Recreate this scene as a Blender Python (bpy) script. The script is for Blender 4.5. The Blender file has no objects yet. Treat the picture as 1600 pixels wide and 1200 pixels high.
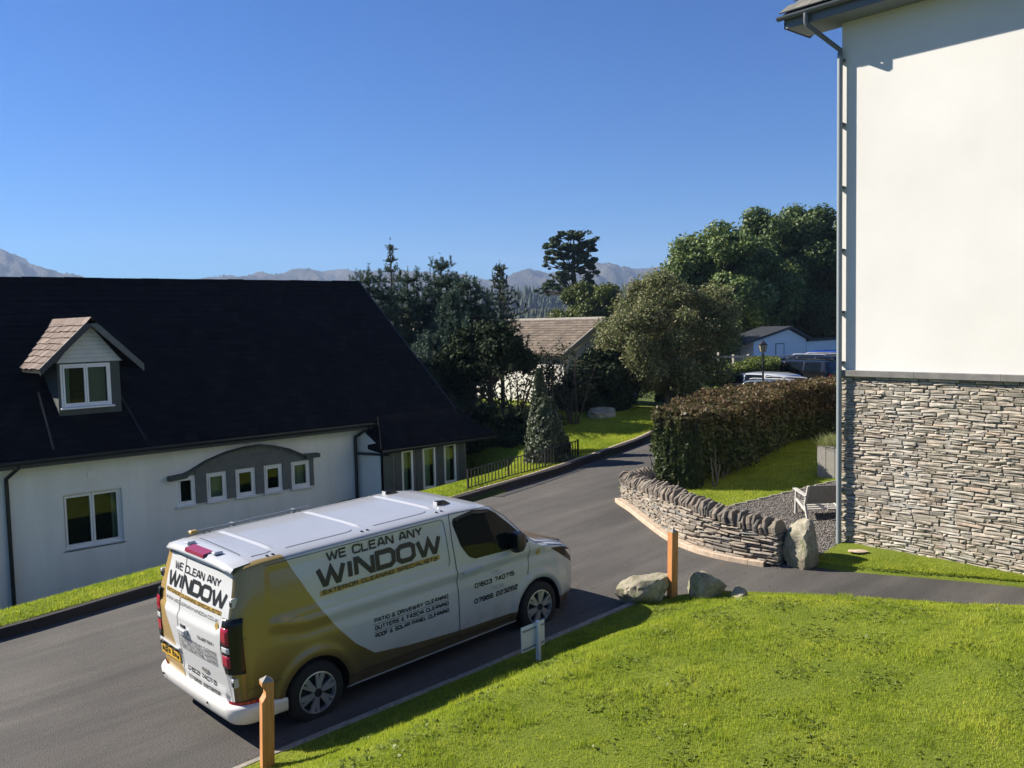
import bpy, bmesh, math, random
import numpy as np
from mathutils import Vector, Matrix

sc = bpy.context.scene
R = math.radians

# ------------------------------------------------------------------ camera
cam_d = bpy.data.cameras.new("camera")
cam_d.sensor_width = 36.0
cam_d.lens = 1400.0 / 1600.0 * 36.0
cam_d.clip_start = 0.05
cam_d.clip_end = 20000.0
cam = bpy.data.objects.new("camera", cam_d)
sc.collection.objects.link(cam)
PITCH, ROLL, HEAD = R(4.1), 0.0235, R(41.5)


def camera_matrix():
    fwd = Vector((0, math.cos(PITCH), -math.sin(PITCH)))
    right = Vector((1, 0, 0))
    up = right.cross(fwd)
    r2 = right * math.cos(ROLL) - up * math.sin(ROLL)
    u2 = up * math.cos(ROLL) + right * math.sin(ROLL)
    a = Vector((math.cos(HEAD), math.sin(HEAD), 0))
    n = Vector((-math.sin(HEAD), math.cos(HEAD), 0))
    z = Vector((0, 0, 1))
    loc = lambda v: Vector((v.dot(a), v.dot(n), v.dot(z)))
    rr, uu, ff = loc(r2), loc(u2), loc(fwd)
    m = Matrix((rr, uu, -ff)).transposed().to_4x4()
    m.translation = Vector((-4.24, -15.48, 4.42))
    return m


cam.matrix_world = camera_matrix()
sc.camera = cam

# ------------------------------------------------------------------ sun, sky, exposure
SUN_AZ, SUN_EL = 119.0, 34.5          # direction towards the sun, degrees from +X
sd = bpy.data.lights.new("sun", "SUN")
sd.energy = 5.0
sd.angle = R(0.55)
sd.color = (1.0, 0.93, 0.82)
sun = bpy.data.objects.new("sun", sd)
sc.collection.objects.link(sun)
sv = Vector((math.cos(R(SUN_AZ)) * math.cos(R(SUN_EL)), math.sin(R(SUN_AZ)) * math.cos(R(SUN_EL)), math.sin(R(SUN_EL))))
sun.rotation_euler = sv.to_track_quat('Z', 'Y').to_euler()

world = bpy.data.worlds.new("World")
sc.world = world
world.use_nodes = True
wn = world.node_tree
bg = wn.nodes["Background"]
sky = wn.nodes.new("ShaderNodeTexSky")
sky.sky_type = 'NISHITA'
sky.sun_disc = False
sky.sun_elevation = R(SUN_EL)
sky.sun_rotation = R(90 - SUN_AZ)
sky.altitude = 100
sky.air_density = 1.0
sky.dust_density = 0.2
sky.ozone_density = 3.0
hs = wn.nodes.new("ShaderNodeHueSaturation")
hs.inputs["Saturation"].default_value = 1.1
tint = wn.nodes.new("ShaderNodeMix")
tint.data_type = 'RGBA'
tint.blend_type = 'MULTIPLY'
tint.inputs[0].default_value = 1.0
tint.inputs[7].default_value = (0.245, 0.565, 1.0, 1)
wn.links.new(sky.outputs[0], hs.inputs["Color"])
wn.links.new(hs.outputs[0], tint.inputs[6])
wn.links.new(tint.outputs[2], bg.inputs[0])
bg.inputs[1].default_value = 0.053

sc.view_settings.view_transform = 'Standard'
sc.view_settings.look = 'None'
sc.view_settings.exposure = 1.12
sc.view_settings.gamma = 1.0
sc.view_settings.use_curve_mapping = False
sc.render.engine = 'CYCLES'
sc.cycles.max_bounces = 8
sc.cycles.transparent_max_bounces = 12
sc.cycles.use_denoising = True

rng = np.random.default_rng(7)
random.seed(7)

# ------------------------------------------------------------------ helpers
COL = sc.collection


def mat(name, color=(0.5, 0.5, 0.5), rough=0.7, metal=0.0, spec=0.5, **k):
    m = bpy.data.materials.new(name)
    m.use_nodes = True
    b = m.node_tree.nodes["Principled BSDF"]
    b.inputs["Base Color"].default_value = (*color, 1)
    b.inputs["Roughness"].default_value = rough
    b.inputs["Metallic"].default_value = metal
    b.inputs["Specular IOR Level"].default_value = spec
    for kk, v in k.items():
        b.inputs[kk.replace("_", " ")].default_value = v
    return m


class NT:
    """small helper for node graphs"""
    def __init__(s, m):
        s.m = m
        s.t = m.node_tree
        s.b = s.t.nodes.get("Principled BSDF")

    def n(s, typ, **k):
        nd = s.t.nodes.new(typ)
        for kk, v in k.items():
            if kk.startswith("i_"):
                key = kk[2:]
                key = int(key) if key.isdigit() else key.replace("_", " ")
                nd.inputs[key].default_value = v
            else:
                setattr(nd, kk, v)
        return nd

    def l(s, a, b):
        s.t.links.new(a, b)

    def coord(s, kind="Object"):
        return s.n("ShaderNodeTexCoord").outputs[kind]

    def pos(s):
        return s.n("ShaderNodeNewGeometry").outputs["Position"]

    def noise(s, scale, detail=6, rough=0.6, vec=None, dist=0.0):
        nd = s.n("ShaderNodeTexNoise", i_Scale=scale, i_Detail=detail, i_Roughness=rough, i_Distortion=dist)
        s.l(vec if vec is not None else s.pos(), nd.inputs["Vector"])
        return nd.outputs["Fac"]

    def ramp(s, fac, stops):
        nd = s.n("ShaderNodeValToRGB")
        cr = nd.color_ramp
        while len(cr.elements) < len(stops):
            cr.elements.new(0.5)
        for e, (p, c) in zip(cr.elements, stops):
            e.position = p
            e.color = (*c, 1) if len(c) == 3 else c
        s.l(fac, nd.inputs[0])
        return nd.outputs[0]

    def mix(s, fac, a, b, mode='MIX'):
        nd = s.n("ShaderNodeMix", data_type='RGBA', blend_type=mode)
        for sock, v in ((nd.inputs[0], fac), (nd.inputs[6], a), (nd.inputs[7], b)):
            if hasattr(v, "links"):
                s.l(v, sock)
            elif isinstance(v, (int, float)):
                sock.default_value = v
            else:
                sock.default_value = (*v, 1)
        return nd.outputs[2]

    def math(s, op, a, b=None, c=None):
        nd = s.n("ShaderNodeMath", operation=op)
        for i, v in enumerate((a, b, c)):
            if v is None:
                continue
            if hasattr(v, "links"):
                s.l(v, nd.inputs[i])
            else:
                nd.inputs[i].default_value = v
        return nd.outputs[0]

    def bump(s, h, strength=0.3, dist=0.02):
        nd = s.n("ShaderNodeBump", i_Strength=strength, i_Distance=dist)
        s.l(h, nd.inputs["Height"])
        s.l(nd.outputs[0], s.b.inputs["Normal"])
        return nd

    def sep(s, v):
        nd = s.n("ShaderNodeSeparateXYZ")
        s.l(v, nd.inputs[0])
        return nd.outputs

    def color(s, c):
        s.l(c, s.b.inputs["Base Color"])


def island(nt):
    """random number that differs between pieces, joined or separate"""
    a = nt.n("ShaderNodeNewGeometry").outputs["Random Per Island"]
    b = nt.n("ShaderNodeObjectInfo").outputs["Random"]
    return nt.math('FRACT', nt.math('ADD', a, nt.math('MULTIPLY', b, 7.31)))


def wloc(o):
    v = Vector((0, 0, 0))
    while o is not None:
        if o.get("_local"):
            return None
        v += o.location
        o = o.parent
    return v


def link(o, parent=None):
    COL.objects.link(o)
    if parent is not None:
        o.parent = parent
    return o


def tag(o, label=None, cat=None, group=None, kind=None):
    if label:
        o["label"] = label
    if cat:
        o["category"] = cat
    if group:
        o["group"] = group
    if kind:
        o["kind"] = kind
    return o


def thing(name, label, cat, loc=(0, 0, 0), group=None, rot=None, local=False):
    o = bpy.data.objects.new(name, None)
    o.empty_display_size = 0.2
    o.location = loc
    if rot:
        o.rotation_euler = rot
    link(o)
    tag(o, label, cat, group)
    if local:
        LOCALS.add(o.name)
    return o


LOCALS = set()


def base_of(parent):
    """world position that child vertices are given relative to; things in LOCALS use their own axes"""
    v = Vector((0, 0, 0))
    o = parent
    while o is not None:
        if o.name in LOCALS:
            return Vector((0, 0, 0))
        v = v + o.location
        o = o.parent
    return v


def npmesh(name, V, F, mats=None, parent=None, smooth=False, midx=None, at=None):
    """mesh from arrays; F is (m,3) or (m,4) array or list of tuples. World coordinates unless the parent is local."""
    me = bpy.data.meshes.new(name)
    V = np.asarray(V, dtype=np.float32)
    off = base_of(parent) if at is None else Vector(at)
    if at is not None or parent is not None:
        V = V - np.array(off, dtype=np.float32)
    if isinstance(F, np.ndarray):
        m, k = F.shape
        me.vertices.add(len(V))
        me.vertices.foreach_set("co", V.ravel())
        me.loops.add(m * k)
        me.loops.foreach_set("vertex_index", F.astype(np.int32).ravel())
        me.polygons.add(m)
        me.polygons.foreach_set("loop_start", np.arange(0, m * k, k, dtype=np.int32))
        me.polygons.foreach_set("loop_total", np.full(m, k, dtype=np.int32))
        me.update(calc_edges=True)
    else:
        me.from_pydata([tuple(map(float, v)) for v in V], [], [tuple(f) for f in F])
        me.update()
    if mats is not None:
        for mm in (mats if isinstance(mats, (list, tuple)) else [mats]):
            me.materials.append(mm)
    if midx is not None:
        me.polygons.foreach_set("material_index", np.asarray(midx, dtype=np.int32))
    if smooth:
        me.polygons.foreach_set("use_smooth", np.ones(len(me.polygons), dtype=bool))
    o = bpy.data.objects.new(name, me)
    if at is not None:
        o.location = Vector(at) - base_of(parent)
    link(o, parent)
    return o


class MB:
    """collects primitives into one mesh"""
    def __init__(s):
        s.v = []
        s.f = []
        s.m = []

    def add(s, V, F, mi=0):
        b = len(s.v)
        s.v += [tuple(map(float, p)) for p in V]
        s.f += [tuple(i + b for i in f) for f in F]
        s.m += [mi] * len(F)
        return s

    def box(s, x0, x1, y0, y1, z0, z1, mi=0, M=None, ch=0.0):
        if ch > 0:
            V = []
            for z, i in ((z0, ch), (z0 + ch, 0), (z1 - ch, 0), (z1, ch)):
                V += [(x0 + i, y0 + i, z), (x1 - i, y0 + i, z), (x1 - i, y1 - i, z), (x0 + i, y1 - i, z)]
            F = [(3, 2, 1, 0), (12, 13, 14, 15)]
            for k in range(3):
                for j in range(4):
                    a, b = k * 4 + j, k * 4 + (j + 1) % 4
                    F.append((a, b, b + 4, a + 4))
        else:
            V = [(x0, y0, z0), (x1, y0, z0), (x1, y1, z0), (x0, y1, z0), (x0, y0, z1), (x1, y0, z1), (x1, y1, z1), (x0, y1, z1)]
            F = [(0, 3, 2, 1), (4, 5, 6, 7), (0, 1, 5, 4), (1, 2, 6, 5), (2, 3, 7, 6), (3, 0, 4, 7)]
        if M is not None:
            V = [tuple(M @ Vector(p)) for p in V]
        return s.add(V, F, mi)

    def tube(s, pts, rad, n=8, mi=0, caps=True):
        pts = [Vector(p) for p in pts]
        if not isinstance(rad, (list, tuple)):
            rad = [rad] * len(pts)
        V, F = [], []
        prev = None
        for i, p in enumerate(pts):
            if i == 0:
                d = pts[1] - p
            elif i == len(pts) - 1:
                d = p - pts[i - 1]
            else:
                d = (pts[i + 1] - p).normalized() + (p - pts[i - 1]).normalized()
            d.normalize()
            if prev is None:
                a = d.orthogonal().normalized()
            else:
                a = (prev - d * prev.dot(d))
                a = a.normalized() if a.length > 1e-6 else d.orthogonal().normalized()
            prev = a
            b = d.cross(a)
            for k in range(n):
                t = 2 * math.pi * k / n
                V.append(p + (a * math.cos(t) + b * math.sin(t)) * rad[i])
        for i in range(len(pts) - 1):
            for k in range(n):
                q = (k + 1) % n
                F.append((i * n + k, i * n + q, (i + 1) * n + q, (i + 1) * n + k))
        if caps:
            F.append(tuple(range(n - 1, -1, -1)))
            F.append(tuple((len(pts) - 1) * n + k for k in range(n)))
        return s.add(V, F, mi)

    def prism(s, poly, axis, lo, hi, mi=0):
        """poly: 2D points; axis: 'x','y','z' extrusion axis. poly order free"""
        def P(p, t):
            return {'x': (t, p[0], p[1]), 'y': (p[0], t, p[1]), 'z': (p[0], p[1], t)}[axis]
        n = len(poly)
        V = [P(p, lo) for p in poly] + [P(p, hi) for p in poly]
        F = [tuple(range(n)), tuple(range(2 * n - 1, n - 1, -1))]
        for i in range(n):
            j = (i + 1) % n
            F.append((i, i + n, j + n, j))
        return s.add(V, F, mi)

    def build(s, name, mats, parent=None, smooth=False, at=None, bevel=0.0, recalc=True):
        o = npmesh(name, s.v, s.f, mats, parent, False, s.m, at)
        me = o.data
        if recalc:
            bm = bmesh.new()
            bm.from_mesh(me)
            bmesh.ops.recalc_face_normals(bm, faces=bm.faces)
            if bevel > 0:
                bmesh.ops.bevel(bm, geom=list(bm.edges), offset=bevel, segments=1, affect='EDGES', clamp_overlap=True)
            bm.to_mesh(me)
            bm.free()
        if smooth:
            me.polygons.foreach_set("use_smooth", np.ones(len(me.polygons), dtype=bool))
            if smooth != 'all':
                try:
                    me.set_sharp_from_angle(angle=R(40))
                except Exception:
                    pass
        return o


def sm(t):
    t = np.clip(t, 0, 1)
    return t * t * (3 - 2 * t)


def vnoise(x, y, seed=0, oct=4, lac=2.0, gain=0.5):
    """cheap value noise on arrays"""
    x = np.asarray(x, float)
    y = np.asarray(y, float)
    out = np.zeros(np.broadcast(x, y).shape)
    a = 1.0
    tot = 0
    for o in range(oct):
        xi = np.floor(x).astype(np.int64)
        yi = np.floor(y).astype(np.int64)
        xf, yf = sm(x - xi), sm(y - yi)

        def h(i, j):
            n = (i * 374761393 + j * 668265263 + (seed + o) * 1442695041) & 0x7fffffff
            n = (n ^ (n >> 13)) * 1274126177 & 0x7fffffff
            return ((n ^ (n >> 16)) & 0xffff) / 65535.0
        v = (h(xi, yi) * (1 - xf) + h(xi + 1, yi) * xf) * (1 - yf) + (h(xi, yi + 1) * (1 - xf) + h(xi + 1, yi + 1) * xf) * yf
        out += a * v
        tot += a
        a *= gain
        x = x * lac + 17.3
        y = y * lac + 9.1
    return out / tot


def grid_faces(nu, nv):
    i = np.arange(nu - 1)[:, None] * nv + np.arange(nv - 1)[None, :]
    i = i.ravel()
    return np.stack([i, i + nv, i + nv + 1, i + 1], 1)


def interp(x, pts):
    return np.interp(x, [p[0] for p in pts], [p[1] for p in pts])


# ------------------------------------------------------------------ terrain
def road_h(x):
    s = np.asarray(x, float) + 0.49
    a = 0.04 * s + 0.0012 * s * s
    a = np.where(s < -8, -0.2432 + 0.0208 * (s + 8), a)
    b = 0.795 + 0.0736 * 4 * (1 - np.exp(-(np.maximum(s, 14) - 14) / 4))
    return np.where(s < 14, a, b)


def G(x, y):
    x = np.asarray(x, float)
    y = np.asarray(y, float)
    h = road_h(x)
    hc = np.clip(0.45 + 0.03 * (x - 28), 0.25, 1.2)
    k = sm((x - 19.5) / 5.0)
    return h * (1 - k) + hc * k


def far_kerb(x):
    return interp(x, [(-30, -1.6), (-1.4, -0.97), (1.5, -0.60), (8.1, -0.06), (10.9, 0.1), (14.7, 0.66), (20, 2.6), (26, 6.5), (34, 14)])
# ------------------------------------------------------------------ materials
def asphalt(name, lo, hi, grainy=1.0):
    m = mat(name, (0.07, 0.07, 0.07), 0.85, spec=0.35)
    t = NT(m)
    p = t.pos()
    big = t.ramp(t.noise(0.35, 5, 0.6, p), [(0.3, lo), (0.75, hi)])
    mp = t.n("ShaderNodeMapping")
    mp.inputs["Scale"].default_value = (0.25, 2.2, 1)
    t.l(p, mp.inputs[0])
    streak = t.ramp(t.noise(0.9, 4, 0.6, mp.outputs[0]), [(0.32, (0.70, 0.70, 0.71)), (0.7, (1.26, 1.24, 1.21))])
    c = t.mix(1.0, big, streak, 'MULTIPLY')
    speck = t.ramp(t.noise(95, 3, 0.8, p), [(0.36, (0.55, 0.55, 0.55)), (0.5, (1, 1, 1)), (0.68, (1.6, 1.55, 1.5))])
    c = t.mix(0.85 * grainy, c, speck, 'MULTIPLY')
    vo = t.n("ShaderNodeTexVoronoi", i_Scale=75.0)
    t.l(p, vo.inputs["Vector"])
    dots = t.ramp(vo.outputs["Distance"], [(0.0, (1.35, 1.33, 1.3)), (0.35, (1, 1, 1)), (0.8, (0.72, 0.72, 0.72))])
    c = t.mix(0.8, c, dots, 'MULTIPLY')
    t.color(c)
    t.bump(t.math('ADD', t.noise(60, 4, 0.7, p), vo.outputs["Distance"]), 0.5, 0.008)
    return m


M_ROAD = asphalt("asphalt", (0.062, 0.058, 0.053), (0.102, 0.096, 0.087))
M_KERB_SHADE = asphalt("kerb_shade", (0.022, 0.020, 0.019), (0.045, 0.040, 0.036))


def noisy(name, a, b, scale=6, rough=0.8, bump=0.3, bd=0.01, detail=8, spec=0.4, stretch=None):
    m = mat(name, a, rough, spec=spec)
    t = NT(m)
    p = t.pos()
    v = p
    if stretch:
        mp = t.n("ShaderNodeMapping")
        mp.inputs["Scale"].default_value = stretch
        t.l(t.coord("Object"), mp.inputs[0])
        v = mp.outputs[0]
    f = t.noise(scale, detail, 0.65, v)
    t.color(t.ramp(f, [(0.3, a), (0.7, b)]))
    if bump:
        t.bump(f, bump, bd)
    return m


M_KERB = noisy("kerb_concrete", (0.36, 0.27, 0.19), (0.58, 0.46, 0.34), 9, 0.85, 0.4)
M_KERB2 = noisy("kerb_edging", (0.16, 0.145, 0.12), (0.34, 0.31, 0.26), 12, 0.9, 0.5)
M_RENDER = mat("white_render", (0.80, 0.78, 0.74), 0.9, spec=0.2)
t = NT(M_RENDER)
f1 = t.noise(0.5, 5, 0.6)
c = t.ramp(f1, [(0.3, (0.64, 0.62, 0.575)), (0.7, (0.72, 0.70, 0.655))])
t.color(c)
t.bump(t.noise(140, 3, 0.7), 0.35, 0.004)
M_RENDER_L = mat("white_roughcast", (0.6, 0.6, 0.57), 0.9, spec=0.2)
t = NT(M_RENDER_L)
z = t.sep(t.pos())[2]
drip = t.n("ShaderNodeMapping")
drip.inputs["Scale"].default_value = (1.8, 1, 0.22)
t.l(t.pos(), drip.inputs[0])
c = t.ramp(t.noise(1.2, 6, 0.65, drip.outputs[0]), [(0.3, (0.70, 0.70, 0.66)), (0.75, (0.82, 0.82, 0.77))])
t.color(c)
t.bump(t.noise(110, 3, 0.7), 0.5, 0.005)


def stone_mat(name, cols, dark=1.0):
    m = mat(name, cols[0], 0.88, spec=0.3)
    t = NT(m)
    r = island(t)
    n = len(cols)
    base = t.ramp(r, [(i / max(1, n - 1), c) for i, c in enumerate(cols)])
    p = t.pos()
    f = t.noise(14, 8, 0.7, p)
    v = t.ramp(f, [(0.28, (0.55, 0.55, 0.56)), (0.55, (1, 1, 1)), (0.75, (1.5, 1.46, 1.4))])
    c = t.mix(0.8, base, v, 'MULTIPLY')
    sp = t.ramp(t.noise(60, 4, 0.75, p), [(0.3, (0.6, 0.6, 0.6)), (0.7, (1.35, 1.33, 1.3))])
    c = t.mix(0.6, c, sp, 'MULTIPLY')
    return m, t, c, f


M_STONE, t, c, f = stone_mat("facade_stone", [(0.30, 0.265, 0.21), (0.42, 0.37, 0.295), (0.35, 0.315, 0.26), (0.47, 0.42, 0.345), (0.36, 0.30, 0.235), (0.50, 0.455, 0.38), (0.31, 0.29, 0.25), (0.42, 0.34, 0.26)])
# pale lime runs down the facade
y = t.sep(t.pos())[1]
band = None
for yc, w in ((-8.98, 0.16), (-9.85, 0.13), (-9.18, 0.28)):
    d = t.math('ABSOLUTE', t.math('SUBTRACT', y, yc))
    g = t.math('SUBTRACT', 1.0, t.math('DIVIDE', d, w))
    g = t.math('MAXIMUM', g, 0.0)
    band = g if band is None else t.math('MAXIMUM', band, g)
band = t.math('MULTIPLY', band, t.ramp(t.noise(4, 5, 0.7), [(0.4, (0, 0, 0)), (0.62, (0.75, 0.75, 0.75))]))
c = t.mix(band, c, (0.52, 0.49, 0.43))
t.color(c)
t.bump(f, 0.6, 0.01)
M_WSTONE, t, c, f = stone_mat("garden_stone", [(0.20, 0.175, 0.145), (0.32, 0.275, 0.22), (0.25, 0.225, 0.19), (0.39, 0.33, 0.26), (0.28, 0.235, 0.19), (0.20, 0.20, 0.185)])
t.color(c)
t.bump(f, 0.7, 0.012)
M_COPE, t, c, f = stone_mat("coping_stone", [(0.165, 0.14, 0.115), (0.235, 0.195, 0.155), (0.135, 0.125, 0.11), (0.27, 0.225, 0.17)])
t.color(c)
t.bump(f, 0.8, 0.012)
M_MORTAR = noisy("dark_joint", (0.04, 0.036, 0.03), (0.10, 0.09, 0.075), 30, 0.95, 0.4)
M_BOULDER = mat("boulder_rock", (0.2, 0.2, 0.17), 0.9, spec=0.25)
t = NT(M_BOULDER)
f = t.noise(3.2, 10, 0.7)
c = t.ramp(f, [(0.28, (0.16, 0.14, 0.105)), (0.48, (0.33, 0.295, 0.22)), (0.68, (0.50, 0.455, 0.345))])
li = t.ramp(t.noise(7, 6, 0.7), [(0.48, (0, 0, 0)), (0.62, (0.8, 0.8, 0.8))])
c = t.mix(li, c, (0.21, 0.23, 0.11))
t.color(t.mix(0.6, c, t.ramp(t.noise(45, 4, 0.8), [(0.3, (0.6, 0.6, 0.6)), (0.7, (1.4, 1.4, 1.4))]), 'MULTIPLY'))
t.bump(t.noise(9, 10, 0.75), 0.9, 0.05)

M_DARKMETAL = mat("grey_painted_metal", (0.115, 0.13, 0.145), 0.45, spec=0.4)
M_PIPE = mat("grey_downpipe", (0.23, 0.26, 0.27), 0.5)
M_BLACKPIPE = mat("black_downpipe", (0.010, 0.013, 0.016), 0.4)
M_FASCIA = mat("fascia_dark", (0.03, 0.034, 0.04), 0.6)
M_SOFFIT = mat("soffit_grey", (0.19, 0.21, 0.23), 0.7)
M_DPC = noisy("grey_drip_course", (0.13, 0.125, 0.115), (0.22, 0.21, 0.195), 5, 0.8, 0.2)
M_UPVC = mat("white_frame", (0.78, 0.78, 0.78), 0.35)
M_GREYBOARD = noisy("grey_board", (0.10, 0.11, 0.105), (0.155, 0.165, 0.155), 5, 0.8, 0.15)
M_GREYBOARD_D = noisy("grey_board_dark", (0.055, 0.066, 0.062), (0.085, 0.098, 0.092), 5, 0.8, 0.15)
M_GLASS = mat("window_glass", (0.010, 0.014, 0.014), 0.03, spec=0.9)
M_CURTAIN = mat("curtain", (0.75, 0.76, 0.66), 0.9)
M_BLIND = noisy("patterned_blind", (0.25, 0.24, 0.18), (0.85, 0.80, 0.66), 60, 0.7, 0.1)
M_TRANSG = mat("clear_glass", (0.9, 0.95, 0.92), 0.0)
t = NT(M_TRANSG)
out = t.t.nodes["Material Output"]
tr = t.n("ShaderNodeBsdfTransparent", i_Color=(0.62, 0.70, 0.66, 1))
gl = t.n("ShaderNodeBsdfGlossy", i_Roughness=0.01)
fr = t.n("ShaderNodeFresnel", i_IOR=1.55)
mx = t.n("ShaderNodeMixShader")
t.l(t.math('MINIMUM', t.math('ADD', t.math('MULTIPLY', fr.outputs[0], 0.7), 0.0), 1.0), mx.inputs[0])
t.l(tr.outputs[0], mx.inputs[1])
t.l(gl.outputs[0], mx.inputs[2])
t.l(mx.outputs[0], out.inputs[0])
M_ROOM = mat("dark_room", (0.02, 0.022, 0.022), 0.9)


def slate_mat(name, cols, rough=0.6, spec=0.2):
    m = mat(name, cols[0], rough, spec=spec)
    t = NT(m)
    r = island(t)
    n = len(cols)
    b = t.ramp(r, [(i / (n - 1), c) for i, c in enumerate(cols)])
    f = t.noise(12, 6, 0.7)
    b = t.mix(0.7, b, t.ramp(f, [(0.3, (0.6, 0.6, 0.6)), (0.7, (1.35, 1.35, 1.35))]), 'MULTIPLY')
    t.color(b)
    t.bump(f, 0.4, 0.006)
    return m


M_SLATE = slate_mat("dark_slate", [(0.005, 0.005, 0.006), (0.0085, 0.0085, 0.010), (0.0065, 0.0065, 0.008), (0.012, 0.012, 0.013)], 0.85, 0.08)
M_TILE = slate_mat("lichened_tile", [(0.13, 0.095, 0.078), (0.20, 0.15, 0.125), (0.16, 0.115, 0.095), (0.26, 0.205, 0.17)], 0.9)
M_TILE2 = slate_mat("brown_tile", [(0.12, 0.095, 0.075), (0.16, 0.13, 0.10), (0.20, 0.16, 0.125)], 0.9)
M_STEPSLATE = slate_mat("grey_slate", [(0.14, 0.135, 0.12), (0.20, 0.19, 0.165), (0.25, 0.235, 0.20)], 0.9)
M_CLAD = noisy("white_cladding", (0.50, 0.52, 0.49), (0.62, 0.64, 0.60), 4, 0.7, 0.1)

M_POST = mat("orange_timber", (0.40, 0.19, 0.07), 0.65)
t = NT(M_POST)
mp = t.n("ShaderNodeMapping")
mp.inputs["Scale"].default_value = (22, 22, 1.3)
t.l(t.coord("Object"), mp.inputs[0])
f = t.noise(1.6, 8, 0.7, mp.outputs[0])
t.color(t.ramp(f, [(0.3, (0.32, 0.125, 0.04)), (0.55, (0.52, 0.22, 0.07)), (0.75, (0.64, 0.32, 0.12))]))
t.bump(f, 0.4, 0.005)
M_WEATHER = noisy("weathered_timber", (0.19, 0.18, 0.155), (0.33, 0.31, 0.27), 8, 0.85, 0.4, 0.004, stretch=(8, 8, 1))
M_CHAIR = noisy("pale_chair_timber", (0.34, 0.33, 0.30), (0.50, 0.485, 0.44), 10, 0.8, 0.3, 0.004)
M_WHITEPAINT = mat("white_paint", (0.72, 0.72, 0.69), 0.5)
M_BARK = noisy("bark", (0.035, 0.028, 0.02), (0.10, 0.085, 0.062), 9, 0.95, 0.9, 0.03)
M_BARK_PALE = noisy("pale_bark", (0.10, 0.085, 0.06), (0.24, 0.21, 0.16), 9, 0.95, 0.7, 0.02)
M_IRON = mat("black_iron", (0.012, 0.012, 0.013), 0.5)
M_EARTH = noisy("earth", (0.025, 0.028, 0.012), (0.055, 0.05, 0.03), 3, 0.95, 0.5)


def grass_soil(name, cols):
    m = mat(name, cols[0], 0.9, spec=0.15)
    t = NT(m)
    p = t.pos()
    a = t.ramp(t.noise(0.8, 6, 0.65, p), [(0.3, cols[0]), (0.7, cols[1])])
    b = t.ramp(t.noise(45, 5, 0.8, p), [(0.3, (0.45, 0.5, 0.4)), (0.7, (1.35, 1.3, 1.1))])
    t.color(t.mix(0.9, a, b, 'MULTIPLY'))
    t.bump(t.noise(70, 4, 0.8, p), 0.8, 0.02)
    return m


M_SOIL = grass_soil("turf", [(0.130, 0.176, 0.021), (0.195, 0.234, 0.036)])


def leaf_mat(name, cols, rough=0.55, trans=0.35, zgrad=None, spec=0.3, patch=0.0):
    m = mat(name, cols[0], rough, spec=spec)
    t = NT(m)
    r = t.n("ShaderNodeNewGeometry").outputs["Random Per Island"]
    n = len(cols)
    fac = r
    if patch:
        pn = t.noise(patch, 4, 0.6)
        pn2 = t.noise(patch * 6, 5, 0.7)
        fac = t.math('ADD', t.math('MULTIPLY', r, 0.38), t.math('ADD', t.math('MULTIPLY', t.math('SUBTRACT', pn, 0.30), 0.9), t.math('MULTIPLY', t.math('SUBTRACT', pn2, 0.42), 1.1)))
    c = t.ramp(fac, [(i / max(1, n - 1), cc) for i, cc in enumerate(cols)])
    if zgrad:
        z0, z1, cols2, xs = zgrad
        xyz = t.sep(t.pos())
        h = t.math('DIVIDE', t.math('SUBTRACT', xyz[2], z0), z1 - z0)
        h = t.math('ADD', h, t.math('MULTIPLY', t.math('SUBTRACT', t.noise(1.3, 3, 0.6), 0.5), 1.5))
        h = t.math('ADD', h, t.math('MULTIPLY', t.math('SUBTRACT', xyz[0], xs), 0.12))
        h = t.math('MINIMUM', t.math('MAXIMUM', h, 0.0), 1.0)
        c2 = t.ramp(r, [(i / max(1, len(cols2) - 1), cc) for i, cc in enumerate(cols2)])
        c = t.mix(h, c, c2)
    t.color(c)
    if trans:
        out = t.t.nodes["Material Output"]
        tl = t.n("ShaderNodeBsdfTranslucent")
        t.l(c, tl.inputs[0])
        mx = t.n("ShaderNodeMixShader")
        mx.inputs[0].default_value = trans
        t.l(t.b.outputs[0], mx.inputs[1])
        t.l(tl.outputs[0], mx.inputs[2])
        t.l(mx.outputs[0], out.inputs[0])
    return m


M_GRASS = leaf_mat("grass_blade", [(0.091, 0.150, 0.013), (0.221, 0.305, 0.021), (0.364, 0.429, 0.038), (0.494, 0.520, 0.068), (0.598, 0.520, 0.126)], 0.6, 0.45, patch=0.9)
M_PINE = leaf_mat("pine_needles", [(0.037, 0.070, 0.048), (0.067, 0.114, 0.076), (0.114, 0.166, 0.124)], 0.5, 0.2)
M_SPRUCE = leaf_mat("spruce_needles", [(0.033, 0.054, 0.033), (0.060, 0.090, 0.057), (0.128, 0.150, 0.105)], 0.5, 0.2)
M_SCOTS = leaf_mat("scots_needles", [(0.024, 0.048, 0.024), (0.051, 0.085, 0.034), (0.093, 0.136, 0.048)], 0.6, 0.15)
M_OAK = leaf_mat("oak_leaves", [(0.052, 0.092, 0.026), (0.095, 0.151, 0.041), (0.157, 0.216, 0.059), (0.251, 0.278, 0.079)], 0.55, 0.25)
M_OAK2 = leaf_mat("oak_leaves_deep", [(0.048, 0.081, 0.025), (0.090, 0.136, 0.040), (0.157, 0.203, 0.054)], 0.55, 0.25)
M_THORN = leaf_mat("hawthorn_leaves", [(0.068, 0.095, 0.033), (0.123, 0.154, 0.054), (0.185, 0.208, 0.075), (0.191, 0.165, 0.075), (0.273, 0.272, 0.128)], 0.6, 0.3)
M_BRIGHT = leaf_mat("bright_evergreen", [(0.037, 0.057, 0.011), (0.082, 0.109, 0.018), (0.145, 0.161, 0.026)], 0.5, 0.25)
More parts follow.
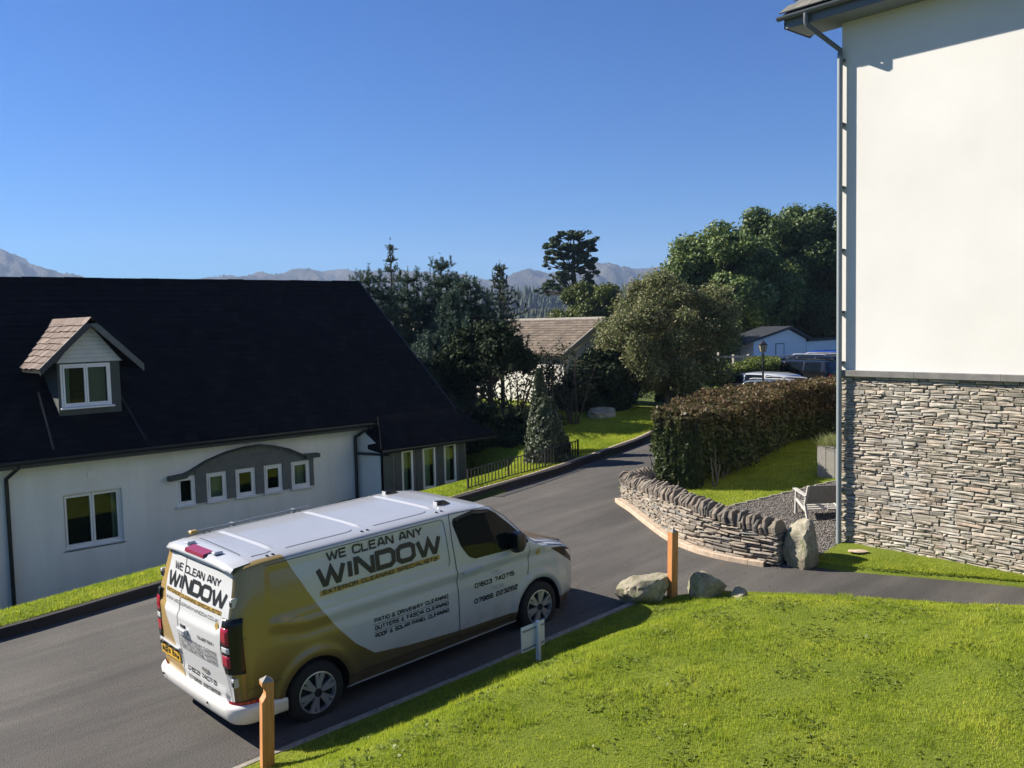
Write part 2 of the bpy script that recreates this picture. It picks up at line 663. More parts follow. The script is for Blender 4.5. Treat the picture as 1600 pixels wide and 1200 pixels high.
M_DARKLEAF = leaf_mat("dark_evergreen", [(0.011, 0.020, 0.009), (0.022, 0.036, 0.015), (0.041, 0.058, 0.023)], 0.75, 0.1, spec=0.1)
M_HOLLY = leaf_mat("holly_leaves", [(0.018, 0.034, 0.013), (0.040, 0.062, 0.022), (0.085, 0.105, 0.055), (0.14, 0.15, 0.10)], 0.5, 0.15, spec=0.3)
M_HEDGE = leaf_mat("beech_leaves", [(0.022, 0.041, 0.012), (0.048, 0.074, 0.019), (0.108, 0.132, 0.042), (0.042, 0.042, 0.018)], 0.5, 0.25,
                   zgrad=(1.7, 2.35, [(0.040, 0.030, 0.012), (0.085, 0.055, 0.024), (0.15, 0.10, 0.045), (0.06, 0.075, 0.022), (0.26, 0.17, 0.095)], 12.5), spec=0.25)
M_GHEDGE = leaf_mat("privet_leaves", [(0.065, 0.10, 0.018), (0.12, 0.155, 0.028), (0.17, 0.19, 0.040)], 0.5, 0.3)
M_YELLOW = leaf_mat("yellowing_leaves", [(0.05, 0.065, 0.018), (0.10, 0.105, 0.03), (0.16, 0.14, 0.045)], 0.55, 0.3)
M_FAR = leaf_mat("distant_conifers", [(0.016, 0.029, 0.018), (0.029, 0.044, 0.026)], 0.8, 0.0)
# ------------------------------------------------------------------ ground sheets
def sheet(name, xs, ys, zf, m, smooth=True, kind="structure"):
    X, Y = np.meshgrid(xs, ys, indexing='ij')
    Z = zf(X, Y)
    V = np.stack([X, Y, Z], -1).reshape(-1, 3)
    o = npmesh(name, V, grid_faces(len(xs), len(ys)), m, None, smooth)
    tag(o, kind=kind)
    return o


def warp_axis(lo, mid0, mid1, hi, step, far):
    a = np.arange(mid0, mid1, step)
    left = mid0 - np.geomspace(step, mid0 - lo, far)[::-1]
    right = mid1 + np.geomspace(step, hi - mid1, far)
    return np.concatenate([left, a, [mid1], right])


# verge and lawn on the far side of the road
def verge_z(X, Y):
    k0 = far_kerb(X) + 0.14
    foot = np.where(X < 3, -1.36 + 0.058 * X, -1.19 + 1.06 * sm((X - 3) / 5.0))
    top = road_h(X) + 0.15
    k = sm((Y - k0 - 0.55) / 3.2)
    z = top * (1 - k) + foot * k
    beyond = G(X, Y) * 0.35 + road_h(X) * 0.65 + 0.10 + 0.05 * sm((Y - 1) / 4) + (vnoise(X * 0.8, Y * 0.8, 9) - 0.5) * 0.10 * sm((Y - k0) / 1.0)
    kk = sm((X - 9.6 - 1.2 * sm((Y - 1.2) / 1.0)) / 1.3)
    return z * (1 - kk) + beyond * kk



def base_z(X, Y):
    z = G(X, Y) - 0.13
    # the ground falls to the foot of the long white house beyond the verge
    z = np.where((X < 24) & (Y > far_kerb(X)) & (Y < 40), verge_z(X, Y) - 0.06, z)
    far = np.hypot(X, Y)
    z = np.where(far > 120, z * 0 + 0.9, z)
    # ground beneath the camera side building
    return z


M_FIELD = grass_soil("field", [(0.05, 0.075, 0.018), (0.085, 0.10, 0.03)])
ground = sheet("ground", warp_axis(-3200, -30, 60, 3200, 0.5, 26), warp_axis(-3200, -30, 40, 3200, 0.5, 26), base_z, M_FIELD)


# road, driveway mouth and footpath in one sheet of tarmac
def strip(name, xs, y0f, y1f, zf, ny, m, kind="structure"):
    xs = np.asarray(xs)
    V = []
    for x in xs:
        a, b = float(y0f(x)), float(y1f(x))
        for k in range(ny):
            y = a + (b - a) * k / (ny - 1)
            V.append((x, y, float(zf(x, y))))
    o = npmesh(name, np.array(V), grid_faces(len(xs), ny), m, None, True)
    tag(o, kind=kind)
    return o


road = strip("road", np.arange(-30, 40, 0.5), lambda x: -16.0 if x < 10.2 else float(interp(x, [(10.2, -8.0), (12, -2.2), (18, -1.0), (24, 1.5), (34, 7)])),
             far_kerb, lambda x, y: G(x, y), 30, M_ROAD)

# raised far kerb: dark upstand, shade put into its colour, with pale top edge
def kerb_run(name, pts, w, h, m, zoff=0.0, seg=0.9, gap=0.008, inner=1):
    """a kerb of separate stones along pts (xy); returns builder list"""
    P = [Vector((p[0], p[1], 0)) for p in pts]
    L = [0]
    for a, b in zip(P, P[1:]):
        L.append(L[-1] + (b - a).length)

    def at(s):
        s = min(max(s, 0), L[-1])
        for i in range(len(P) - 1):
            if s <= L[i + 1] + 1e-9:
                t_ = (s - L[i]) / (L[i + 1] - L[i])
                return P[i].lerp(P[i + 1], t_), (P[i + 1] - P[i]).normalized()
        return P[-1], (P[-1] - P[-2]).normalized()
    out = []
    s = 0.0
    while s < L[-1] - 0.05:
        e = min(s + seg, L[-1])
        mb = MB()
        nsub = 2
        V, F = [], []
        for k in range(nsub + 1):
            ss = s + gap / 2 + (e - s - gap) * k / nsub
            p, d = at(ss)
            n = Vector((-d.y, d.x, 0)) * inner
            zt = float(G(p.x, p.y)) + h + zoff + 0.004 * math.sin(ss * 2.1)
            zb = float(G(p.x, p.y)) - 0.15
            q = p + n * w
            c = 0.012
            for (pp, zz) in ((p, zb), (p, zt - c), (p + n * c, zt), (q - n * c, zt), (q, zt - c), (q, zb)):
                V.append((pp.x, pp.y, zz))
        for k in range(nsub):
            for j in range(5):
                a = k * 6 + j
                F.append((a, a + 1, a + 7, a + 6))
        F.append(tuple(range(6)))
        F.append(tuple(nsub * 6 + j for j in range(5, -1, -1)))
        mb.add(V, F)
        out.append(mb)
        s = e
    return out


kf = bpy.data.objects.new("far_kerb", None)
link(kf)
tag(kf, kind="structure")
kpts = [(x, float(far_kerb(x))) for x in np.arange(-12, 22, 1.0)]
for mb in kerb_run("kerb", kpts, 0.13, 0.15, M_KERB_SHADE, seg=1.0):
    mb.build("kerb_stone", M_KERB_SHADE, kf)
kt = bpy.data.objects.new("kerb_top_edging", None)
link(kt)
tag(kt, kind="structure")
kpts2 = [(x, float(far_kerb(x)) + 0.137) for x in np.arange(7.6, 22, 0.9)]
for mb in kerb_run("kerb", kpts2, 0.08, 0.16, M_KERB, seg=0.9):
    mb.build("edging_stone", M_KERB, kt)
ke = bpy.data.objects.new("near_kerb", None)
link(ke)
tag(ke, kind="structure")
for mb in kerb_run("kerb", [(-9, -7.22), (0, -7.20), (3, -7.2), (5.3, -7.16), (5.55, -7.15)], 0.09, 0.055, M_KERB2, seg=0.91, inner=1):
    mb.build("edging_stone", M_KERB2, ke)


# near lawn: a mown bank that rises from the road and rounds off at the footpath
def path_edge_dist(X, Y):
    """distance from the footpath's near edge, positive on the lawn"""
    # edge polyline roughly (5.6,-7.25) (6.4,-7.75) (7.0,-8.8) (8.3,-11.4) (10,-15)
    pts = np.array([(5.5, -7.1), (6.5, -7.75), (7.15, -8.8), (8.45, -11.4), (10.2, -15.2), (12, -19)])
    d = np.full(np.shape(X), 1e9)
    sgn = np.ones(np.shape(X))
    for (ax, ay), (bx, by) in zip(pts, pts[1:]):
        vx, vy = bx - ax, by - ay
        t_ = np.clip(((X - ax) * vx + (Y - ay) * vy) / (vx * vx + vy * vy), 0, 1)
        px, py = ax + t_ * vx, ay + t_ * vy
        dd = np.hypot(X - px, Y - py)
        cr = vx * (Y - ay) - vy * (X - ax)
        sgn = np.where(dd < d, np.where(cr < 0, 1, -1), sgn)
        d = np.minimum(d, dd)
    return d * sgn


def lawn_z(X, Y):
    X = np.asarray(X, float)
    Y = np.asarray(Y, float)
    tt = -7.2 - Y
    dp = path_edge_dist(X, Y)
    rise = 0.80 * sm(tt / 2.3) + 0.10 * sm((tt - 2.0) / 4)
    left = 0.55 + 0.45 * sm((X + 3.0) / 3.2)
    m = 0.045 + rise * left * (sm(dp / 3.0) ** 0.75)
    bumps = (vnoise(X * 1.1, Y * 1.1, 3) - 0.5) * 0.07 * sm(tt / 0.8) * sm(dp / 0.8)
    return road_h(X) + m + bumps


u_ = np.linspace(0, 1, 150)
v_ = np.linspace(0, 1, 130)


def lawn_xy(u, v):
    """u along the kerb, v away from the road"""
    y0 = -7.2
    y = y0 - v * 9.5
    pe = interp(-y, [(7.1, 5.5), (7.75, 6.5), (8.8, 7.15), (11.4, 8.45), (15.2, 10.2), (19, 12)])
    x0 = -9.0
    x = x0 + (pe - x0) * u
    return x, y


UU, VV = np.meshgrid(u_ ** 0.8, v_, indexing='ij')
LY = -7.2 - VV * 9.5
LPE = np.interp(-LY, [7.1, 7.75, 8.8, 11.4, 15.2, 19], [5.5, 6.5, 7.15, 8.45, 10.2, 12])
LX = -9.0 + (LPE + 9.0) * UU
LZ = lawn_z(LX, LY)
lawn = npmesh("lawn_bank", np.stack([LX, LY, LZ], -1).reshape(-1, 3), grid_faces(150, 130), M_SOIL, None, True)
tag(lawn, kind="structure")


vx = np.concatenate([np.arange(-12, 8.6, 0.4), np.arange(8.6, 24, 0.3)])
V = []
nv = 26
for x in vx:
    a = float(far_kerb(x)) + 0.13
    b = 5.0 if x < 9.0 else 5.0 + min(1, (x - 9.0) / 2.5) * 9
    for k in range(nv):
        tt_ = (k / (nv - 1)) ** 1.4
        y = a + (b - a) * tt_
        V.append((x, y, float(verge_z(np.float64(x), np.float64(y)))))
verge = npmesh("grass_verge", np.array(V), grid_faces(len(vx), nv), M_SOIL, None, True)
tag(verge, kind="structure")


# garden behind the stone wall: lawn and gravel
def garden_z(X, Y):
    return G(X, Y) + 0.06 + 0 * Y


GW = [(10.6, -2.2), (10.1, -3.1), (9.55, -4.0), (8.95, -5.0), (8.45, -5.9), (8.22, -6.7), (8.25, -7.9)]   # inner face of the garden wall


def inner_x(y):
    ys = [-p[1] for p in GW]
    return float(np.interp(-y, ys, [p[0] for p in GW]))


def edge_line(x):      # lawn / gravel boundary
    return float(np.interp(x, [8.0, 9.9, 13.2, 16], [-4.75, -5.15, -5.95, -6.6]))


gx = []
V = []
ys = np.linspace(-2.2, -8.2, 60)
for y in ys:
    x0 = inner_x(y)
    for k in range(40):
        x = x0 + (20 - x0) * (k / 39) ** 1.3
        V.append((x, y, float(G(x, y)) + 0.05))
glawn = npmesh("garden_lawn", np.array(V), grid_faces(60, 40), M_SOIL, None, True)
tag(glawn, kind="structure")
M_GRAVELBED = noisy("gravel_bed", (0.05, 0.047, 0.042), (0.13, 0.12, 0.105), 60, 0.95, 0.8, 0.02)
V = []
gxs = np.linspace(8.0, 16, 60)
for x in gxs:
    a = edge_line(x)
    for k in range(20):
        y = a + (-8.20 - a) * k / 19
        V.append((max(x, inner_x(y) + 0.0), y, float(G(x, y)) + 0.085))
gbed = npmesh("gravel_bed", np.array(V), grid_faces(60, 20), M_GRAVELBED, None, True)
tag(gbed, kind="structure")
gb = MB()
xs_ = np.linspace(9.0, 16, 24)
for a, b in zip(xs_, xs_[1:]):
    ya, yb = edge_line(a), edge_line(b)
    gb.box(0, math.hypot(b - a, yb - ya), -0.02, 0.02, -0.05, 0.10, M=Matrix.Translation((a, ya, float(G(a, ya)) + 0.02)) @ Matrix.Rotation(math.atan2(yb - ya, b - a), 4, 'Z'))
tag(gb.build("timber_edging", M_WEATHER), kind="structure")

# strip of grass between footpath and the stone facade
V = []
edge = [(8.35, -8.12), (8.45, -8.7), (8.75, -9.5), (9.05, -10.3), (9.25, -10.95), (9.32, -12), (9.36, -14)]
ns = 60
for i in range(ns):
    y = -8.13 - i * (5.8 / (ns - 1))
    x0 = float(np.interp(-y, [-e[1] for e in edge], [e[0] for e in edge]))
    for k in range(8):
        x = x0 + (9.62 - x0) * k / 7
        V.append((x, y, float(G(x, y)) + 0.075 + 0.02 * k / 7 + 0.02 * float(vnoise(x * 3, y * 3, 5)) - (0.09 if k == 0 else 0)))
gstrip = npmesh("grass_strip", np.array(V), grid_faces(ns, 8), M_SOIL, None, True)
tag(gstrip, kind="structure")


# ---- grass blades (uncountable): one object per sheet
def blades(name, X, Y, Z, h, w, m=None, lean=0.5, nrm=None):
    n = len(X)
    a = rng.uniform(0, 2 * np.pi, n)
    la = rng.uniform(0, 2 * np.pi, n)
    hh = h * rng.uniform(0.55, 1.25, n)
    ww = w * rng.uniform(0.7, 1.3, n)
    le = hh * lean * rng.uniform(0.1, 1.0, n)
    B = np.stack([X, Y, Z], -1)
    D = np.stack([np.cos(a), np.sin(a), np.zeros(n)], -1) * ww[:, None] * 0.5
    T = B + np.stack([np.cos(la) * le, np.sin(la) * le, hh], -1)
    V = np.empty((n, 3, 3))
    V[:, 0] = B - D
    V[:, 1] = B + D
    V[:, 2] = T
    F = np.arange(n * 3).reshape(n, 3)
    o = npmesh(name, V.reshape(-1, 3), F, m or M_GRASS)
    o["kind"] = "stuff"
    return o


CAMX, CAMY = -4.24, -15.48
# near lawn: denser towards the camera
N = 720000
xx = rng.uniform(-3.2, 9.2, N)
yy = rng.uniform(-14.6, -7.22, N)
dp = path_edge_dist(xx, yy)
keep = dp > 0.0
dist = np.hypot(xx - CAMX, yy - CAMY)
keep &= rng.uniform(0, 1, N) < np.clip(1.2 - dist / 22, 0.35, 1)
dens = vnoise(xx * 2.6, yy * 2.6, 21, 3)
keep &= rng.uniform(0, 1, N) < 0.35 + 1.0 * dens
xx, yy = xx[keep], yy[keep]
hfield = 0.022 + 0.035 * np.clip(vnoise(xx * 1.7, yy * 1.7, 33, 4) - 0.32, 0, 1) * 1.6
tuft = vnoise(xx * 6, yy * 6, 41, 2) > 0.72
hfield = hfield * np.where(tuft, 1.8, 1.0)
blades("lawn_grass", xx, yy, lawn_z(xx, yy) - 0.004, hfield, 0.007)
# broad-leaved weeds and clover in dark clusters
N = 5200
cx_ = rng.uniform(-2.5, 8.5, 170)
cy_ = rng.uniform(-13, -7.6, 170)
ci = rng.integers(0, 170, N)
xx = cx_[ci] + rng.normal(0, 0.13, N)
yy = cy_[ci] + rng.normal(0, 0.10, N)
ok = (path_edge_dist(xx, yy) > 0.1) & (yy < -7.35)
wV, wF = None, None
WX_, WY_ = xx[ok], yy[ok]
M_WEED = leaf_mat("lawn_weed", [(0.09, 0.13, 0.015), (0.15, 0.19, 0.022), (0.20, 0.24, 0.04)], 0.5, 0.3)
n_ = len(WX_)
a_ = rng.uniform(0, 6.28, n_)
r_ = 0.013 * rng.uniform(.6, 1.5, n_)
zz_ = lawn_z(WX_, WY_) + 0.018
Vw = np.empty((n_, 4, 3))
for k_ in range(4):
    Vw[:, k_, 0] = WX_ + np.cos(a_ + k_ * 1.57) * r_ * (1.5 if k_ % 2 else 1)
    Vw[:, k_, 1] = WY_ + np.sin(a_ + k_ * 1.57) * r_ * (1.5 if k_ % 2 else 1)
    Vw[:, k_, 2] = zz_ + rng.normal(0, .008, n_)
tag(npmesh("lawn_weeds", Vw.reshape(-1, 3), np.arange(4 * n_).reshape(n_, 4), M_WEED), kind="stuff")
# verge
N = 70000
xx = rng.uniform(-7, 8.4, N)
kk = far_kerb(xx)
yy = kk + 0.14 + rng.uniform(0, 1, N) ** 1.3 * (2.2 - kk)
blades("verge_grass", xx, yy, verge_z(xx, yy) - 0.003, 0.05, 0.012)
N = 110000
xx = rng.uniform(8.4, 20, N)
kk = far_kerb(xx)
yy = kk + 0.23 + rng.uniform(0, 1, N) ** 1.5 * 6
blades("verge_grass", xx, yy, verge_z(xx, yy) - 0.003, 0.05, 0.016)
N = 90000
yy = rng.uniform(-8.1, -2.6, N)
xx = 8.2 + rng.uniform(0, 1, N) ** 1.2 * 9
ok = (xx > np.interp(-yy, [-p[1] for p in GW], [p[0] for p in GW]) + 0.1) & (yy > np.interp(xx, [8.0, 9.9, 13.2, 16], [-4.75, -5.15, -5.95, -6.6]))
blades("garden_grass", xx[ok], yy[ok], G(xx[ok], yy[ok]) + 0.05, 0.035, 0.012)
N = 26000
yy = rng.uniform(-13.0, -8.13, N)
x0 = np.interp(-yy, [-e[1] for e in edge], [e[0] for e in edge])
xx = x0 + 0.03 + rng.uniform(0, 1, N) * (9.5 - x0)
blades("strip_grass", xx, yy, G(xx, yy) + 0.08, 0.03, 0.010)


# gravel: thousands of small stones, one object
def pebbles(name, X, Y, Z, s, m):
    n = len(X)
    base = np.array([(1, 0, 0), (-1, 0, 0), (0, 1, 0), (0, -1, 0), (0, 0, 1), (0, 0, -0.6)], float)
    Fb = np.array([(0, 2, 4), (2, 1, 4), (1, 3, 4), (3, 0, 4), (2, 0, 5), (1, 2, 5), (3, 1, 5), (0, 3, 5)])
    sc_ = s * rng.uniform(0.5, 1.3, (n, 1, 3)) * np.array([1, 1, 0.7])
    a = rng.uniform(0, 2 * np.pi, n)
    P = base[None] * sc_ * (1 + rng.uniform(-.2, .2, (n, 6, 3)))
    ca, sa = np.cos(a)[:, None], np.sin(a)[:, None]
    Q = np.stack([P[..., 0] * ca - P[..., 1] * sa, P[..., 0] * sa + P[..., 1] * ca, P[..., 2]], -1)
    Q += np.stack([X, Y, Z], -1)[:, None]
    F = (Fb[None] + (np.arange(n) * 6)[:, None, None]).reshape(-1, 3)
    o = npmesh(name, Q.reshape(-1, 3), F, m)
    o["kind"] = "stuff"
    return o


M_PEB, t, c, f = stone_mat("gravel_stone", [(0.13, 0.12, 0.11), (0.24, 0.215, 0.19), (0.17, 0.15, 0.135), (0.34, 0.31, 0.28), (0.10, 0.095, 0.09), (0.22, 0.20, 0.185)])
t.color(c)
N = 17000
xx = rng.uniform(8.2, 14, N)
yy = rng.uniform(-8.19, -4.9, N)
ok = (xx > np.interp(-yy, [-p[1] for p in GW], [p[0] for p in GW]) + 0.05) & (yy < np.interp(xx, [8.0, 9.9, 13.2, 16], [-4.75, -5.15, -5.95, -6.6]) - 0.03)
pebbles("gravel", xx[ok], yy[ok], G(xx[ok], yy[ok]) + 0.09, 0.019, M_PEB)
# loose chippings along the foot of the garden wall and kerb lines
N = 900
tt_ = rng.uniform(0, 1, N)
xx = 8.05 + 0.75 * tt_ + rng.normal(0, 0.05, N)
yy = -7.75 - 0.75 * tt_ + rng.normal(0, 0.06, N)
pebbles("chippings", xx, yy, G(xx, yy) + 0.005, 0.012, M_PEB)
N = 500
xx = rng.uniform(-5, 5.4, N)
yy = -7.07 + np.abs(rng.normal(0, 0.10, N))
pebbles("kerbside_grit", xx, yy, G(xx, yy) + 0.003, 0.007, M_PEB)
# fallen leaves scattered on tarmac and lawn
N = 260
xx = rng.uniform(4, 9.3, N)
yy = rng.uniform(-11.5, -5, N)
zz = np.where(path_edge_dist(xx, yy) > 0.05, np.where(yy < -7.25, lawn_z(xx, yy) + 0.03, G(xx, yy) + 0.01), G(xx, yy) + 0.01)
ok = xx < np.interp(-yy, [-p[1] for p in GW], [p[0] for p in GW]) - 0.45
M_LITTER = leaf_mat("fallen_leaf", [(0.16, 0.085, 0.03), (0.24, 0.15, 0.05), (0.10, 0.05, 0.025)], 0.7, 0.1)
blades("fallen_leaves", xx[ok], yy[ok], zz[ok], 0.012, 0.03, M_LITTER, lean=2.5)
# ------------------------------------------------------------------ stones
def stone_mesh(seed, name="stone"):
    """unit stone: x length 1, y depth (0 = face, 1 = back), z height 1; rough pillowed face"""
    r = random.Random(seed)
    j = lambda a: r.uniform(-a, a)
    ring0 = [(-.5, 1, -.5), (.5, 1, -.5), (.5, 1, .5), (-.5, 1, .5)]
    ring1 = [(-.5 + j(.02), .18, -.5 + j(.06)), (.5 + j(.02), .18, -.5 + j(.06)), (.5 + j(.02), .18, .5 + j(.06)), (-.5 + j(.02), .18, .5 + j(.06))]
    i1, i2 = .015 + abs(j(.02)), .05 + abs(j(.06))
    ring2 = [(-.5 + i1 + abs(j(.05)), j(.10), -.5 + i2), (.5 - i1 - abs(j(.05)), j(.10), -.5 + i2), (.5 - i1, j(.10), .5 - i2 - abs(j(.06))), (-.5 + i1, j(.10), .5 - i2 - abs(j(.06)))]
    V = ring0 + ring1 + ring2 + [(j(.15), -.10 + j(.1), j(.15))]
    F = []
    for k in range(2):
        for q in range(4):
            a, b = k * 4 + q, k * 4 + (q + 1) % 4
            F.append((a, b, b + 4, a + 4))
    for q in range(4):
        F.append((8 + q, 8 + (q + 1) % 4, 12))
    return V, F


PROTO = [stone_mesh(s) for s in range(16)]


class StonePool:
    """makes stones as single objects for the largest, the rest joined"""
    def __init__(s, m):
        s.m = m
        s.items = []
        s.mesh = []
        for V, F in PROTO:
            me = bpy.data.meshes.new("stone")
            me.from_pydata(V, [], F)
            me.materials.append(m)
            s.mesh.append(me)

    def add(s, pos, ang, L, D, Hh, tilt=0.0):
        s.items.append((pos, ang, L, D, Hh, tilt, random.randrange(16)))

    def emit(s, parent, limit=300, name="stone"):
        # those that show largest: area over distance squared
        def key(it):
            p = it[0]
            return -(it[2] * it[4]) / ((p[0] - CAMX) ** 2 + (p[1] - CAMY) ** 2)
        s.items.sort(key=key)
        off = base_of(parent)
        for it in s.items[:limit]:
            p, ang, L, D, Hh, tilt, k = it
            o = bpy.data.objects.new(name, s.mesh[k])
            o.location = Vector(p) - off
            o.rotation_euler = (0, tilt, ang)
            o.scale = (L, D, Hh)
            link(o, parent)
        rest = s.items[limit:]
        if rest:
            VV, FF = [], []
            b = 0
            for p, ang, L, D, Hh, tilt, k in rest:
                V, F = PROTO[k]
                M = Matrix.Translation(p) @ Matrix.Rotation(ang, 4, 'Z') @ Matrix.Rotation(tilt, 4, 'Y')
                for v in V:
                    VV.append(tuple(M @ Vector((v[0] * L, v[1] * D, v[2] * Hh))))
                FF += [tuple(i + b for i in f) for f in F]
                b += len(V)
            o = npmesh("small_stones", VV, FF, s.m, parent)
            o["kind"] = "stuff"


# ------------------------------------------------------------------ curved dry stone wall
gw = thing("garden_wall", "low curved dry-stone wall topped with upright slate slabs beside the road bend", "wall", (8.1, -6.0, float(G(8.1, -6.0))))
OUT = [(10.9, -2.75), (10.2, -2.72), (9.86, -3.0), (9.45, -3.72), (8.83, -4.68), (8.25, -5.65), (7.98, -6.45), (7.95, -7.15), (8.03, -7.82)]   # outer face
TOPZ = [(0, 1.12), (1.0, 1.12), (1.9, 1.16), (3.0, 1.24), (4.0, 1.30), (4.8, 1.30), (5.5, 1.22), (6.2, 1.15), (6.9, 1.12)]  # coping top by arc length


class Curve2:
    def __init__(s, pts, n=60):
        P = [Vector((p[0], p[1], 0)) for p in pts]
        Q = []
        for i in range(len(P) - 1):
            p0 = P[max(i - 1, 0)]
            p1, p2 = P[i], P[i + 1]
            p3 = P[min(i + 2, len(P) - 1)]
            for k in range(12):
                t_ = k / 12
                Q.append(0.5 * ((2 * p1) + (-p0 + p2) * t_ + (2 * p0 - 5 * p1 + 4 * p2 - p3) * t_ ** 2 + (-p0 + 3 * p1 - 3 * p2 + p3) * t_ ** 3))
        Q.append(P[-1])
        s.Q = Q
        s.L = [0]
        for a, b in zip(Q, Q[1:]):
            s.L.append(s.L[-1] + (b - a).length)
        s.len = s.L[-1]

    def __call__(s, d):
        d = min(max(d, 0), s.len)
        i = int(np.searchsorted(s.L, d)) - 1
        i = min(max(i, 0), len(s.Q) - 2)
        t_ = (d - s.L[i]) / max(1e-9, s.L[i + 1] - s.L[i])
        return s.Q[i].lerp(s.Q[i + 1], t_), (s.Q[i + 1] - s.Q[i]).normalized()


CW = Curve2(OUT)
ang_of = lambda d: math.atan2(d.y, d.x)
pool = StonePool(M_WSTONE)
d0 = 0.15
# courses follow the ground; heights vary
ncourse = 13
random.seed(11)
CAPH = 0.20


def wall_top(d):
    return float(interp(d, TOPZ)) - CAPH


s_ = 0.0
fracs = [0]
for k in range(ncourse):
    fracs.append(fracs[-1] + random.uniform(0.75, 1.3))
fracs = [f_ / fracs[-1] for f_ in fracs]
for k in range(ncourse):
    d = random.uniform(-0.1, 0)
    while d < CW.len:
        near = d / CW.len
        L = random.uniform(0.10, 0.24) if near < 0.55 else random.uniform(0.13, 0.42)
        L = min(L, CW.len - d + 0.02)
        if L < 0.05:
            break
        p, t_ = CW(d + L / 2)
        zb = float(G(p.x, p.y)) + 0.03
        zt = wall_top(d + L / 2)
        wob = 0.012 * math.sin(d * 3.1 + k) + 0.01 * math.sin(d * 7.7 + 2 * k)
        z0 = zb + (zt - zb) * fracs[k] + wob
        z1 = zb + (zt - zb) * fracs[k + 1] + wob * 0.8
        hh = (z1 - z0)
        n_in = Vector((-t_.y, t_.x, 0))
        q = p + n_in * random.uniform(-0.018, 0.022)
        if random.random() < 0.25 and hh > 0.065:
            # split into two thin stones
            for zz in (0, 1):
                pool.add((q.x, q.y, z0 + hh * (0.25 + 0.5 * zz)), ang_of(t_), L - 0.01, 0.16, hh * 0.5 - 0.006, random.uniform(-0.02, 0.02))
        else:
            pool.add((q.x, q.y, (z0 + z1) / 2), ang_of(t_), L - random.uniform(0.006, 0.018), 0.17, hh - random.uniform(0.003, 0.012), random.uniform(-0.03, 0.03))
        d += L
# end face of the wall by the boulder
pe, te = CW(CW.len)
for k in range(ncourse):
    zb = float(G(pe.x, pe.y)) + 0.03
    zt = wall_top(CW.len)
    z0 = zb + (zt - zb) * fracs[k]
    z1 = zb + (zt - zb) * fracs[k + 1]
    n_in = Vector((-te.y, te.x, 0))
    q = pe + n_in * 0.2
    pool.add((q.x, q.y, (z0 + z1) / 2), ang_of(te) + math.pi / 2, 0.34, 0.16, z1 - z0 - 0.008)
pool.emit(gw, 290)
# dark core
V, F = [], []
nn = 70
for i in range(nn + 1):
    d = CW.len * i / nn - (0.03 if i == nn else 0)
    p, t_ = CW(d)
    n_in = Vector((-t_.y, t_.x, 0))
    zb = float(G(p.x, p.y)) - 0.2
    zt = wall_top(d) - 0.01
    for off, z in ((0.045, zb), (0.045, zt), (0.34, zt), (0.34, zb)):
        q = p + n_in * off
        V.append((q.x, q.y, z))
for i in range(nn):
    for j in range(3):
        a = i * 4 + j
        F.append((a, a + 1, a + 5, a + 4))
F.append((0, 1, 2, 3))
F.append(tuple(nn * 4 + j for j in (3, 2, 1, 0)))
npmesh("core", V, F, M_MORTAR, gw)
# coping: slabs on edge
random.seed(5)
cop = []
for s in range(10):
    r = random.Random(100 + s)
    poly = [(-0.17, 0), (-0.175, 0.10 + r.uniform(-.02, .02)), (-0.10 + r.uniform(-.03, .03), 0.19 + r.uniform(-.02, .03)), (0.02 + r.uniform(-.04, .04), 0.235 + r.uniform(-.03, .03)),
            (0.13 + r.uniform(-.03, .02), 0.18 + r.uniform(-.04, .02)), (0.18, 0.07), (0.175, 0)]
    mb = MB()
    V, F = [], []
    n = len(poly)
    for x_, ins in ((-.5, .02), (-.30, 0), (.30, 0), (.5, .02)):
        for (a, b) in poly:
            V.append((x_ + r.uniform(-.08, .08), a * (1 - ins * 3), b * (1 - ins * 2) if b > 0 else b))
    for k in range(3):
        for q in range(n):
            a, b = k * n + q, k * n + (q + 1) % n
            F.append((a, b, b + n, a + n))
    F.append(tuple(range(n - 1, -1, -1)))
    F.append(tuple(3 * n + q for q in range(n)))
    me = bpy.data.meshes.new("coping_slab")
    me.from_pydata(V, [], F)
    me.materials.append(M_COPE)
    cop.append(me)
off = base_of(gw)
d = 0.05
while d < CW.len - 0.02:
    th = random.uniform(0.045, 0.095)
    p, t_ = CW(d + th / 2)
    n_in = Vector((-t_.y, t_.x, 0))
    q = p + n_in * (0.165 + random.uniform(-0.02, 0.02))
    o = bpy.data.objects.new("coping_slab", random.choice(cop))
    o.location = Vector((q.x, q.y, wall_top(d) + 0.0)) - off
    o.rotation_euler = (random.uniform(-0.05, 0.05), random.uniform(-0.32, 0.05), ang_of(t_) + random.uniform(-0.18, 0.18))
    o.scale = (th * random.uniform(0.75, 1.05), random.uniform(0.92, 1.15), random.uniform(0.78, 1.1))
    link(o, gw)
    d += th * 0.9
# pale kerb along the wall foot
wk = bpy.data.objects.new("wall_foot_kerb", None)
link(wk)
tag(wk, kind="structure")
offp = []
for i in range(0, 41):
    d = 1.15 + (CW.len - 1.35) * i / 40
    p, t_ = CW(d)
    n_out = Vector((t_.y, -t_.x, 0))
    wdt = 0.18 - 0.10 * (i / 40) ** 1.5
    q = p + n_out * wdt
    offp.append((q.x, q.y, wdt))
for mb in kerb_run("kerb", [(a, b) for a, b, _ in offp], 0.16, 0.085, M_KERB, seg=0.62, gap=0.006):
    mb.build("kerb_stone", M_KERB, wk)


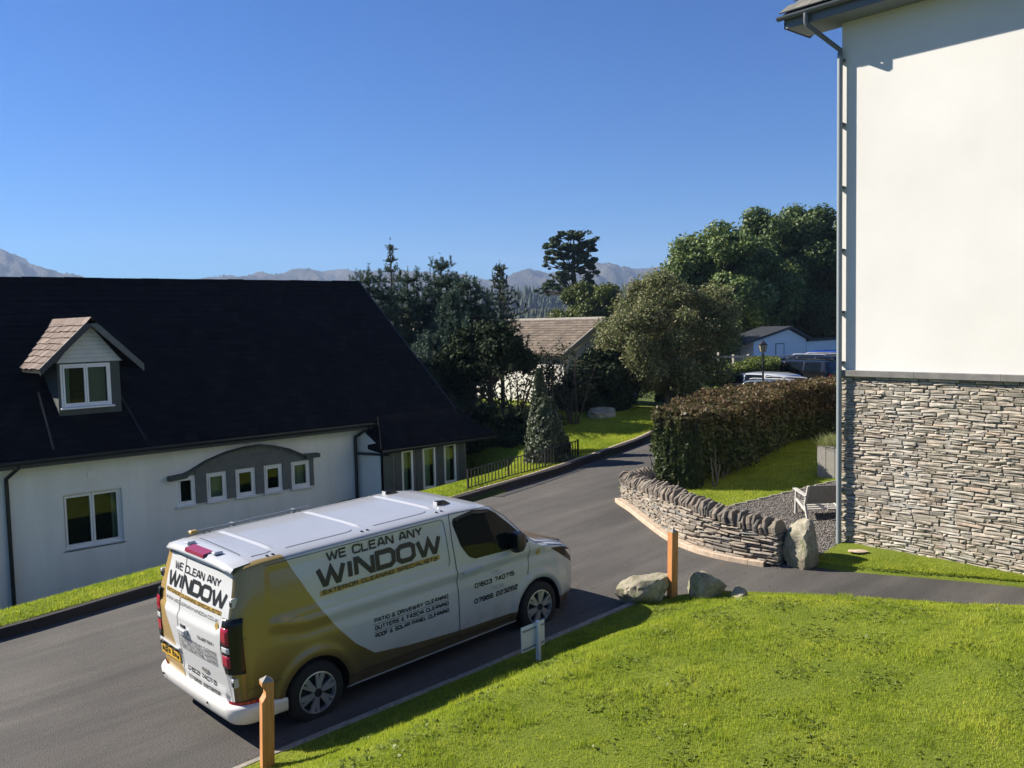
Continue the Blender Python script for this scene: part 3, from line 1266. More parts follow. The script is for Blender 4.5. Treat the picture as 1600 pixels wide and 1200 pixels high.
# ------------------------------------------------------------------ rocks
def rock(name, label, loc, size, seed, rot=0.0, squash=0.0, group=None, m=None, flat=0.0, sub=4, peak=0.0, cut=0.62):
    bm = bmesh.new()
    bmesh.ops.create_icosphere(bm, subdivisions=sub, radius=1)
    r = random.Random(seed)
    planes = []
    for k in range(16):
        n = Vector((r.gauss(0, 1), r.gauss(0, 1), r.gauss(0, 0.8))).normalized()
        planes.append((n, r.uniform(cut, 0.92)))
    from mathutils import noise as mn
    for v in bm.verts:
        p = v.co.copy()
        for n, dd in planes:
            e = p.dot(n) - dd
            if e > 0:
                p -= n * e * 0.92
        nz = mn.fractal(p * 1.8 + Vector((seed * 3.1, 0, 0)), 0.9, 2.1, 5)
        nz2 = mn.fractal(p * 6.0 + Vector((seed, 7, 0)), 0.8, 2.1, 4)
        p *= 1 + 0.10 * nz + 0.05 * nz2
        if peak:
            p.z *= 1 + peak * max(0, 1 - math.hypot(p.x - 0.15, p.y))
        v.co = Vector((p.x * size[0], p.y * size[1], p.z * size[2]))
    me = bpy.data.meshes.new(name)
    bm.to_mesh(me)
    bm.free()
    me.materials.append(m or M_BOULDER)
    me.polygons.foreach_set("use_smooth", np.ones(len(me.polygons), dtype=bool))
    me.set_sharp_from_angle(angle=R(28))
    o = bpy.data.objects.new(name, me)
    o.location = loc
    o.rotation_euler = (0, squash, rot)
    link(o)
    tag(o, label, "rock", group)
    return o


gz = lambda x, y: float(G(x, y))
rock("boulder", "tall lichened boulder closing the end of the garden wall", (8.40, -8.02, gz(8.3, -8.1) + 0.27), (0.36, 0.34, 0.47), 3, 0.6)
rock("boulder", "long sloping grey boulder at the kerb end, left of the timber post", (5.62, -7.12, gz(5.6, -7.3) + 0.15), (0.46, 0.27, 0.29), 8, -0.55, -0.25)
rock("boulder", "jagged mossy boulder beside the orange timber post, on its path side", (6.20, -7.75, gz(6.3, -7.9) + 0.12), (0.40, 0.27, 0.30), 26, -0.95, 0, peak=0.75, cut=0.42)
rock("boulder", "small rounded stone at the path end of the boulder group", (6.38, -8.22, gz(6.5, -8.4) + 0.10), (0.16, 0.13, 0.13), 21, 0.4)
rock("boulder", "broad shaded rock on the lawn under the dark shrub", (17.6, 4.7, gz(17.8, 4.8) + 0.15), (0.75, 0.5, 0.38), 5, 0.3)
rock("stone_slab", "flat pale stone lying in the grass at the foot of the stone facade", (9.12, -8.60, gz(9.1, -8.6) + 0.125), (0.10, 0.17, 0.025), 31, 0.5, m=M_KERB)


# ------------------------------------------------------------------ timber posts with a notched neck
def post(label, x, y, zb, h, w, rot, lean, notch=True):
    t = thing("timber_post", label, "post", (x, y, zb), "orange timber posts by the kerb", (0, 0, 0), True)
    t.rotation_euler = (lean[0], lean[1], rot)
    mb = MB()
    hw = w / 2
    zs = [(-0.3, 0), (h - 0.22, 0)] + ([(h - 0.16, 0.32), (h - 0.12, 0.32), (h - 0.06, 0)] if notch else []) + [(h - 0.02, 0)]
    V, F = [], []
    c = 0.006
    for z_, cut in zs:
        xl = -hw + w * cut
        V += [(xl + c, -hw, z_), (hw - c, -hw, z_), (hw, -hw + c, z_), (hw, hw - c, z_), (hw - c, hw, z_), (xl + c, hw, z_), (xl, hw - c, z_), (xl, -hw + c, z_)]
    n = len(zs)
    for k in range(n - 1):
        for q in range(8):
            a, b = k * 8 + q, k * 8 + (q + 1) % 8
            F.append((a, b, b + 8, a + 8))
    mb.add(V, F)
    mb.build("shaft", M_POST, t)
    cap = MB()
    V = [(-hw, -hw, h - 0.02), (hw, -hw, h - 0.02), (hw, hw, h - 0.02), (-hw, hw, h - 0.02), (0, 0, h + 0.03)]
    cap.add(V, [(0, 3, 2, 1), (0, 1, 4), (1, 2, 4), (2, 3, 4), (3, 0, 4)])
    cap.build("cap", M_WEATHER, t)
    return t


post("notched orange timber post standing in front of the van's rear wheel", -0.43, -7.38, float(lawn_z(-0.43, -7.38)), 0.90, 0.118, R(-12), (0.02, 0.03))
post("orange timber post rising between the boulders at the path corner", 5.90, -7.42, float(lawn_z(5.90, -7.42)) , 0.98, 0.112, R(-12), (0.0, 0.03), False)

# small white sign seen from behind
sg = thing("kerb_sign", "small white sign board on a short white stake, seen from behind", "sign", (2.97, -7.70, float(lawn_z(2.97, -7.70))), None, (0, 0, R(6)), True)
MB().box(-0.024, 0.024, -0.022, 0.022, -0.2, 0.475, ch=0.004).build("stake", M_WHITEPAINT, sg)
MB().box(-0.27, 0.15, 0.026, 0.038, 0.165, 0.475).build("board", M_WHITEPAINT, sg)
MB().tube([(0, 0.0, 0.475), (0, 0, 0.50)], 0.03, 10).build("stake_cap", M_WHITEPAINT, sg)
for z_ in (0.195, 0.415):
    MB().box(-0.25, 0.13, 0.012, 0.025, z_, z_ + 0.02).build("fixing_bar", M_PIPE, sg)
# ------------------------------------------------------------------ tall house on the right
rb = thing("tall_house", "tall white rendered house with a rough slate-stone ground storey, filling the right edge", "building", (9.52, -8.2, gz(9.5, -8.2)))
XW = 9.52
YC = -8.08
MB().box(XW, 20, -22, YC, 3.46, 9.22).build("upper_wall", M_RENDER, rb)
MB().box(XW + 0.055, 19.9, -21.9, YC - 0.055, 0.0, 3.40).build("lower_wall", M_MORTAR, rb)
# drip course in lengths
y = YC + 0.03
while y > -14:
    L = 1.25
    MB().box(XW - 0.075, XW + 0.05, y - L + 0.004, y, 3.375, 3.475, ch=0.006).build("drip_course", M_DPC, rb)
    y -= L
MB().box(XW - 0.03, 19, YC - 0.02, YC + 0.07, 3.39, 3.47, ch=0.006).build("drip_course", M_DPC, rb)
pool = StonePool(M_STONE)
random.seed(23)
z = 0.36
k = 0
while z < 3.375:
    h = random.choice([0.028, 0.032, 0.036, 0.04, 0.045, 0.05, 0.058, 0.07])
    if z + h > 3.36:
        h = 3.38 - z
    y = YC + random.uniform(0, 0.05) + 0.02
    while y > -12.6:
        L = random.choice([0.08, 0.12, 0.16, 0.2, 0.24, 0.28, 0.34, 0.42]) * random.uniform(0.8, 1.15)
        wob = 0.006 * math.sin(y * 2.7 + z * 2) + 0.002 * math.sin(y * 9 + k * 1.3)
        yc = y - L / 2
        hh = h
        if random.random() < 0.10 and h < 0.055:
            hh = h * 1.55
        if h > 0.06 and random.random() < 0.35:
            for q in (0.25, 0.75):
                pool.add((XW + random.uniform(-0.012, 0.014), yc, z + h * q + wob), R(-90), L - 0.006, 0.12, h * 0.5 - 0.003, random.uniform(-0.02, 0.02))
        else:
            pool.add((XW + random.uniform(-0.012, 0.010), yc, z + hh / 2 + wob), R(-90), L - random.uniform(0.002, 0.012), 0.13, hh - random.uniform(0.000, 0.004), random.uniform(-0.03, 0.03))
        y -= L
    z += h
    k += 1
# quoins returning round the corner
z = 0.36
while z < 3.37:
    h = random.choice([0.045, 0.06, 0.08])
    pool.add((XW + 0.16, YC + 0.02 + random.uniform(-0.01, 0.012), z + h / 2), R(180), 0.3, 0.12, h - 0.006)
    z += h
pool.emit(rb, 295)

# roof, eave, gutter
OV, GEND = 0.52, -7.34
ZE = 9.20
pitch = R(33)
rf = MB()
x0, z0 = XW - OV - 0.02, ZE + 0.02
x1 = 14.76
z1 = z0 + (x1 - x0) * math.tan(pitch)
V = [(x0, GEND, z0), (x0, -22, z0), (x1, -22, z1), (x1, GEND, z1), (20.5, GEND, z0), (20.5, -22, z0)]
th = 0.05
V2 = [(a, b, c - th) for a, b, c in V]
rf.add(V + V2, [(0, 3, 2, 1), (3, 4, 5, 2), (6, 7, 8, 9), (9, 8, 11, 10), (0, 1, 7, 6), (0, 6, 9, 3), (3, 9, 10, 4)])
roof_r = rf.build("roof", M_FASCIA, rb)
# eave slates seen at the roof edge
for c_ in range(3):
    for i in range(18):
        w = 0.26
        yy0 = GEND + 0.03 - i * w - (0.13 if c_ % 2 else 0)
        xa = x0 - 0.05 + c_ * 0.22
        za = z0 + 0.012 + c_ * 0.22 * math.tan(pitch) + c_ * 0.004
        L = 0.34
        M = Matrix.Translation((xa, yy0, za)) @ Matrix.Rotation(-pitch, 4, 'Y')
        MB().box(0, L, -w + 0.006, 0, 0, 0.014 + random.uniform(0, 0.006), M=M).build("slate", M_STEPSLATE, roof_r)
MB().box(XW - OV, XW - OV + 0.025, -22, GEND - 0.02, ZE - 0.20, ZE - 0.005).build("fascia", M_DARKMETAL, rb)
MB().box(XW - OV + 0.027, XW + 0.0, -22, GEND - 0.05, ZE - 0.19, ZE - 0.165).build("soffit", M_SOFFIT, rb)
# gable-end box and bargeboard
bb = MB()
bb.prism([(XW - OV, ZE - 0.20), (XW + 0.25, ZE - 0.20), (x1, z1 - 0.20), (x1, z1 - 0.035), (XW - OV, ZE - 0.005)], 'y', GEND - 0.045, GEND - 0.02)
bb.build("bargeboard", M_FASCIA, rb)
MB().box(XW - OV + 0.03, XW + 0.18, YC + 0.003, GEND - 0.05, ZE - 0.188, ZE - 0.167).build("soffit", M_SOFFIT, rb)
gp = MB()
prof = [(0.058 * math.cos(a), 0.058 * math.sin(a)) for a in np.linspace(math.pi, 2 * math.pi, 9)]
prof2 = [(0.05 * math.cos(a), 0.05 * math.sin(a)) for a in np.linspace(2 * math.pi, math.pi, 9)]
gx_ = XW - OV - 0.062
gp.prism([(gx_ + a, ZE - 0.02 + b) for a, b in prof + prof2], 'y', -22, GEND + 0.06)
gp.build("gutter", M_DARKMETAL, rb, smooth=True)
pipe = MB()
py_ = -8.09
pipe.tube([(gx_, -7.78, ZE - 0.06), (gx_, -7.78, ZE - 0.20), (gx_ + 0.03, -7.80, ZE - 0.26), (XW - 0.085, py_, ZE - 0.62), (XW - 0.085, py_, ZE - 0.72)], 0.040, 12)
pipe.build("swan_neck", M_DARKMETAL, rb, smooth=True)
pp = MB()
pp.tube([(XW - 0.085, py_, ZE - 0.72), (XW - 0.085, py_, gz(9.4, -8) + 0.04)], 0.042, 14)
dp_ = pp.build("downpipe", M_PIPE, rb, smooth=True)
for zz in (8.42, 7.42, 6.42, 5.42, 4.42, 3.6, 2.6, 1.5):
    MB().box(XW - 0.08, XW + 0.0, py_ - 0.05, py_ + 0.05, zz - 0.02, zz + 0.02).tube([(XW - 0.085, py_, zz - 0.035), (XW - 0.085, py_, zz + 0.035)], 0.041, 12).build("bracket", M_DARKMETAL, dp_)

# ------------------------------------------------------------------ long white house on the left
YL = 1.55
lh = thing("long_house", "long low white house with a steep black slate roof across the left side", "building", (0, YL, -0.4))
lh_site = ((0.772, 4.649, -1.277), 1.182)      # where the finished house stands and its overall size


def wall_holes(name, x0, x1, z0, z1, holes, y, m, parent, depth=0.14, facing=-1):
    """wall face in the plane y with rectangular openings and reveals"""
    xs = sorted({x0, x1, *[h[0] for h in holes], *[h[1] for h in holes]})
    zs = sorted({z0, z1, *[h[2] for h in holes], *[h[3] for h in holes]})
    V, F = [], []

    def quad(*p):
        b = len(V)
        V.extend(p)
        F.append((b, b + 1, b + 2, b + 3))
    for a, b in zip(xs, xs[1:]):
        for c, d in zip(zs, zs[1:]):
            cx, cz = (a + b) / 2, (c + d) / 2
            if any(h[0] < cx < h[1] and h[2] < cz < h[3] for h in holes):
                continue
            quad((a, y, c), (b, y, c), (b, y, d), (a, y, d))
    yb = y - facing * depth
    for h in holes:
        a, b, c, d = h[:4]
        quad((a, y, c), (a, yb, c), (a, yb, d), (a, y, d))
        quad((b, y, c), (b, y, d), (b, yb, d), (b, yb, c))
        quad((a, y, c), (b, y, c), (b, yb, c), (a, yb, c))
        quad((a, y, d), (a, yb, d), (b, yb, d), (b, y, d))
    return npmesh(name, V, F, m, parent)


def window(parent, x0, x1, z0, z1, y, sashes=1, curtain=None, sill=True, fw=0.035, room=True, blind=False, glassm=None):
    """casement window in plane y (face towards -y)"""
    w = MB()
    w.box(x0, x1, y, y + 0.06, z1 - fw, z1).box(x0, x1, y, y + 0.06, z0, z0 + fw)
    w.box(x0, x0 + fw, y + 0.001, y + 0.059, z0 + fw, z1 - fw).box(x1 - fw, x1, y + 0.001, y + 0.059, z0 + fw, z1 - fw)
    o = w.build("window", M_UPVC, parent)
    sw = (x1 - x0 - 2 * fw) / sashes
    for k in range(sashes):
        a = x0 + fw + k * sw + 0.004
        b = a + sw - 0.008
        s_ = MB()
        f2 = fw * 0.85
        s_.box(a, b, y - 0.014, y + 0.04, z1 - fw - f2 - 0.004, z1 - fw - 0.004).box(a, b, y - 0.014, y + 0.04, z0 + fw + 0.004, z0 + fw + f2 + 0.004)
        s_.box(a, a + f2, y - 0.013, y + 0.039, z0 + fw + f2 + 0.004, z1 - fw - f2 - 0.004).box(b - f2, b, y - 0.013, y + 0.039, z0 + fw + f2 + 0.004, z1 - fw - f2 - 0.004)
        s_.build("sash", M_UPVC, o)
        MB().box(a + f2, b - f2, y + 0.012, y + 0.018, z0 + fw + f2, z1 - fw - f2).build("pane", M_TRANSG, o)
    if room:
        r = MB()
        X0, X1, Z0, Z1 = x0 - 0.0, x1 + 0.0, z0 - 0.0, z1 + 0.0
        V = [(X0, y + 0.062, Z0), (X1, y + 0.062, Z0), (X1, y + 0.062, Z1), (X0, y + 0.062, Z1), (X0, y + 0.5, Z0), (X1, y + 0.5, Z0), (X1, y + 0.5, Z1), (X0, y + 0.5, Z1)]
        r.add(V, [(4, 5, 6, 7), (0, 1, 5, 4), (3, 7, 6, 2), (0, 4, 7, 3), (1, 2, 6, 5)])
        r.build("interior", M_ROOM, o, recalc=False)
    if curtain:
        for (a, b) in curtain:
            V, F = [], []
            n = max(10, int((b - a) / 0.012))
            for i in range(n + 1):
                x = a + (b - a) * i / n
                yy = y + 0.12 + 0.018 * math.sin(i * 1.15) + 0.006 * math.sin(i * 2.9)
                V += [(x, yy, z0 + fw), (x, yy, z1 - fw)]
            for i in range(n):
                F.append((2 * i, 2 * i + 2, 2 * i + 3, 2 * i + 1))
            npmesh("curtain", V, F, M_CURTAIN, o, True)
    if blind:
        MB().box(blind[0], blind[1], y + 0.09, y + 0.10, z0 + fw, z1 - fw).build("blind", M_BLIND, o)
    if sill:
        MB().box(x0 - 0.03, x1 + 0.03, y - 0.09, y + 0.0, z0 - 0.035, z0 - 0.004, ch=0.005).build("sill", M_UPVC, o)
    return o


small = [(2.18, 2.53), (2.77, 3.16), (3.37, 3.77), (3.98, 4.37), (4.59, 5.00)]
bigw = (0.155, 1.17, 0.51, 1.51)
ENDX = 6.21
holes = [bigw] + [(a, b, 1.0, 1.545) for a, b in small]
wall_holes("wall", -9.0, ENDX + 0.3, -1.2, 2.42, holes, YL, M_RENDER_L, lh, 0.16)
# solid body behind
MB().box(-9, 8.6, YL + 0.75, 9.2, -1.2, 2.5).build("back_wall", M_RENDER_L, lh)
MB().prism([(YL + 0.02, 2.3), (9.2, 2.3), (5.25, 5.33)], 'x', 8.40, 8.58).build("gable_wall", M_RENDER_L, lh)
o = window(lh, *bigw, YL + 0.09, 2, curtain=[(1.03, 1.12)], fw=0.04)
MB().box(0.21, 0.235, YL + 0.12, YL + 0.15, 0.56, 1.46).build("curtain", M_CURTAIN, o)
for i, (a, b) in enumerate(small):
    window(lh, a, b, 1.0, 1.545, YL + 0.005, 1, curtain=[(a + 0.08, b - 0.05)] if i == 4 else ([(a + 0.04, b - 0.04)] if i == 1 else None), fw=0.036)
# dark grey panel and arched hood over the five small windows
arch = [(2.56, 1.0)]
ps = [(a, b) for a, b in small]
hood_top = lambda x: float(interp(x, [(2.0, 1.60), (2.30, 1.62), (2.42, 1.66), (2.75, 1.82), (3.15, 1.94), (3.55, 2.0), (3.9, 2.01), (4.2, 1.96), (4.5, 1.87), (4.72, 1.755), (4.85, 1.70), (5.2, 1.69)]))
sp = MB()
segs = [(2.36, 2.53, 1.56), (2.545, 2.755, 1.0), (2.755, 3.175, 1.56), (3.175, 3.355, 1.0), (3.355, 3.785, 1.56), (3.785, 3.965, 1.0), (3.965, 4.385, 1.56), (4.385, 4.575, 1.0), (4.575, 5.02, 1.56), (5.02, 5.10, 1.0)]
for a, b, zb in segs:
    n = max(1, int((b - a) / 0.06))
    for i in range(n):
        p, q = a + (b - a) * i / n, a + (b - a) * (i + 1) / n
        V = [(p, YL - 0.035, zb), (q, YL - 0.035, zb), (q, YL - 0.035, hood_top(q) - 0.01), (p, YL - 0.035, hood_top(p) - 0.01)]
        V += [(v[0], YL + 0.0, v[2]) for v in V]
        sp.add(V, [(0, 1, 2, 3), (0, 4, 5, 1), (3, 2, 6, 7), (0, 3, 7, 4), (1, 5, 6, 2)])
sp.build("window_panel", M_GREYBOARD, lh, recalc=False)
hd = MB()
xs_ = np.linspace(2.0, 5.2, 66)
V, F = [], []
for x in xs_:
    zt = hood_top(x)
    thk = 0.085 if (x < 2.36 or x > 4.86) else 0.022
    for yy, zz in ((YL, zt), (YL - 0.16, zt), (YL - 0.16, zt - thk), (YL, zt - thk)):
        V.append((x, yy, zz))
for i in range(len(xs_) - 1):
    for j in range(4):
        a, b = i * 4 + j, i * 4 + (j + 1) % 4
        F.append((a, b, b + 4, a + 4))
F += [(0, 1, 2, 3), tuple((len(xs_) - 1) * 4 + j for j in (3, 2, 1, 0))]
hd.add(V, F)
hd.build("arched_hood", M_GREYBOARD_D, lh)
# vent grille
vg = MB()
vg.box(0.585, 0.72, YL - 0.02, YL, 1.775, 1.87)
vo_ = vg.build("vent_grille", M_UPVC, lh)
# downpipes
for (xp, swan) in ((-0.72, True), (6.13, True)):
    dpm = MB()
    zb = -0.6 if xp < 0 else 0.0
    dpm.tube([(xp + 0.13, YL - 0.42, 2.22), (xp + 0.13, YL - 0.40, 2.14), (xp, YL - 0.07, 1.93), (xp, YL - 0.06, 1.86), (xp, YL - 0.06, zb)], 0.035, 10)
    dpm.build("downpipe", M_BLACKPIPE, lh, smooth=True)
# bay with tall windows
YB = 0.53
bayw = [(6.68, 7.01, 0.70, 1.66), (7.24, 7.62, 0.71, 1.66), (7.83, 8.20, 0.76, 1.67)]
wall_holes("bay_wall", 6.46, 8.46, -0.3, 1.745, bayw, YB, M_GREYBOARD, lh, 0.12)
MB().box(ENDX, 6.455, YB - 0.004, YB + 0.10, -0.3, 1.72).build("corner_board", M_GREYBOARD_D, lh)
V = [(ENDX, YB, -0.4), (ENDX, YL, -0.4), (ENDX, YL, 2.2), (ENDX, YB, 1.72)]
npmesh("bay_side_wall", V, [(0, 1, 2, 3)], M_RENDER_L, lh)
V = [(8.46, YB, -0.4), (8.46, YL + 0.8, -0.4), (8.46, YL + 0.8, 1.75), (8.46, YB, 1.74)]
npmesh("bay_side_wall", V, [(0, 1, 2, 3)], M_GREYBOARD, lh)
for a, b, c, d in bayw:
    window(lh, a, b, c, d, YB + 0.03, 1, curtain=[(a + 0.05, b - 0.09)], fw=0.03)
for x in (6.58, 7.125, 7.725, 8.33):
    MB().box(x - 0.075, x + 0.075, YB - 0.02, YB - 0.0, 0.55, 1.74).build("cover_board", M_GREYBOARD_D, lh)
MB().box(6.5, 9.4, -0.3, YB - 0.02, 0.30, 0.53).build("bay_paving", M_KERB2, lh)

# roofs
EZ, EY, RZ, RY = 2.27, 1.13, 5.50, 5.25
slope = math.atan2(RZ - EZ, RY - EY)
X0, X1 = -9.2, 8.72
MBR = MB()
V = [(X0, EY, EZ), (X1, EY, EZ), (X1, RY, RZ), (X0, RY, RZ), (X0, 9.4, EZ - 0.03), (X1, 9.4, EZ - 0.03)]
V2 = [(a, b, c - 0.09) for a, b, c in V]
MBR.add(V + V2, [(0, 1, 2, 3), (3, 2, 5, 4), (6, 9, 8, 7), (9, 10, 11, 8), (0, 6, 7, 1), (1, 7, 8, 2), (2, 8, 11, 5), (0, 3, 9, 6)])
roof_l = MBR.build("roof", M_SLATE, lh)


def slates(name, P0, du, dv, nu, nv, th, m, parent, jitter=0.004, stagger=True, clip=None, gap=0.006, single=False, overlap=1.25):
    """rows of slates on the plane P0 + u*du + v*dv (du along the eave, dv up the slope)"""
    P0, du, dv = Vector(P0), Vector(du), Vector(dv)
    n = du.cross(dv).normalized()
    VV, FF = [], []
    out = []
    for j in range(nv):
        st = 0.5 if (stagger and j % 2) else 0.0
        for i in range(-1 if st else 0, nu):
            a = max(0.0, i + st)
            b = min(float(nu), i + st + 1)
            if b - a < 0.2:
                continue
            if clip and not clip((a + b) / 2 / nu, (j + .5) / nv):
                continue
            g = gap / du.length
            lift = n * (th + random.uniform(0, jitter))
            e = random.uniform(-0.03, 0.03)
            p = [P0 + du * (a + g) + dv * (j + e), P0 + du * (b - g) + dv * (j + e), P0 + du * (b - g) + dv * (j + overlap), P0 + du * (a + g) + dv * (j + overlap)]
            base = len(VV)
            q = [p[0] + lift, p[1] + lift, p[2] + n * 0.003, p[3] + n * 0.003, p[0] + n * 0.001, p[1] + n * 0.001]
            fs = [(0, 1, 2, 3), (4, 5, 1, 0), (4, 0, 3), (5, 2, 1)]
            if single:
                out.append(npmesh("roof_tile", q, fs, m, parent))
            else:
                VV += q
                FF += [tuple(base + k for k in f) for f in fs]
    if not single:
        o = npmesh(name, VV, FF, m, parent)
        o["kind"] = "stuff"
        return o
    return out


NU, NV = 72, 26
slates("slates", (X0, EY, EZ), ((X1 - X0) / NU, 0, 0), (0, (RY - EY) / NV, (RZ - EZ) / NV), NU, NV, 0.014, M_SLATE, roof_l, 0.008)
# ridge tiles
for i in range(44):
    a = X0 + i * (X1 - X0) / 44
    b = a + (X1 - X0) / 44 - 0.008
    w = 0.13
    hz = 0.025 + random.uniform(-0.006, 0.008)
    V = [(a, RY - w, RZ - w * 0.72 + hz), (a, RY, RZ + 0.025 + hz), (a, RY + w, RZ - w * 0.72 + hz), (b, RY - w, RZ - w * 0.72 + hz), (b, RY, RZ + 0.025 + hz), (b, RY + w, RZ - w * 0.72 + hz)]
    if -6 < a:
        npmesh("ridge_tile", V, [(0, 1, 4, 3), (1, 2, 5, 4), (0, 3, 5, 2), (0, 2, 1), (3, 4, 5)], M_SLATE, roof_l)
MB().box(X0, ENDX + 0.15, EY - 0.005, EY + 0.015, EZ - 0.15, EZ - 0.02).build("fascia", M_FASCIA, lh)
MB().box(X0, ENDX + 0.15, EY + 0.017, YL, EZ - 0.15, EZ - 0.13).build("soffit", M_FASCIA, lh)
gp = MB()
gp.prism([(EY - 0.055 + a, EZ - 0.03 + b) for a, b in prof + prof2], 'x', X0, ENDX + 0.2)
gp.build("gutter", M_BLACKPIPE, lh, smooth=True)
gp = MB()
gp.prism([(0.36 + a, 1.72 + b) for a, b in prof + prof2], 'x', 6.12, 9.22)
gp.build("gutter", M_BLACKPIPE, lh, smooth=True)
MB().tube([(6.26, 0.37, 1.69), (6.26, 0.39, 1.62), (6.18, 0.9, 1.60), (6.14, 1.42, 1.57)], 0.03, 8).build("waste_pipe", M_BLACKPIPE, lh, smooth=True)
# bay roof: hipped, lifts off the main slope
A = (6.11, 0.42, 1.745)
B = (9.24, 0.42, 1.745)
Cc = (6.56, 1.20, 2.345)
D = (8.735, 1.20, 2.345)
E_ = (6.27, 1.545, 1.80)
F_ = (9.24, 1.9, 1.76)
D2 = (8.735, 1.9, 2.345)
V = [A, B, Cc, D, E_, F_, D2, (6.11, 0.42, 1.66), (9.24, 0.42, 1.66), (6.27, 1.545, 1.70)]
npmesh("bay_roof", V, [(0, 1, 3, 2), (4, 0, 2), (1, 5, 6, 3), (0, 7, 8, 1), (4, 9, 7, 0), (7, 9, 8)], M_SLATE, lh)
br = [o for o in lh.children if o.name.startswith("bay_roof")][0]
dvv = (Vector((6.62, 1.20, 2.352)) - Vector((6.62, 0.42, 1.752))) / 5
slates("slates", (6.11, 0.42, 1.752), (3.13 / 24, 0, 0), dvv, 24, 5, 0.013, M_SLATE, br, 0.007, clip=lambda u, v: (u > v * 0.15) and (u < 1 - v * 0.17))
MB().tube([A, Cc], 0.035, 6).build("hip_tile", M_SLATE, br)
MB().tube([B, D], 0.035, 6).build("hip_tile", M_SLATE, br)
# verge of the main roof
MB().add([(X1 + 0.0, EY, EZ + 0.02), (X1 + 0.03, EY, EZ + 0.02), (X1 + 0.03, RY, RZ + 0.03), (X1, RY, RZ + 0.03), (X1, EY, EZ - 0.16), (X1 + 0.03, EY, EZ - 0.16), (X1 + 0.03, RY, RZ - 0.15), (X1, RY, RZ - 0.15)],
         [(0, 1, 2, 3), (4, 7, 6, 5), (0, 4, 5, 1), (1, 5, 6, 2), (0, 3, 7, 4)]).build("bargeboard", M_FASCIA, lh)

# dormer
DY = 1.90
dm = MB()
dx0, dx1 = 0.30, 1.22
zb, zw = 2.86, 3.83
dormer_holes = [(0.325, 1.195, 3.02, 3.81)]
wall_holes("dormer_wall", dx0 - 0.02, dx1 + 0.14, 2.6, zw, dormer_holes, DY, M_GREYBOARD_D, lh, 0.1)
for xx_ in (dx0 - 0.02, dx1 + 0.14):
    V = [(xx_, DY, 2.6), (xx_, DY, zw), (xx_, 3.2, zw)]
    npmesh("dormer_cheek", V, [(0, 1, 2)], M_GREYBOARD_D, lh)
window(lh, 0.33, 1.19, 3.03, 3.805, DY + 0.0, 2, curtain=[(0.44, 0.50)], blind=(0.80, 1.12), fw=0.035)
# horizontal cladding boards in the gable
apx = 0.835
apz = 4.60
nb = 9
for i in range(nb):
    za = zw + 0.005 + i * (apz - 0.08 - zw) / nb
    zc = za + (apz - 0.08 - zw) / nb - 0.004
    hw0 = 0.565 * (1 - (za - zw) / (apz - 0.06 - zw))
    hw1 = 0.565 * (1 - (zc - zw) / (apz - 0.06 - zw))
    V = [(apx - hw0, DY - 0.030, za), (apx + hw0, DY - 0.030, za), (apx + hw1, DY - 0.014, zc), (apx - hw1, DY - 0.014, zc),
         (apx - hw0, DY, za), (apx + hw0, DY, za), (apx + hw1, DY, zc), (apx - hw1, DY, zc)]
    npmesh("cladding_board", V, [(0, 1, 2, 3), (0, 4, 5, 1), (3, 2, 6, 7), (0, 3, 7, 4), (1, 5, 6, 2)], M_CLAD, lh)
MB().prism([(apx - 0.60, zw), (apx + 0.60, zw), (apx, apz - 0.02)], 'y', DY + 0.002, DY + 0.05).build("gable_backing", M_GREYBOARD_D, lh)
# dormer roof slopes
FY = DY - 0.22
exl, exr, ez = -0.055, 1.725, 3.73
rl = (apz - ez) / (apx - exl)
bk = RY - (RZ - apz) / math.tan(slope) + 0.03      # where the dormer ridge meets the main roof
ebk = RY - (RZ - ez) / math.tan(slope)
V = [(exl, FY, ez), (apx, FY, apz), (apx, bk, apz), (exl, ebk, ez), (exr, FY, ez), (exr, ebk, ez)]
V2 = [(a, b, c - 0.06) for a, b, c in V]
dr = npmesh("dormer_roof", V + V2, [(0, 3, 2, 1), (1, 2, 5, 4), (6, 7, 8, 9), (7, 10, 11, 8), (0, 1, 7, 6), (1, 4, 10, 7), (3, 0, 6, 9), (4, 5, 11, 10)], M_SLATE, lh)
# individual tiles on the sunlit cheek of the dormer roof; rows run from eave to ridge
nr = 8
dvL = Vector((apx - exl, 0, apz - ez)) / nr
for j in range(nr):
    ybk = ebk + (bk - ebk) * (j + 0.9) / nr
    w = 0.185
    y_ = FY - 0.02 - (0.09 if j % 2 else 0)
    first = True
    while y_ < ybk - 0.05:
        ya, yb = max(y_, FY - 0.02), min(y_ + w - 0.008, ybk)
        if yb - ya > 0.04:
            n = Vector((-(apz - ez), 0, apx - exl)).normalized()
            p = Vector((exl, 0, ez)) + dvL * j + dvL * random.uniform(-0.12, 0.05)
            q = Vector((exl, 0, ez)) + dvL * (j + 1.2)
            lift = n * (0.022 + random.uniform(0, 0.012))
            V = [p + lift + Vector((0, ya, 0)), p + lift + Vector((0, yb, 0)), q + n * 0.004 + Vector((0, yb, 0)), q + n * 0.004 + Vector((0, ya, 0)),
                 p + Vector((0, ya, 0)), p + Vector((0, yb, 0)), q + Vector((0, ya, 0))]
            npmesh("roof_tile", V, [(0, 1, 2, 3)[::-1], (4, 0, 1, 5)[::-1], (4, 6, 3, 0)[::-1]], M_TILE, dr)
        y_ += w
y_ = FY - 0.03
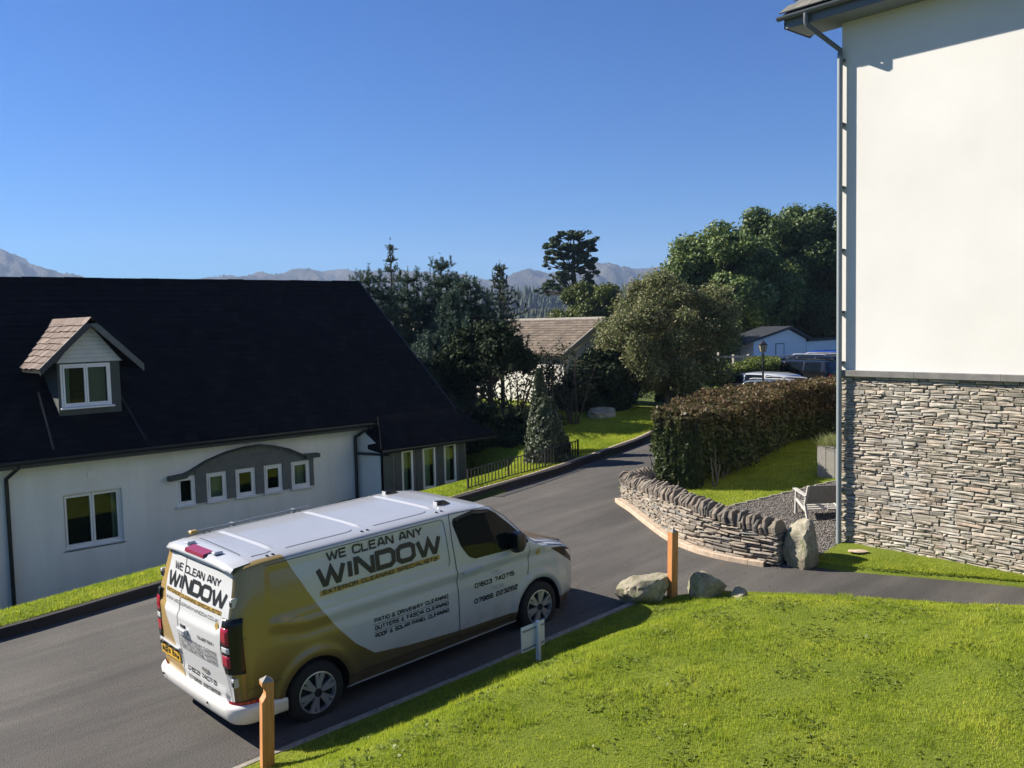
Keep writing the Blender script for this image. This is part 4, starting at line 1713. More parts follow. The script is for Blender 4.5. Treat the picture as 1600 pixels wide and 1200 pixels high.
while y_ < bk - 0.1:
    w = 0.105
    V = [(apx - w, y_, apz - w * rl + 0.035), (apx, y_, apz + 0.05), (apx + w, y_, apz - w * rl + 0.035)]
    V += [(a, y_ + 0.28, c) for a, b, c in V]
    npmesh("ridge_tile", V, [(0, 1, 4, 3), (1, 2, 5, 4), (0, 2, 1), (3, 4, 5)], M_TILE, dr)
    y_ += 0.29
for s_, ex in ((-1, exl), (1, exr)):
    pl = [(ex, ez - 0.10), (ex, ez + 0.035), (apx, apz + 0.04), (apx, apz - 0.115)]
    MB().prism(pl, 'y', FY - 0.03, FY - 0.004).build("bargeboard", M_GREYBOARD if s_ > 0 else M_FASCIA, dr)
# lead flashing strips beside the dormer
M_LEAD = mat("weathered_lead", (0.02, 0.022, 0.025), 0.8)
for xa in (dx0 - 0.22, dx1 + 0.22):
    P = []
    for k in range(6):
        yy = EY + 0.1 + (DY + 0.4 - EY) * k / 5
        P.append((xa + 0.10 * (1 - k / 5) * (1 if xa > 1 else -1), yy, EZ + (yy - EY) * math.tan(slope) + 0.03))
    MB().tube(P, 0.022, 4).build("lead_flashing", M_LEAD, roof_l)

# set the finished house on its plot beyond the verge
lh.location = lh_site[0]
lh.scale = (lh_site[1],) * 3
# ------------------------------------------------------------------ lettering: a wide square stroke alphabet
_c = 0.20
GL = {
 'A': (1, [[(0, 0), (.36, 1), (.64, 1), (1, 0)], [(.14, .30), (.86, .30)]]),
 'B': (1, [[(0, 0), (0, 1), (.85, 1), (1, .86), (1, .64), (.88, .53), (0, .53)], [(.88, .53), (1, .40), (1, .14), (.85, 0), (0, 0)]]),
 'C': (1, [[(1, .72), (1, .84), (.84, 1), (.16, 1), (0, .84), (0, .16), (.16, 0), (.84, 0), (1, .16), (1, .28)]]),
 'D': (1, [[(0, 0), (0, 1), (.80, 1), (1, .80), (1, .20), (.80, 0), (0, 0)]]),
 'E': (.92, [[(.92, 1), (0, 1), (0, 0), (.92, 0)], [(0, .52), (.84, .52)]]),
 'F': (.88, [[(.88, 1), (0, 1), (0, 0)], [(0, .50), (.80, .50)]]),
 'G': (1, [[(1, .74), (1, .84), (.84, 1), (.16, 1), (0, .84), (0, .16), (.16, 0), (.84, 0), (1, .16), (1, .46), (.56, .46)]]),
 'H': (1, [[(0, 0), (0, 1)], [(1, 0), (1, 1)], [(0, .52), (1, .52)]]),
 'I': (.12, [[(.06, 0), (.06, 1)]]),
 'K': (1, [[(0, 0), (0, 1)], [(.95, 1), (.30, .52), (1, 0)], [(0, .52), (.30, .52)]]),
 'L': (.85, [[(0, 1), (0, 0), (.85, 0)]]),
 'M': (1.15, [[(0, 0), (0, 1), (.16, 1), (.575, .16), (.99, 1), (1.15, 1), (1.15, 0)]]),
 'N': (1, [[(0, 0), (0, 1), (.14, 1), (.86, 0), (1, 0), (1, 1)]]),
 'O': (1, [[(.20, 0), (.80, 0), (1, .18), (1, .82), (.80, 1), (.20, 1), (0, .82), (0, .18), (.20, 0)]]),
 'P': (.95, [[(0, 0), (0, 1), (.80, 1), (.95, .86), (.95, .52), (.80, .40), (0, .40)]]),
 'R': (1, [[(0, 0), (0, 1), (.82, 1), (.96, .86), (.96, .58), (.82, .46), (0, .46)], [(.72, .46), (1, 0)]]),
 'S': (1, [[(.97, .74), (.97, .86), (.83, 1), (.15, 1), (.01, .86), (.01, .65), (.15, .53), (.85, .50), (.99, .38), (.99, .14), (.85, 0), (.15, 0), (.01, .14), (.01, .27)]]),
 'T': (1, [[(0, 1), (1, 1)], [(.5, 1), (.5, 0)]]),
 'U': (1, [[(0, 1), (0, .17), (.17, 0), (.83, 0), (1, .17), (1, 1)]]),
 'V': (1, [[(0, 1), (.44, 0), (.56, 0), (1, 1)]]),
 'W': (1.45, [[(0, 1), (.30, 0), (.42, 0), (.725, .88), (1.03, 0), (1.15, 0), (1.45, 1)]]),
 'X': (1, [[(0, 0), (1, 1)], [(0, 1), (1, 0)]]),
 'Y': (1, [[(0, 1), (.5, .44), (1, 1)], [(.5, .44), (.5, 0)]]),
 'X2': (1, []),
 '&': (1, [[(1, .04), (.28, .60), (.20, .72), (.20, .88), (.32, 1), (.62, 1), (.74, .88), (.74, .76)], [(.28, .60), (.02, .42), (0, .14), (.14, 0), (.62, 0), (.86, .20), (.92, .44)]]),
 '0': (1, [[(.20, 0), (.80, 0), (1, .18), (1, .82), (.80, 1), (.20, 1), (0, .82), (0, .18), (.20, 0)]]),
 '1': (.35, [[(0, .80), (.30, 1), (.30, 0)]]),
 '2': (1, [[(0, .76), (0, .86), (.15, 1), (.85, 1), (1, .86), (1, .64), (.86, .54), (.14, .46), (0, .34), (0, 0), (1, 0)]]),
 '3': (1, [[(0, .76), (0, .86), (.15, 1), (.85, 1), (1, .86), (1, .64), (.88, .53), (.30, .53)], [(.88, .53), (1, .40), (1, .14), (.85, 0), (.15, 0), (0, .14), (0, .26)]]),
 '4': (1, [[(.80, 0), (.80, 1), (.66, 1), (0, .30), (0, .24), (1, .24)]]),
 '5': (1, [[(.95, 1), (.03, 1), (.03, .58), (.84, .58), (1, .44), (1, .14), (.85, 0), (.15, 0), (0, .14), (0, .22)]]),
 '6': (1, [[(.96, .80), (.96, .87), (.83, 1), (.15, 1), (0, .85), (0, .15), (.15, 0), (.85, 0), (1, .15), (1, .43), (.86, .57), (0, .57)]]),
 '7': (.95, [[(0, 1), (.95, 1), (.95, .85), (.36, 0)]]),
 '9': (1, [[(1, .43), (.15, .43), (0, .57), (0, .86), (.15, 1), (.85, 1), (1, .86), (1, .15), (.85, 0), (.15, 0), (.03, .13), (.03, .2)]]),
 ':': (.14, [[(.07, .10), (.07, .24)], [(.07, .60), (.07, .74)]]),
 '.': (.14, [[(.07, -.02), (.07, .12)]]),
 ' ': (.42, []),
}


def stroke_poly(pts, hw, asp, up=0.0):
    """offset a polyline by hw on both sides with mitres. asp scales x so stroke weight is even"""
    P = [Vector((p[0] * asp, p[1])) for p in pts]
    closed = (P[0] - P[-1]).length < 1e-6 and len(P) > 2
    if closed:
        P = P[:-1]
    n = len(P)
    Lf, Rt = [], []
    for i in range(n):
        if closed or 0 < i < n - 1:
            a, b, c = P[(i - 1) % n], P[i], P[(i + 1) % n]
            d1, d2 = (b - a).normalized(), (c - b).normalized()
            n1, n2 = Vector((-d1.y, d1.x)), Vector((-d2.y, d2.x))
            m = (n1 + n2)
            m = m.normalized() if m.length > 1e-4 else n1
            k = hw / max(0.45, m.dot(n1))
            Lf.append(b + m * k)
            Rt.append(b - m * k)
        else:
            d = (P[1] - P[0]).normalized() if i == 0 else (P[-1] - P[-2]).normalized()
            nn_ = Vector((-d.y, d.x))
            Lf.append(P[i] + nn_ * hw)
            Rt.append(P[i] - nn_ * hw)
    q = []
    rng_ = range(n) if closed else range(n - 1)
    for i in rng_:
        j = (i + 1) % n
        q.append((Lf[i], Rt[i], Rt[j], Lf[j]))
    return q


def text_width(txt, asp, sp):
    return sum(GL[c][0] * asp + sp for c in txt) - sp


def lettering(txt, x0, x1, z0, h, mapf, m, parent, weight=0.09, slant=0.0, sp=0.26, bold_x=1.0, name="lettering"):
    """text between x0 and x1 (in the chart of mapf), baseline z0, height h; mapf(u, v, lift) -> 3D point"""
    W = x1 - x0
    sgn = 1 if W > 0 else -1
    W = abs(W)
    # natural width with aspect 1
    n = len(txt)
    lo, hi = 0.2, 6.0
    for _ in range(40):
        a = (lo + hi) / 2
        if text_width(txt, a, sp * a * 0.8 + weight * 1.5) * h > W:
            hi = a
        else:
            lo = a
    asp = lo
    spc = sp * asp * 0.8 + weight * 1.5
    cx = 0.0
    V, F = [], []
    hw = weight
    last = None
    for ch in txt + ' ':
        w, strokes = GL[ch]
        if ch == ' ' and V:
            last = npmesh(name, V, F, m, parent)
            V, F = [], []
        for si, st in enumerate(strokes):
            # keep strokes inside the cap height
            st2 = [(p[0], hw + p[1] * (1 - 2 * hw)) for p in st]
            for q in stroke_poly(st2, hw, asp):
                quad = [(cx + p.x, p.y) for p in q]
                seg = max(1, int(max(abs(quad[0][0] - quad[3][0]), abs(quad[0][1] - quad[3][1])) * h / 0.05))
                for k in range(seg):
                    t0, t1 = k / seg, (k + 1) / seg
                    c4 = []
                    for (e0, e1, tt_) in ((quad[0], quad[3], t0), (quad[1], quad[2], t0), (quad[1], quad[2], t1), (quad[0], quad[3], t1)):
                        c4.append((e0[0] + (e1[0] - e0[0]) * tt_, e0[1] + (e1[1] - e0[1]) * tt_))
                    b = len(V)
                    for (px, pz) in c4:
                        u = x0 + sgn * (px * h + slant * pz * h)
                        V.append(mapf(u, z0 + pz * h, 0.0006 * si))
                    F.append((b, b + 1, b + 2, b + 3))
        cx += w * asp + spc
    return last


# ------------------------------------------------------------------ the van (own axes: x forward from the rear, y left, z up)
van = thing("panel_van", "white and gold sign-written long panel van parked along the kerb", "van", (-0.44, -5.77, -0.05), None, (0, R(-2.18), R(1.67)), True)
GOLD = (0.285, 0.20, 0.052)
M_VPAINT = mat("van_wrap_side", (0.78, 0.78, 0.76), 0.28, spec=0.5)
M_VPAINT.node_tree.nodes["Principled BSDF"].inputs["Coat Weight"].default_value = 0.5
M_VPAINT.node_tree.nodes["Principled BSDF"].inputs["Coat Roughness"].default_value = 0.06
t = NT(M_VPAINT)
xyz = t.sep(t.coord("Object"))
fc = t.n("ShaderNodeFloatCurve")
cm = fc.mapping.curves[0]
# boundary x (divided by 5.5) as a function of z (divided by 2.2)
bp = [(0.0, 5.4), (0.36, 5.2), (0.40, 4.2), (0.44, 3.0), (0.50, 2.2), (0.56, 1.72), (0.75, 1.47), (0.96, 1.28), (1.25, 1.07), (1.51, 0.92), (1.78, 0.78), (2.03, 0.66), (2.2, 0.6)]
cm.points[0].location = (bp[0][0] / 2.2, bp[0][1] / 5.5)
cm.points[1].location = (1.0, bp[-1][1] / 5.5)
for a, b in bp[1:-1]:
    cm.points.new(a / 2.2, b / 5.5)
for p_ in cm.points:
    p_.handle_type = 'VECTOR'
fc.mapping.update()
t.l(t.math('DIVIDE', xyz[2], 2.2), fc.inputs["Value"])
xb = t.math('MULTIPLY', fc.outputs[0], 5.5)
isg = t.math('LESS_THAN', xyz[0], xb)
side = t.math('GREATER_THAN', t.math('ABSOLUTE', xyz[1]), 0.80)
low = t.math('LESS_THAN', xyz[2], 1.955)
isg = t.math('MULTIPLY', isg, t.math('MULTIPLY', side, low))
# band of darker bronze print near the boundary's foot
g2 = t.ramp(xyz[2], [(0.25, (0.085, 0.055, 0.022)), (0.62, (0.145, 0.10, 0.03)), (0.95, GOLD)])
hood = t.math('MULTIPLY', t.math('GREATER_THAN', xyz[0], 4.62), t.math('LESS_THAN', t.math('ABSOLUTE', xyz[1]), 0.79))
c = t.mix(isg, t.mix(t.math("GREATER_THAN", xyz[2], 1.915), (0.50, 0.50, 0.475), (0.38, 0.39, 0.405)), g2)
c = t.mix(hood, c, (0.16, 0.11, 0.055))
f = t.noise(1.7, 5, 0.6, t.coord("Object"))
c = t.mix(0.35, c, t.ramp(f, [(0.35, (0.82, 0.81, 0.78)), (0.6, (1, 1, 1))]), 'MULTIPLY')
# road film along the sills
dz = t.math('SUBTRACT', 0.75, xyz[2])
dirt = t.math('MULTIPLY', t.math('MINIMUM', t.math('MAXIMUM', dz, 0.0), 0.4), t.ramp(t.noise(5, 6, 0.7, t.coord("Object")), [(0.35, (0.2, 0.2, 0.2)), (0.7, (1.2, 1.2, 1.2))]))
c = t.mix(dirt, c, (0.12, 0.105, 0.085))
t.color(c)
M_VREAR = mat("van_wrap_rear", (0.78, 0.78, 0.76), 0.3, spec=0.5)
M_VREAR.node_tree.nodes["Principled BSDF"].inputs["Coat Weight"].default_value = 0.4
t = NT(M_VREAR)
xyz = t.sep(t.coord("Object"))
fc = t.n("ShaderNodeFloatCurve")
cm = fc.mapping.curves[0]
bp = [(0.0, 0.05), (0.36, 0.10), (0.46, 0.20), (0.70, 0.34), (1.02, 0.50), (1.25, 0.64), (1.55, 0.72), (1.85, 0.70), (2.2, 0.66)]
cm.points[0].location = (0, bp[0][1])
cm.points[1].location = (1.0, bp[-1][1])
for a, b in bp[1:-1]:
    cm.points.new(a / 2.2, b)
fc.mapping.update()
t.l(t.math('DIVIDE', xyz[2], 2.2), fc.inputs["Value"])
isg = t.math('MULTIPLY', t.math('GREATER_THAN', xyz[1], fc.outputs[0]), t.math('LESS_THAN', xyz[2], 1.93))
c = t.mix(isg, (0.62, 0.62, 0.61), (0.40, 0.26, 0.08))
t.color(c)
M_VWHITE = mat("van_white", (0.46, 0.47, 0.48), 0.25, spec=0.5)
M_VWHITE.node_tree.nodes["Principled BSDF"].inputs["Coat Weight"].default_value = 0.4
M_BUMP = noisy("bumper_white", (0.62, 0.60, 0.56), (0.74, 0.72, 0.67), 3, 0.45, 0.0)
M_BLACKPL = mat("black_plastic", (0.012, 0.012, 0.013), 0.45)
M_GLOSSBLK = mat("gloss_black", (0.008, 0.009, 0.010), 0.22, spec=0.35)
M_TINT = mat("tinted_glass", (0.006, 0.009, 0.010), 0.03, spec=0.28)
M_PRINT = mat("black_print", (0.012, 0.012, 0.012), 0.4)
M_GREYPRINT = mat("grey_print", (0.33, 0.32, 0.28), 0.4)
M_GOLDPRINT = mat("gold_print", (0.42, 0.27, 0.06), 0.4)
M_OUTLINE = mat("white_outline_print", (0.78, 0.78, 0.76), 0.4)
M_REDLENS = mat("red_lens", (0.35, 0.012, 0.03), 0.12, spec=0.7)
M_BRAKE = mat("brake_lens", (0.28, 0.03, 0.06), 0.2, spec=0.7)
M_CLEARLENS = mat("clear_lens", (0.55, 0.55, 0.55), 0.1, spec=0.8)
M_PLATE = mat("yellow_plate", (0.78, 0.45, 0.03), 0.35)
M_RUBBER = mat("tyre_rubber", (0.014, 0.014, 0.014), 0.85)
M_ALLOY = mat("alloy_rim", (0.48, 0.48, 0.49), 0.35, metal=0.6)
M_ALLOYD = mat("alloy_dark", (0.03, 0.03, 0.032), 0.45, metal=0.4)

ZT = [(0, 1.925), (.05, 1.95), (.15, 1.972), (.4, 1.985), (1, 1.99), (3.1, 1.985), (3.45, 1.965), (3.65, 1.93), (3.8, 1.875), (4.0, 1.71), (4.2, 1.53), (4.4, 1.355), (4.52, 1.265), (4.65, 1.235), (4.9, 1.185), (5.1, 1.125), (5.25, 1.04), (5.33, .95), (5.39, .82), (5.43, .66), (5.45, .50)]
WD = [(0, .905), (.02, .935), (.05, .962), (.10, .982), (.2, .995), (.5, 1.0), (3.6, 1.0), (4.2, .992), (4.6, .978), (4.9, .955), (5.1, .915), (5.22, .86), (5.32, .78), (5.40, .66), (5.45, .52)]
ZBELT = [(0, 1.24), (4.4, 1.24), (4.7, 1.13), (5.0, 1.06), (5.2, .98), (5.3, .88), (5.4, .70), (5.45, .46)]
ZBOT = [(0, .30), (.3, .27), (.6, .25), (4.9, .25), (5.2, .24), (5.45, .26)]
WX = (0.945, 4.445)
WZ = 0.345
RARCH = 0.415


def rear_tilt(z):
    return 0.155 * float(sm((z - 1.22) / 0.78)) + 0.02 * (1 - float(sm((z - 0.4) / 0.5)))


def side_detail(x, z):
    """outward displacement of the side skin"""
    d = 0.0
    # shelf of the belt line and hollow beneath it
    if 0.35 < x < 5.05:
        k = float(sm((x - 0.35) / 0.25)) * float(sm((5.05 - x) / 0.4))
        zc = 1.205 + 0.0 * x + 0.10 * float(sm((0.9 - x) / 0.6)) - 0.03 * float(sm((x - 4.3) / 0.6))
        d += k * 0.020 * math.exp(-((z - zc) / 0.022) ** 2)
        d += k * 0.016 * float(sm((zc - z) / 0.02)) * math.exp(-((z - zc) / 0.07) ** 2)
        d -= k * 0.018 * math.exp(-((z - (zc - 0.135)) / 0.05) ** 2)
    # recessed upper panel
    if 0.42 < x < 2.9:
        e = min(x - 0.42, 2.9 - x, z - 1.30, 1.885 - z)
        d -= 0.013 * float(sm(e / 0.03))
    # wheel arch flares
    for wx in WX:
        r = math.hypot(x - wx, z - WZ)
        d += 0.028 * math.exp(-((r - 0.47) / 0.055) ** 2) * float(sm((z - 0.2) / 0.2))
    # rocker
    d -= 0.030 * float(sm((0.40 - z) / 0.14))
    return d


def half_section(x):
    """(y, z) from sill up over the shoulder to the roof centre; constant count"""
    w = float(interp(x, WD))
    zt = float(interp(x, ZT))
    zb = min(float(interp(x, ZBELT)), zt - 0.05)
    z0 = min(float(interp(x, ZBOT)), zb - 0.08)
    cab = float(sm((x - 3.6) / 0.9))
    drop = 0.075 * (1 - cab) + 0.045 * cab
    zs = zt - drop
    front = float(sm((x - 4.35) / 0.35))
    ys = w * (0.895 * (1 - front) + 0.865 * front)
    if 3.7 < x < 4.6:
        ys = w * 0.885
    P = []
    NLo, NUp, NRf = 30, 20, 12
    for i in range(NLo):
        t_ = i / (NLo - 1)
        z = z0 + (zb - z0) * t_
        bul = 0.018 * math.sin(math.pi * min(1, t_)) - 0.02 * (1 - t_) ** 2
        y = w - 0.018 + bul
        P.append((y + side_detail(x, z), z))
    for i in range(1, NUp + 1):
        t_ = i / NUp
        z = zb + (zs - zb) * t_
        y = (w - 0.018) + (ys - w + 0.018) * (t_ ** 1.9)
        k = float(sm((1 - t_) / 0.15))
        P.append((y + side_detail(x, z) * k, z))
    for i in range(1, NRf + 1):
        t_ = i / NRf
        a = t_ * math.pi / 2
        # superellipse corner to a gently crowned roof
        y = ys * (1 - t_ ** 1.25) if False else ys * math.cos(a) ** 0.55 if t_ < 1 else 0.0
        z = zs + drop * (math.sin(a) ** 0.9)
        P.append((y, z))
    return P


xs_v = sorted(set([0, .008, .02, .035, .055, .08, .11, .15] + [round(.19 + .035 * i, 4) for i in range(int((5.25 - .19) / .035) + 1)] + [5.27, 5.29, 5.31, 5.33, 5.35, 5.37, 5.39, 5.41, 5.425, 5.44, 5.45]))
SECS = [half_section(x) for x in xs_v]
NP = len(SECS[0])


def body_x(x, z):
    return x + rear_tilt(z) * max(0.0, 1 - x / 0.6)


V = []
for x, S in zip(xs_v, SECS):
    for sgn in (-1, 1):
        for (y, z) in S:
            V.append([body_x(x, z), sgn * y, z])
V = np.array(V)


def vid(i, s, j):
    return i * 2 * NP + s * NP + j


# pull skin vertices inside the wheel arches onto the arch edge
inside = np.zeros(len(V), bool)
for wx in WX:
    for idx in range(len(V)):
        if V[idx, 2] < 1.0 and abs(V[idx, 1]) > 0.6:
            dx_, dz_ = V[idx, 0] - wx, V[idx, 2] - WZ
            r_ = math.hypot(dx_, dz_)
            if r_ < RARCH:
                inside[idx] = True
Vn = V.copy()
for wx in WX:
    for idx in np.nonzero(inside)[0]:
        dx_, dz_ = V[idx, 0] - wx, V[idx, 2] - WZ
        r_ = math.hypot(dx_, dz_)
        if r_ < RARCH:
            k = RARCH / max(r_, 1e-3)
            Vn[idx, 0] = wx + dx_ * k
            Vn[idx, 2] = WZ + dz_ * k
F, MI = [], []
for i in range(len(xs_v) - 1):
    for s_ in (0, 1):
        for j in range(NP - 1):
            q = (vid(i, s_, j), vid(i + 1, s_, j), vid(i + 1, s_, j + 1), vid(i, s_, j + 1))
            if all(inside[k] for k in q):
                continue
            if s_ == 1:
                q = q[::-1]
            cx = sum(V[k][0] for k in q) / 4
            cy = sum(abs(V[k][1]) for k in q) / 4
            mi = 1 if (j >= 50 and 3.84 < cx < 4.50 and cy < 0.84) else 0
            F.append(q)
            MI.append(mi)
# close along the roof centre line is automatic because y = 0 there; nose cap
i = len(xs_v) - 1
for j in range(NP - 1):
    F.append((vid(i, 0, j), vid(i, 1, j), vid(i, 1, j + 1), vid(i, 0, j + 1)))
    MI.append(0)
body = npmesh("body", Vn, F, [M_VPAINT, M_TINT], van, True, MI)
me = body.data
bm = bmesh.new()
bm.from_mesh(me)
bmesh.ops.remove_doubles(bm, verts=bm.verts, dist=0.0004)
bmesh.ops.recalc_face_normals(bm, faces=bm.faces)
bm.to_mesh(me)
bm.free()
me.polygons.foreach_set("use_smooth", np.ones(len(me.polygons), dtype=bool))
me.set_sharp_from_angle(angle=R(50))


def sideY(x, z):
    i = int(np.searchsorted(xs_v, x))
    i = min(max(i, 1), len(xs_v) - 1)
    t_ = (x - xs_v[i - 1]) / (xs_v[i] - xs_v[i - 1])
    ys = []
    for S in (SECS[i - 1], SECS[i]):
        ys.append(np.interp(z, [p[1] for p in S[:50]], [p[0] for p in S[:50]]))
    return float(ys[0] * (1 - t_) + ys[1] * t_)


def roofZ(x, y):
    i = int(np.searchsorted(xs_v, x))
    i = min(max(i, 1), len(xs_v) - 1)
    t_ = (x - xs_v[i - 1]) / (xs_v[i] - xs_v[i - 1])
    zs_ = []
    for S in (SECS[i - 1], SECS[i]):
        A_ = S[49:]
        zs_.append(np.interp(abs(y), [p[0] for p in A_[::-1]], [p[1] for p in A_[::-1]]))
    return float(zs_[0] * (1 - t_) + zs_[1] * t_)


def smap(x, z, lift=0.0, base=0.004):       # right-hand (kerb) side
    return (body_x(x, z), -(sideY(x, z) + base + lift), z)


def rear_bulge(y, z):
    """rear skin x at (y, z)"""
    w = float(np.interp(z, [p[1] for p in SECS[0][:50]], [p[0] for p in SECS[0][:50]]))
    tt_ = min(1.0, abs(y) / w)
    x = rear_tilt(z) - 0.028 * (1 - tt_ ** 2.2)
    # ledge under the panel (window) area, sweeping up at the outer ends
    zl = 1.285 + 0.06 * float(sm((abs(y) - 0.62) / 0.25))
    x -= 0.030 * float(sm((zl - z) / 0.035)) * float(sm((z - 0.55) / 0.6)) * float(sm((0.93 - abs(y)) / 0.06))
    # raised lower plinth of the doors
    x -= 0.012 * float(sm((0.66 - z) / 0.03)) * float(sm((0.80 - abs(y)) / 0.05))
    return x


# rear skin
S0 = SECS[0]
NRY = 61
V, F = [], []
rows = list(range(NP))
for j in rows:
    yj, zj = S0[j]
    for k in range(NRY):
        tt_ = -1 + 2 * k / (NRY - 1)
        y = yj * tt_
        V.append((rear_bulge(y, zj) if abs(tt_) < 0.999 else body_x(0, zj), y, zj))
for a in range(len(rows) - 1):
    for k in range(NRY - 1):
        i0 = a * NRY + k
        F.append((i0, i0 + NRY, i0 + NRY + 1, i0 + 1))
rear = npmesh("rear_doors", V, F, [M_VREAR], van, True)


def rmap(y, z, lift=0.0, base=0.005):
    return (rear_bulge(y, z) - base - lift, y, z)


def strip_path(pts, w, mapf, m, parent, name, lift=0.0, step=0.04):
    """thin strip following pts in a chart"""
    P = [Vector(p) for p in pts]
    Q = []
    for a, b in zip(P, P[1:]):
        n = max(1, int((b - a).length / step))
        for k in range(n):
            Q.append(a.lerp(b, k / n))
    Q.append(P[-1])
    V, F = [], []
    for i, p in enumerate(Q):
        d = (Q[min(i + 1, len(Q) - 1)] - Q[max(i - 1, 0)]).normalized()
        n = Vector((-d.y, d.x)) * w / 2
        V += [mapf(p.x + n.x, p.y + n.y, lift), mapf(p.x - n.x, p.y - n.y, lift)]
    for i in range(len(Q) - 1):
        F.append((2 * i, 2 * i + 1, 2 * i + 3, 2 * i + 2))
    return npmesh(name, V, F, m, parent)


def convex_patch(poly, mapf, m, parent, name, lift=0.0, nz=16, nx=14, thick=0.0):
    zs_ = [p[1] for p in poly]
    lo, hi = min(zs_), max(zs_)
    V, F = [], []
    n = len(poly)
    for k in range(nz + 1):
        z = lo + (hi - lo) * (k / nz)
        zz = min(max(z, lo + 1e-5), hi - 1e-5)
        xs = []
        for i in range(n):
            a, b = poly[i], poly[(i + 1) % n]
            if (a[1] - zz) * (b[1] - zz) <= 0 and abs(a[1] - b[1]) > 1e-9:
                xs.append(a[0] + (b[0] - a[0]) * (zz - a[1]) / (b[1] - a[1]))
        xl, xr = min(xs), max(xs)
        for i in range(nx + 1):
            V.append(mapf(xl + (xr - xl) * i / nx, z, lift))
    for k in range(nz):
        for i in range(nx):
            a = k * (nx + 1) + i
            F.append((a, a + 1, a + nx + 2, a + nx + 1))
    return npmesh(name, V, F, m, parent, True)


def round_poly(poly, r=0.05, n=4):
    out = []
    N_ = len(poly)
    for i in range(N_):
        a, b, c = Vector(poly[i - 1]), Vector(poly[i]), Vector(poly[(i + 1) % N_])
        d1, d2 = (a - b), (c - b)
        r1 = min(r, d1.length * 0.4)
        r2 = min(r, d2.length * 0.4)
        p, q = b + d1.normalized() * r1, b + d2.normalized() * r2
        for k in range(n + 1):
            t_ = k / n
            out.append(tuple((1 - t_) ** 2 * p + 2 * t_ * (1 - t_) * b + t_ ** 2 * q))
    return out


# chassis and wheel wells
mb = MB()
mb.box(0.25, 5.15, -0.72, 0.72, 0.24, 1.1)
mb.box(0.2, 0.5, -0.8, 0.8, 0.24, 0.9).box(1.45, 3.95, -0.88, 0.88, 0.26, 0.8)
mb.build("underbody", M_BLACKPL, van)
for wx in WX:
    for s_ in (-1, 1):
        V, F = [], []
        for k in range(25):
            a = -0.35 + (math.pi + 0.7) * k / 24
            for yy in (0.70, 0.965):
                V.append((wx + (RARCH + 0.002) * math.cos(a), s_ * yy, WZ + (RARCH + 0.002) * math.sin(a)))
        for k in range(24):
            F.append((2 * k, 2 * k + 1, 2 * k + 3, 2 * k + 2))
        npmesh("arch_liner", V, F, M_BLACKPL, van, True)


def wheel(parent, x, y, z, r, w, side, spokes=6, rr=0.68, name="wheel"):
    """tyre with rim, disc and spokes as sub-parts; side is -1 for the right"""
    V, F = [], []
    prof_ = [(-w / 2, r * 0.66), (-w / 2, r * .80), (-w / 2 * .96, r * .93), (-w / 2 * .78, r * .99), (-w * .2, r), (w * .2, r), (w / 2 * .78, r * .99), (w / 2 * .96, r * .93), (w / 2, r * .80), (w / 2, r * .66), (w / 2 * 0.7, r * .62)]
    n = 48
    for k in range(n):
        a = 2 * math.pi * k / n
        for (py, pr) in prof_:
            V.append((x + pr * math.cos(a), y + py, z + pr * math.sin(a)))
    m_ = len(prof_)
    for k in range(n):
        q = (k + 1) % n
        for j in range(m_ - 1):
            F.append((k * m_ + j, q * m_ + j, q * m_ + j + 1, k * m_ + j + 1))
    tyre = npmesh(name, V, F, M_RUBBER, parent, True)
    yo = y + side * w / 2
    mb = MB()
    # rim lip
    R0 = r * rr
    for (ra, rb_, ya, yb) in ((R0, R0 * .94, 0.0, 0.004), (R0 * .94, R0 * .90, 0.004, -0.05)):
        V, F = [], []
        for k in range(n):
            a = 2 * math.pi * k / n
            V += [(x + ra * math.cos(a), yo + side * ya, z + ra * math.sin(a)), (x + rb_ * math.cos(a), yo + side * yb, z + rb_ * math.sin(a))]
        for k in range(n):
            q = (k + 1) % n
            F.append((2 * k, 2 * q, 2 * q + 1, 2 * k + 1))
        mb.add(V, F)
    mb.build("rim", M_ALLOY, tyre, smooth='all')
    mb = MB()
    mb.tube([(x, yo - side * 0.075, z), (x, yo - side * 0.06, z)], R0 * 0.95, 32)
    mb.build("brake_disc", M_ALLOYD, tyre)
    mb = MB()
    for k in range(spokes):
        a0 = 2 * math.pi * k / spokes + 0.3
        for sgn in (-1, 1):
            aa = a0 + sgn * 0.17
            ab = a0 + sgn * 0.05
            p0 = Vector((x + 0.20 * R0 * math.cos(ab), yo + side * 0.004, z + 0.20 * R0 * math.sin(ab)))
            p1 = Vector((x + 0.93 * R0 * math.cos(aa), yo - side * 0.006, z + 0.93 * R0 * math.sin(aa)))
            d = (p1 - p0).normalized()
            nrm = Vector((-d.z, 0, d.x))
            wa, wb = 0.022, 0.015 if sgn > 0 else 0.03
            V = []
            for p, ww in ((p0, wa), (p1, wb)):
                for q in ((-1, 0), (1, 0), (1, -0.03), (-1, -0.03)):
                    V.append(p + nrm * q[0] * ww + Vector((0, side * q[1], 0)))
            mb.add(V, [(0, 1, 5, 4), (1, 2, 6, 5), (2, 3, 7, 6), (3, 0, 4, 7), (0, 3, 2, 1), (4, 5, 6, 7)])
    mb.build("spokes", M_ALLOY, tyre)
    mb = MB()
    mb.tube([(x, yo - side * 0.05, z), (x, yo + side * 0.012, z)], R0 * 0.20, 20)
    mb.build("hub_cap", M_ALLOYD, tyre)
    return tyre


for wx in WX:
    for s_ in (-1, 1):
        wheel(van, wx, s_ * 0.865, WZ, 0.345, 0.225, s_)

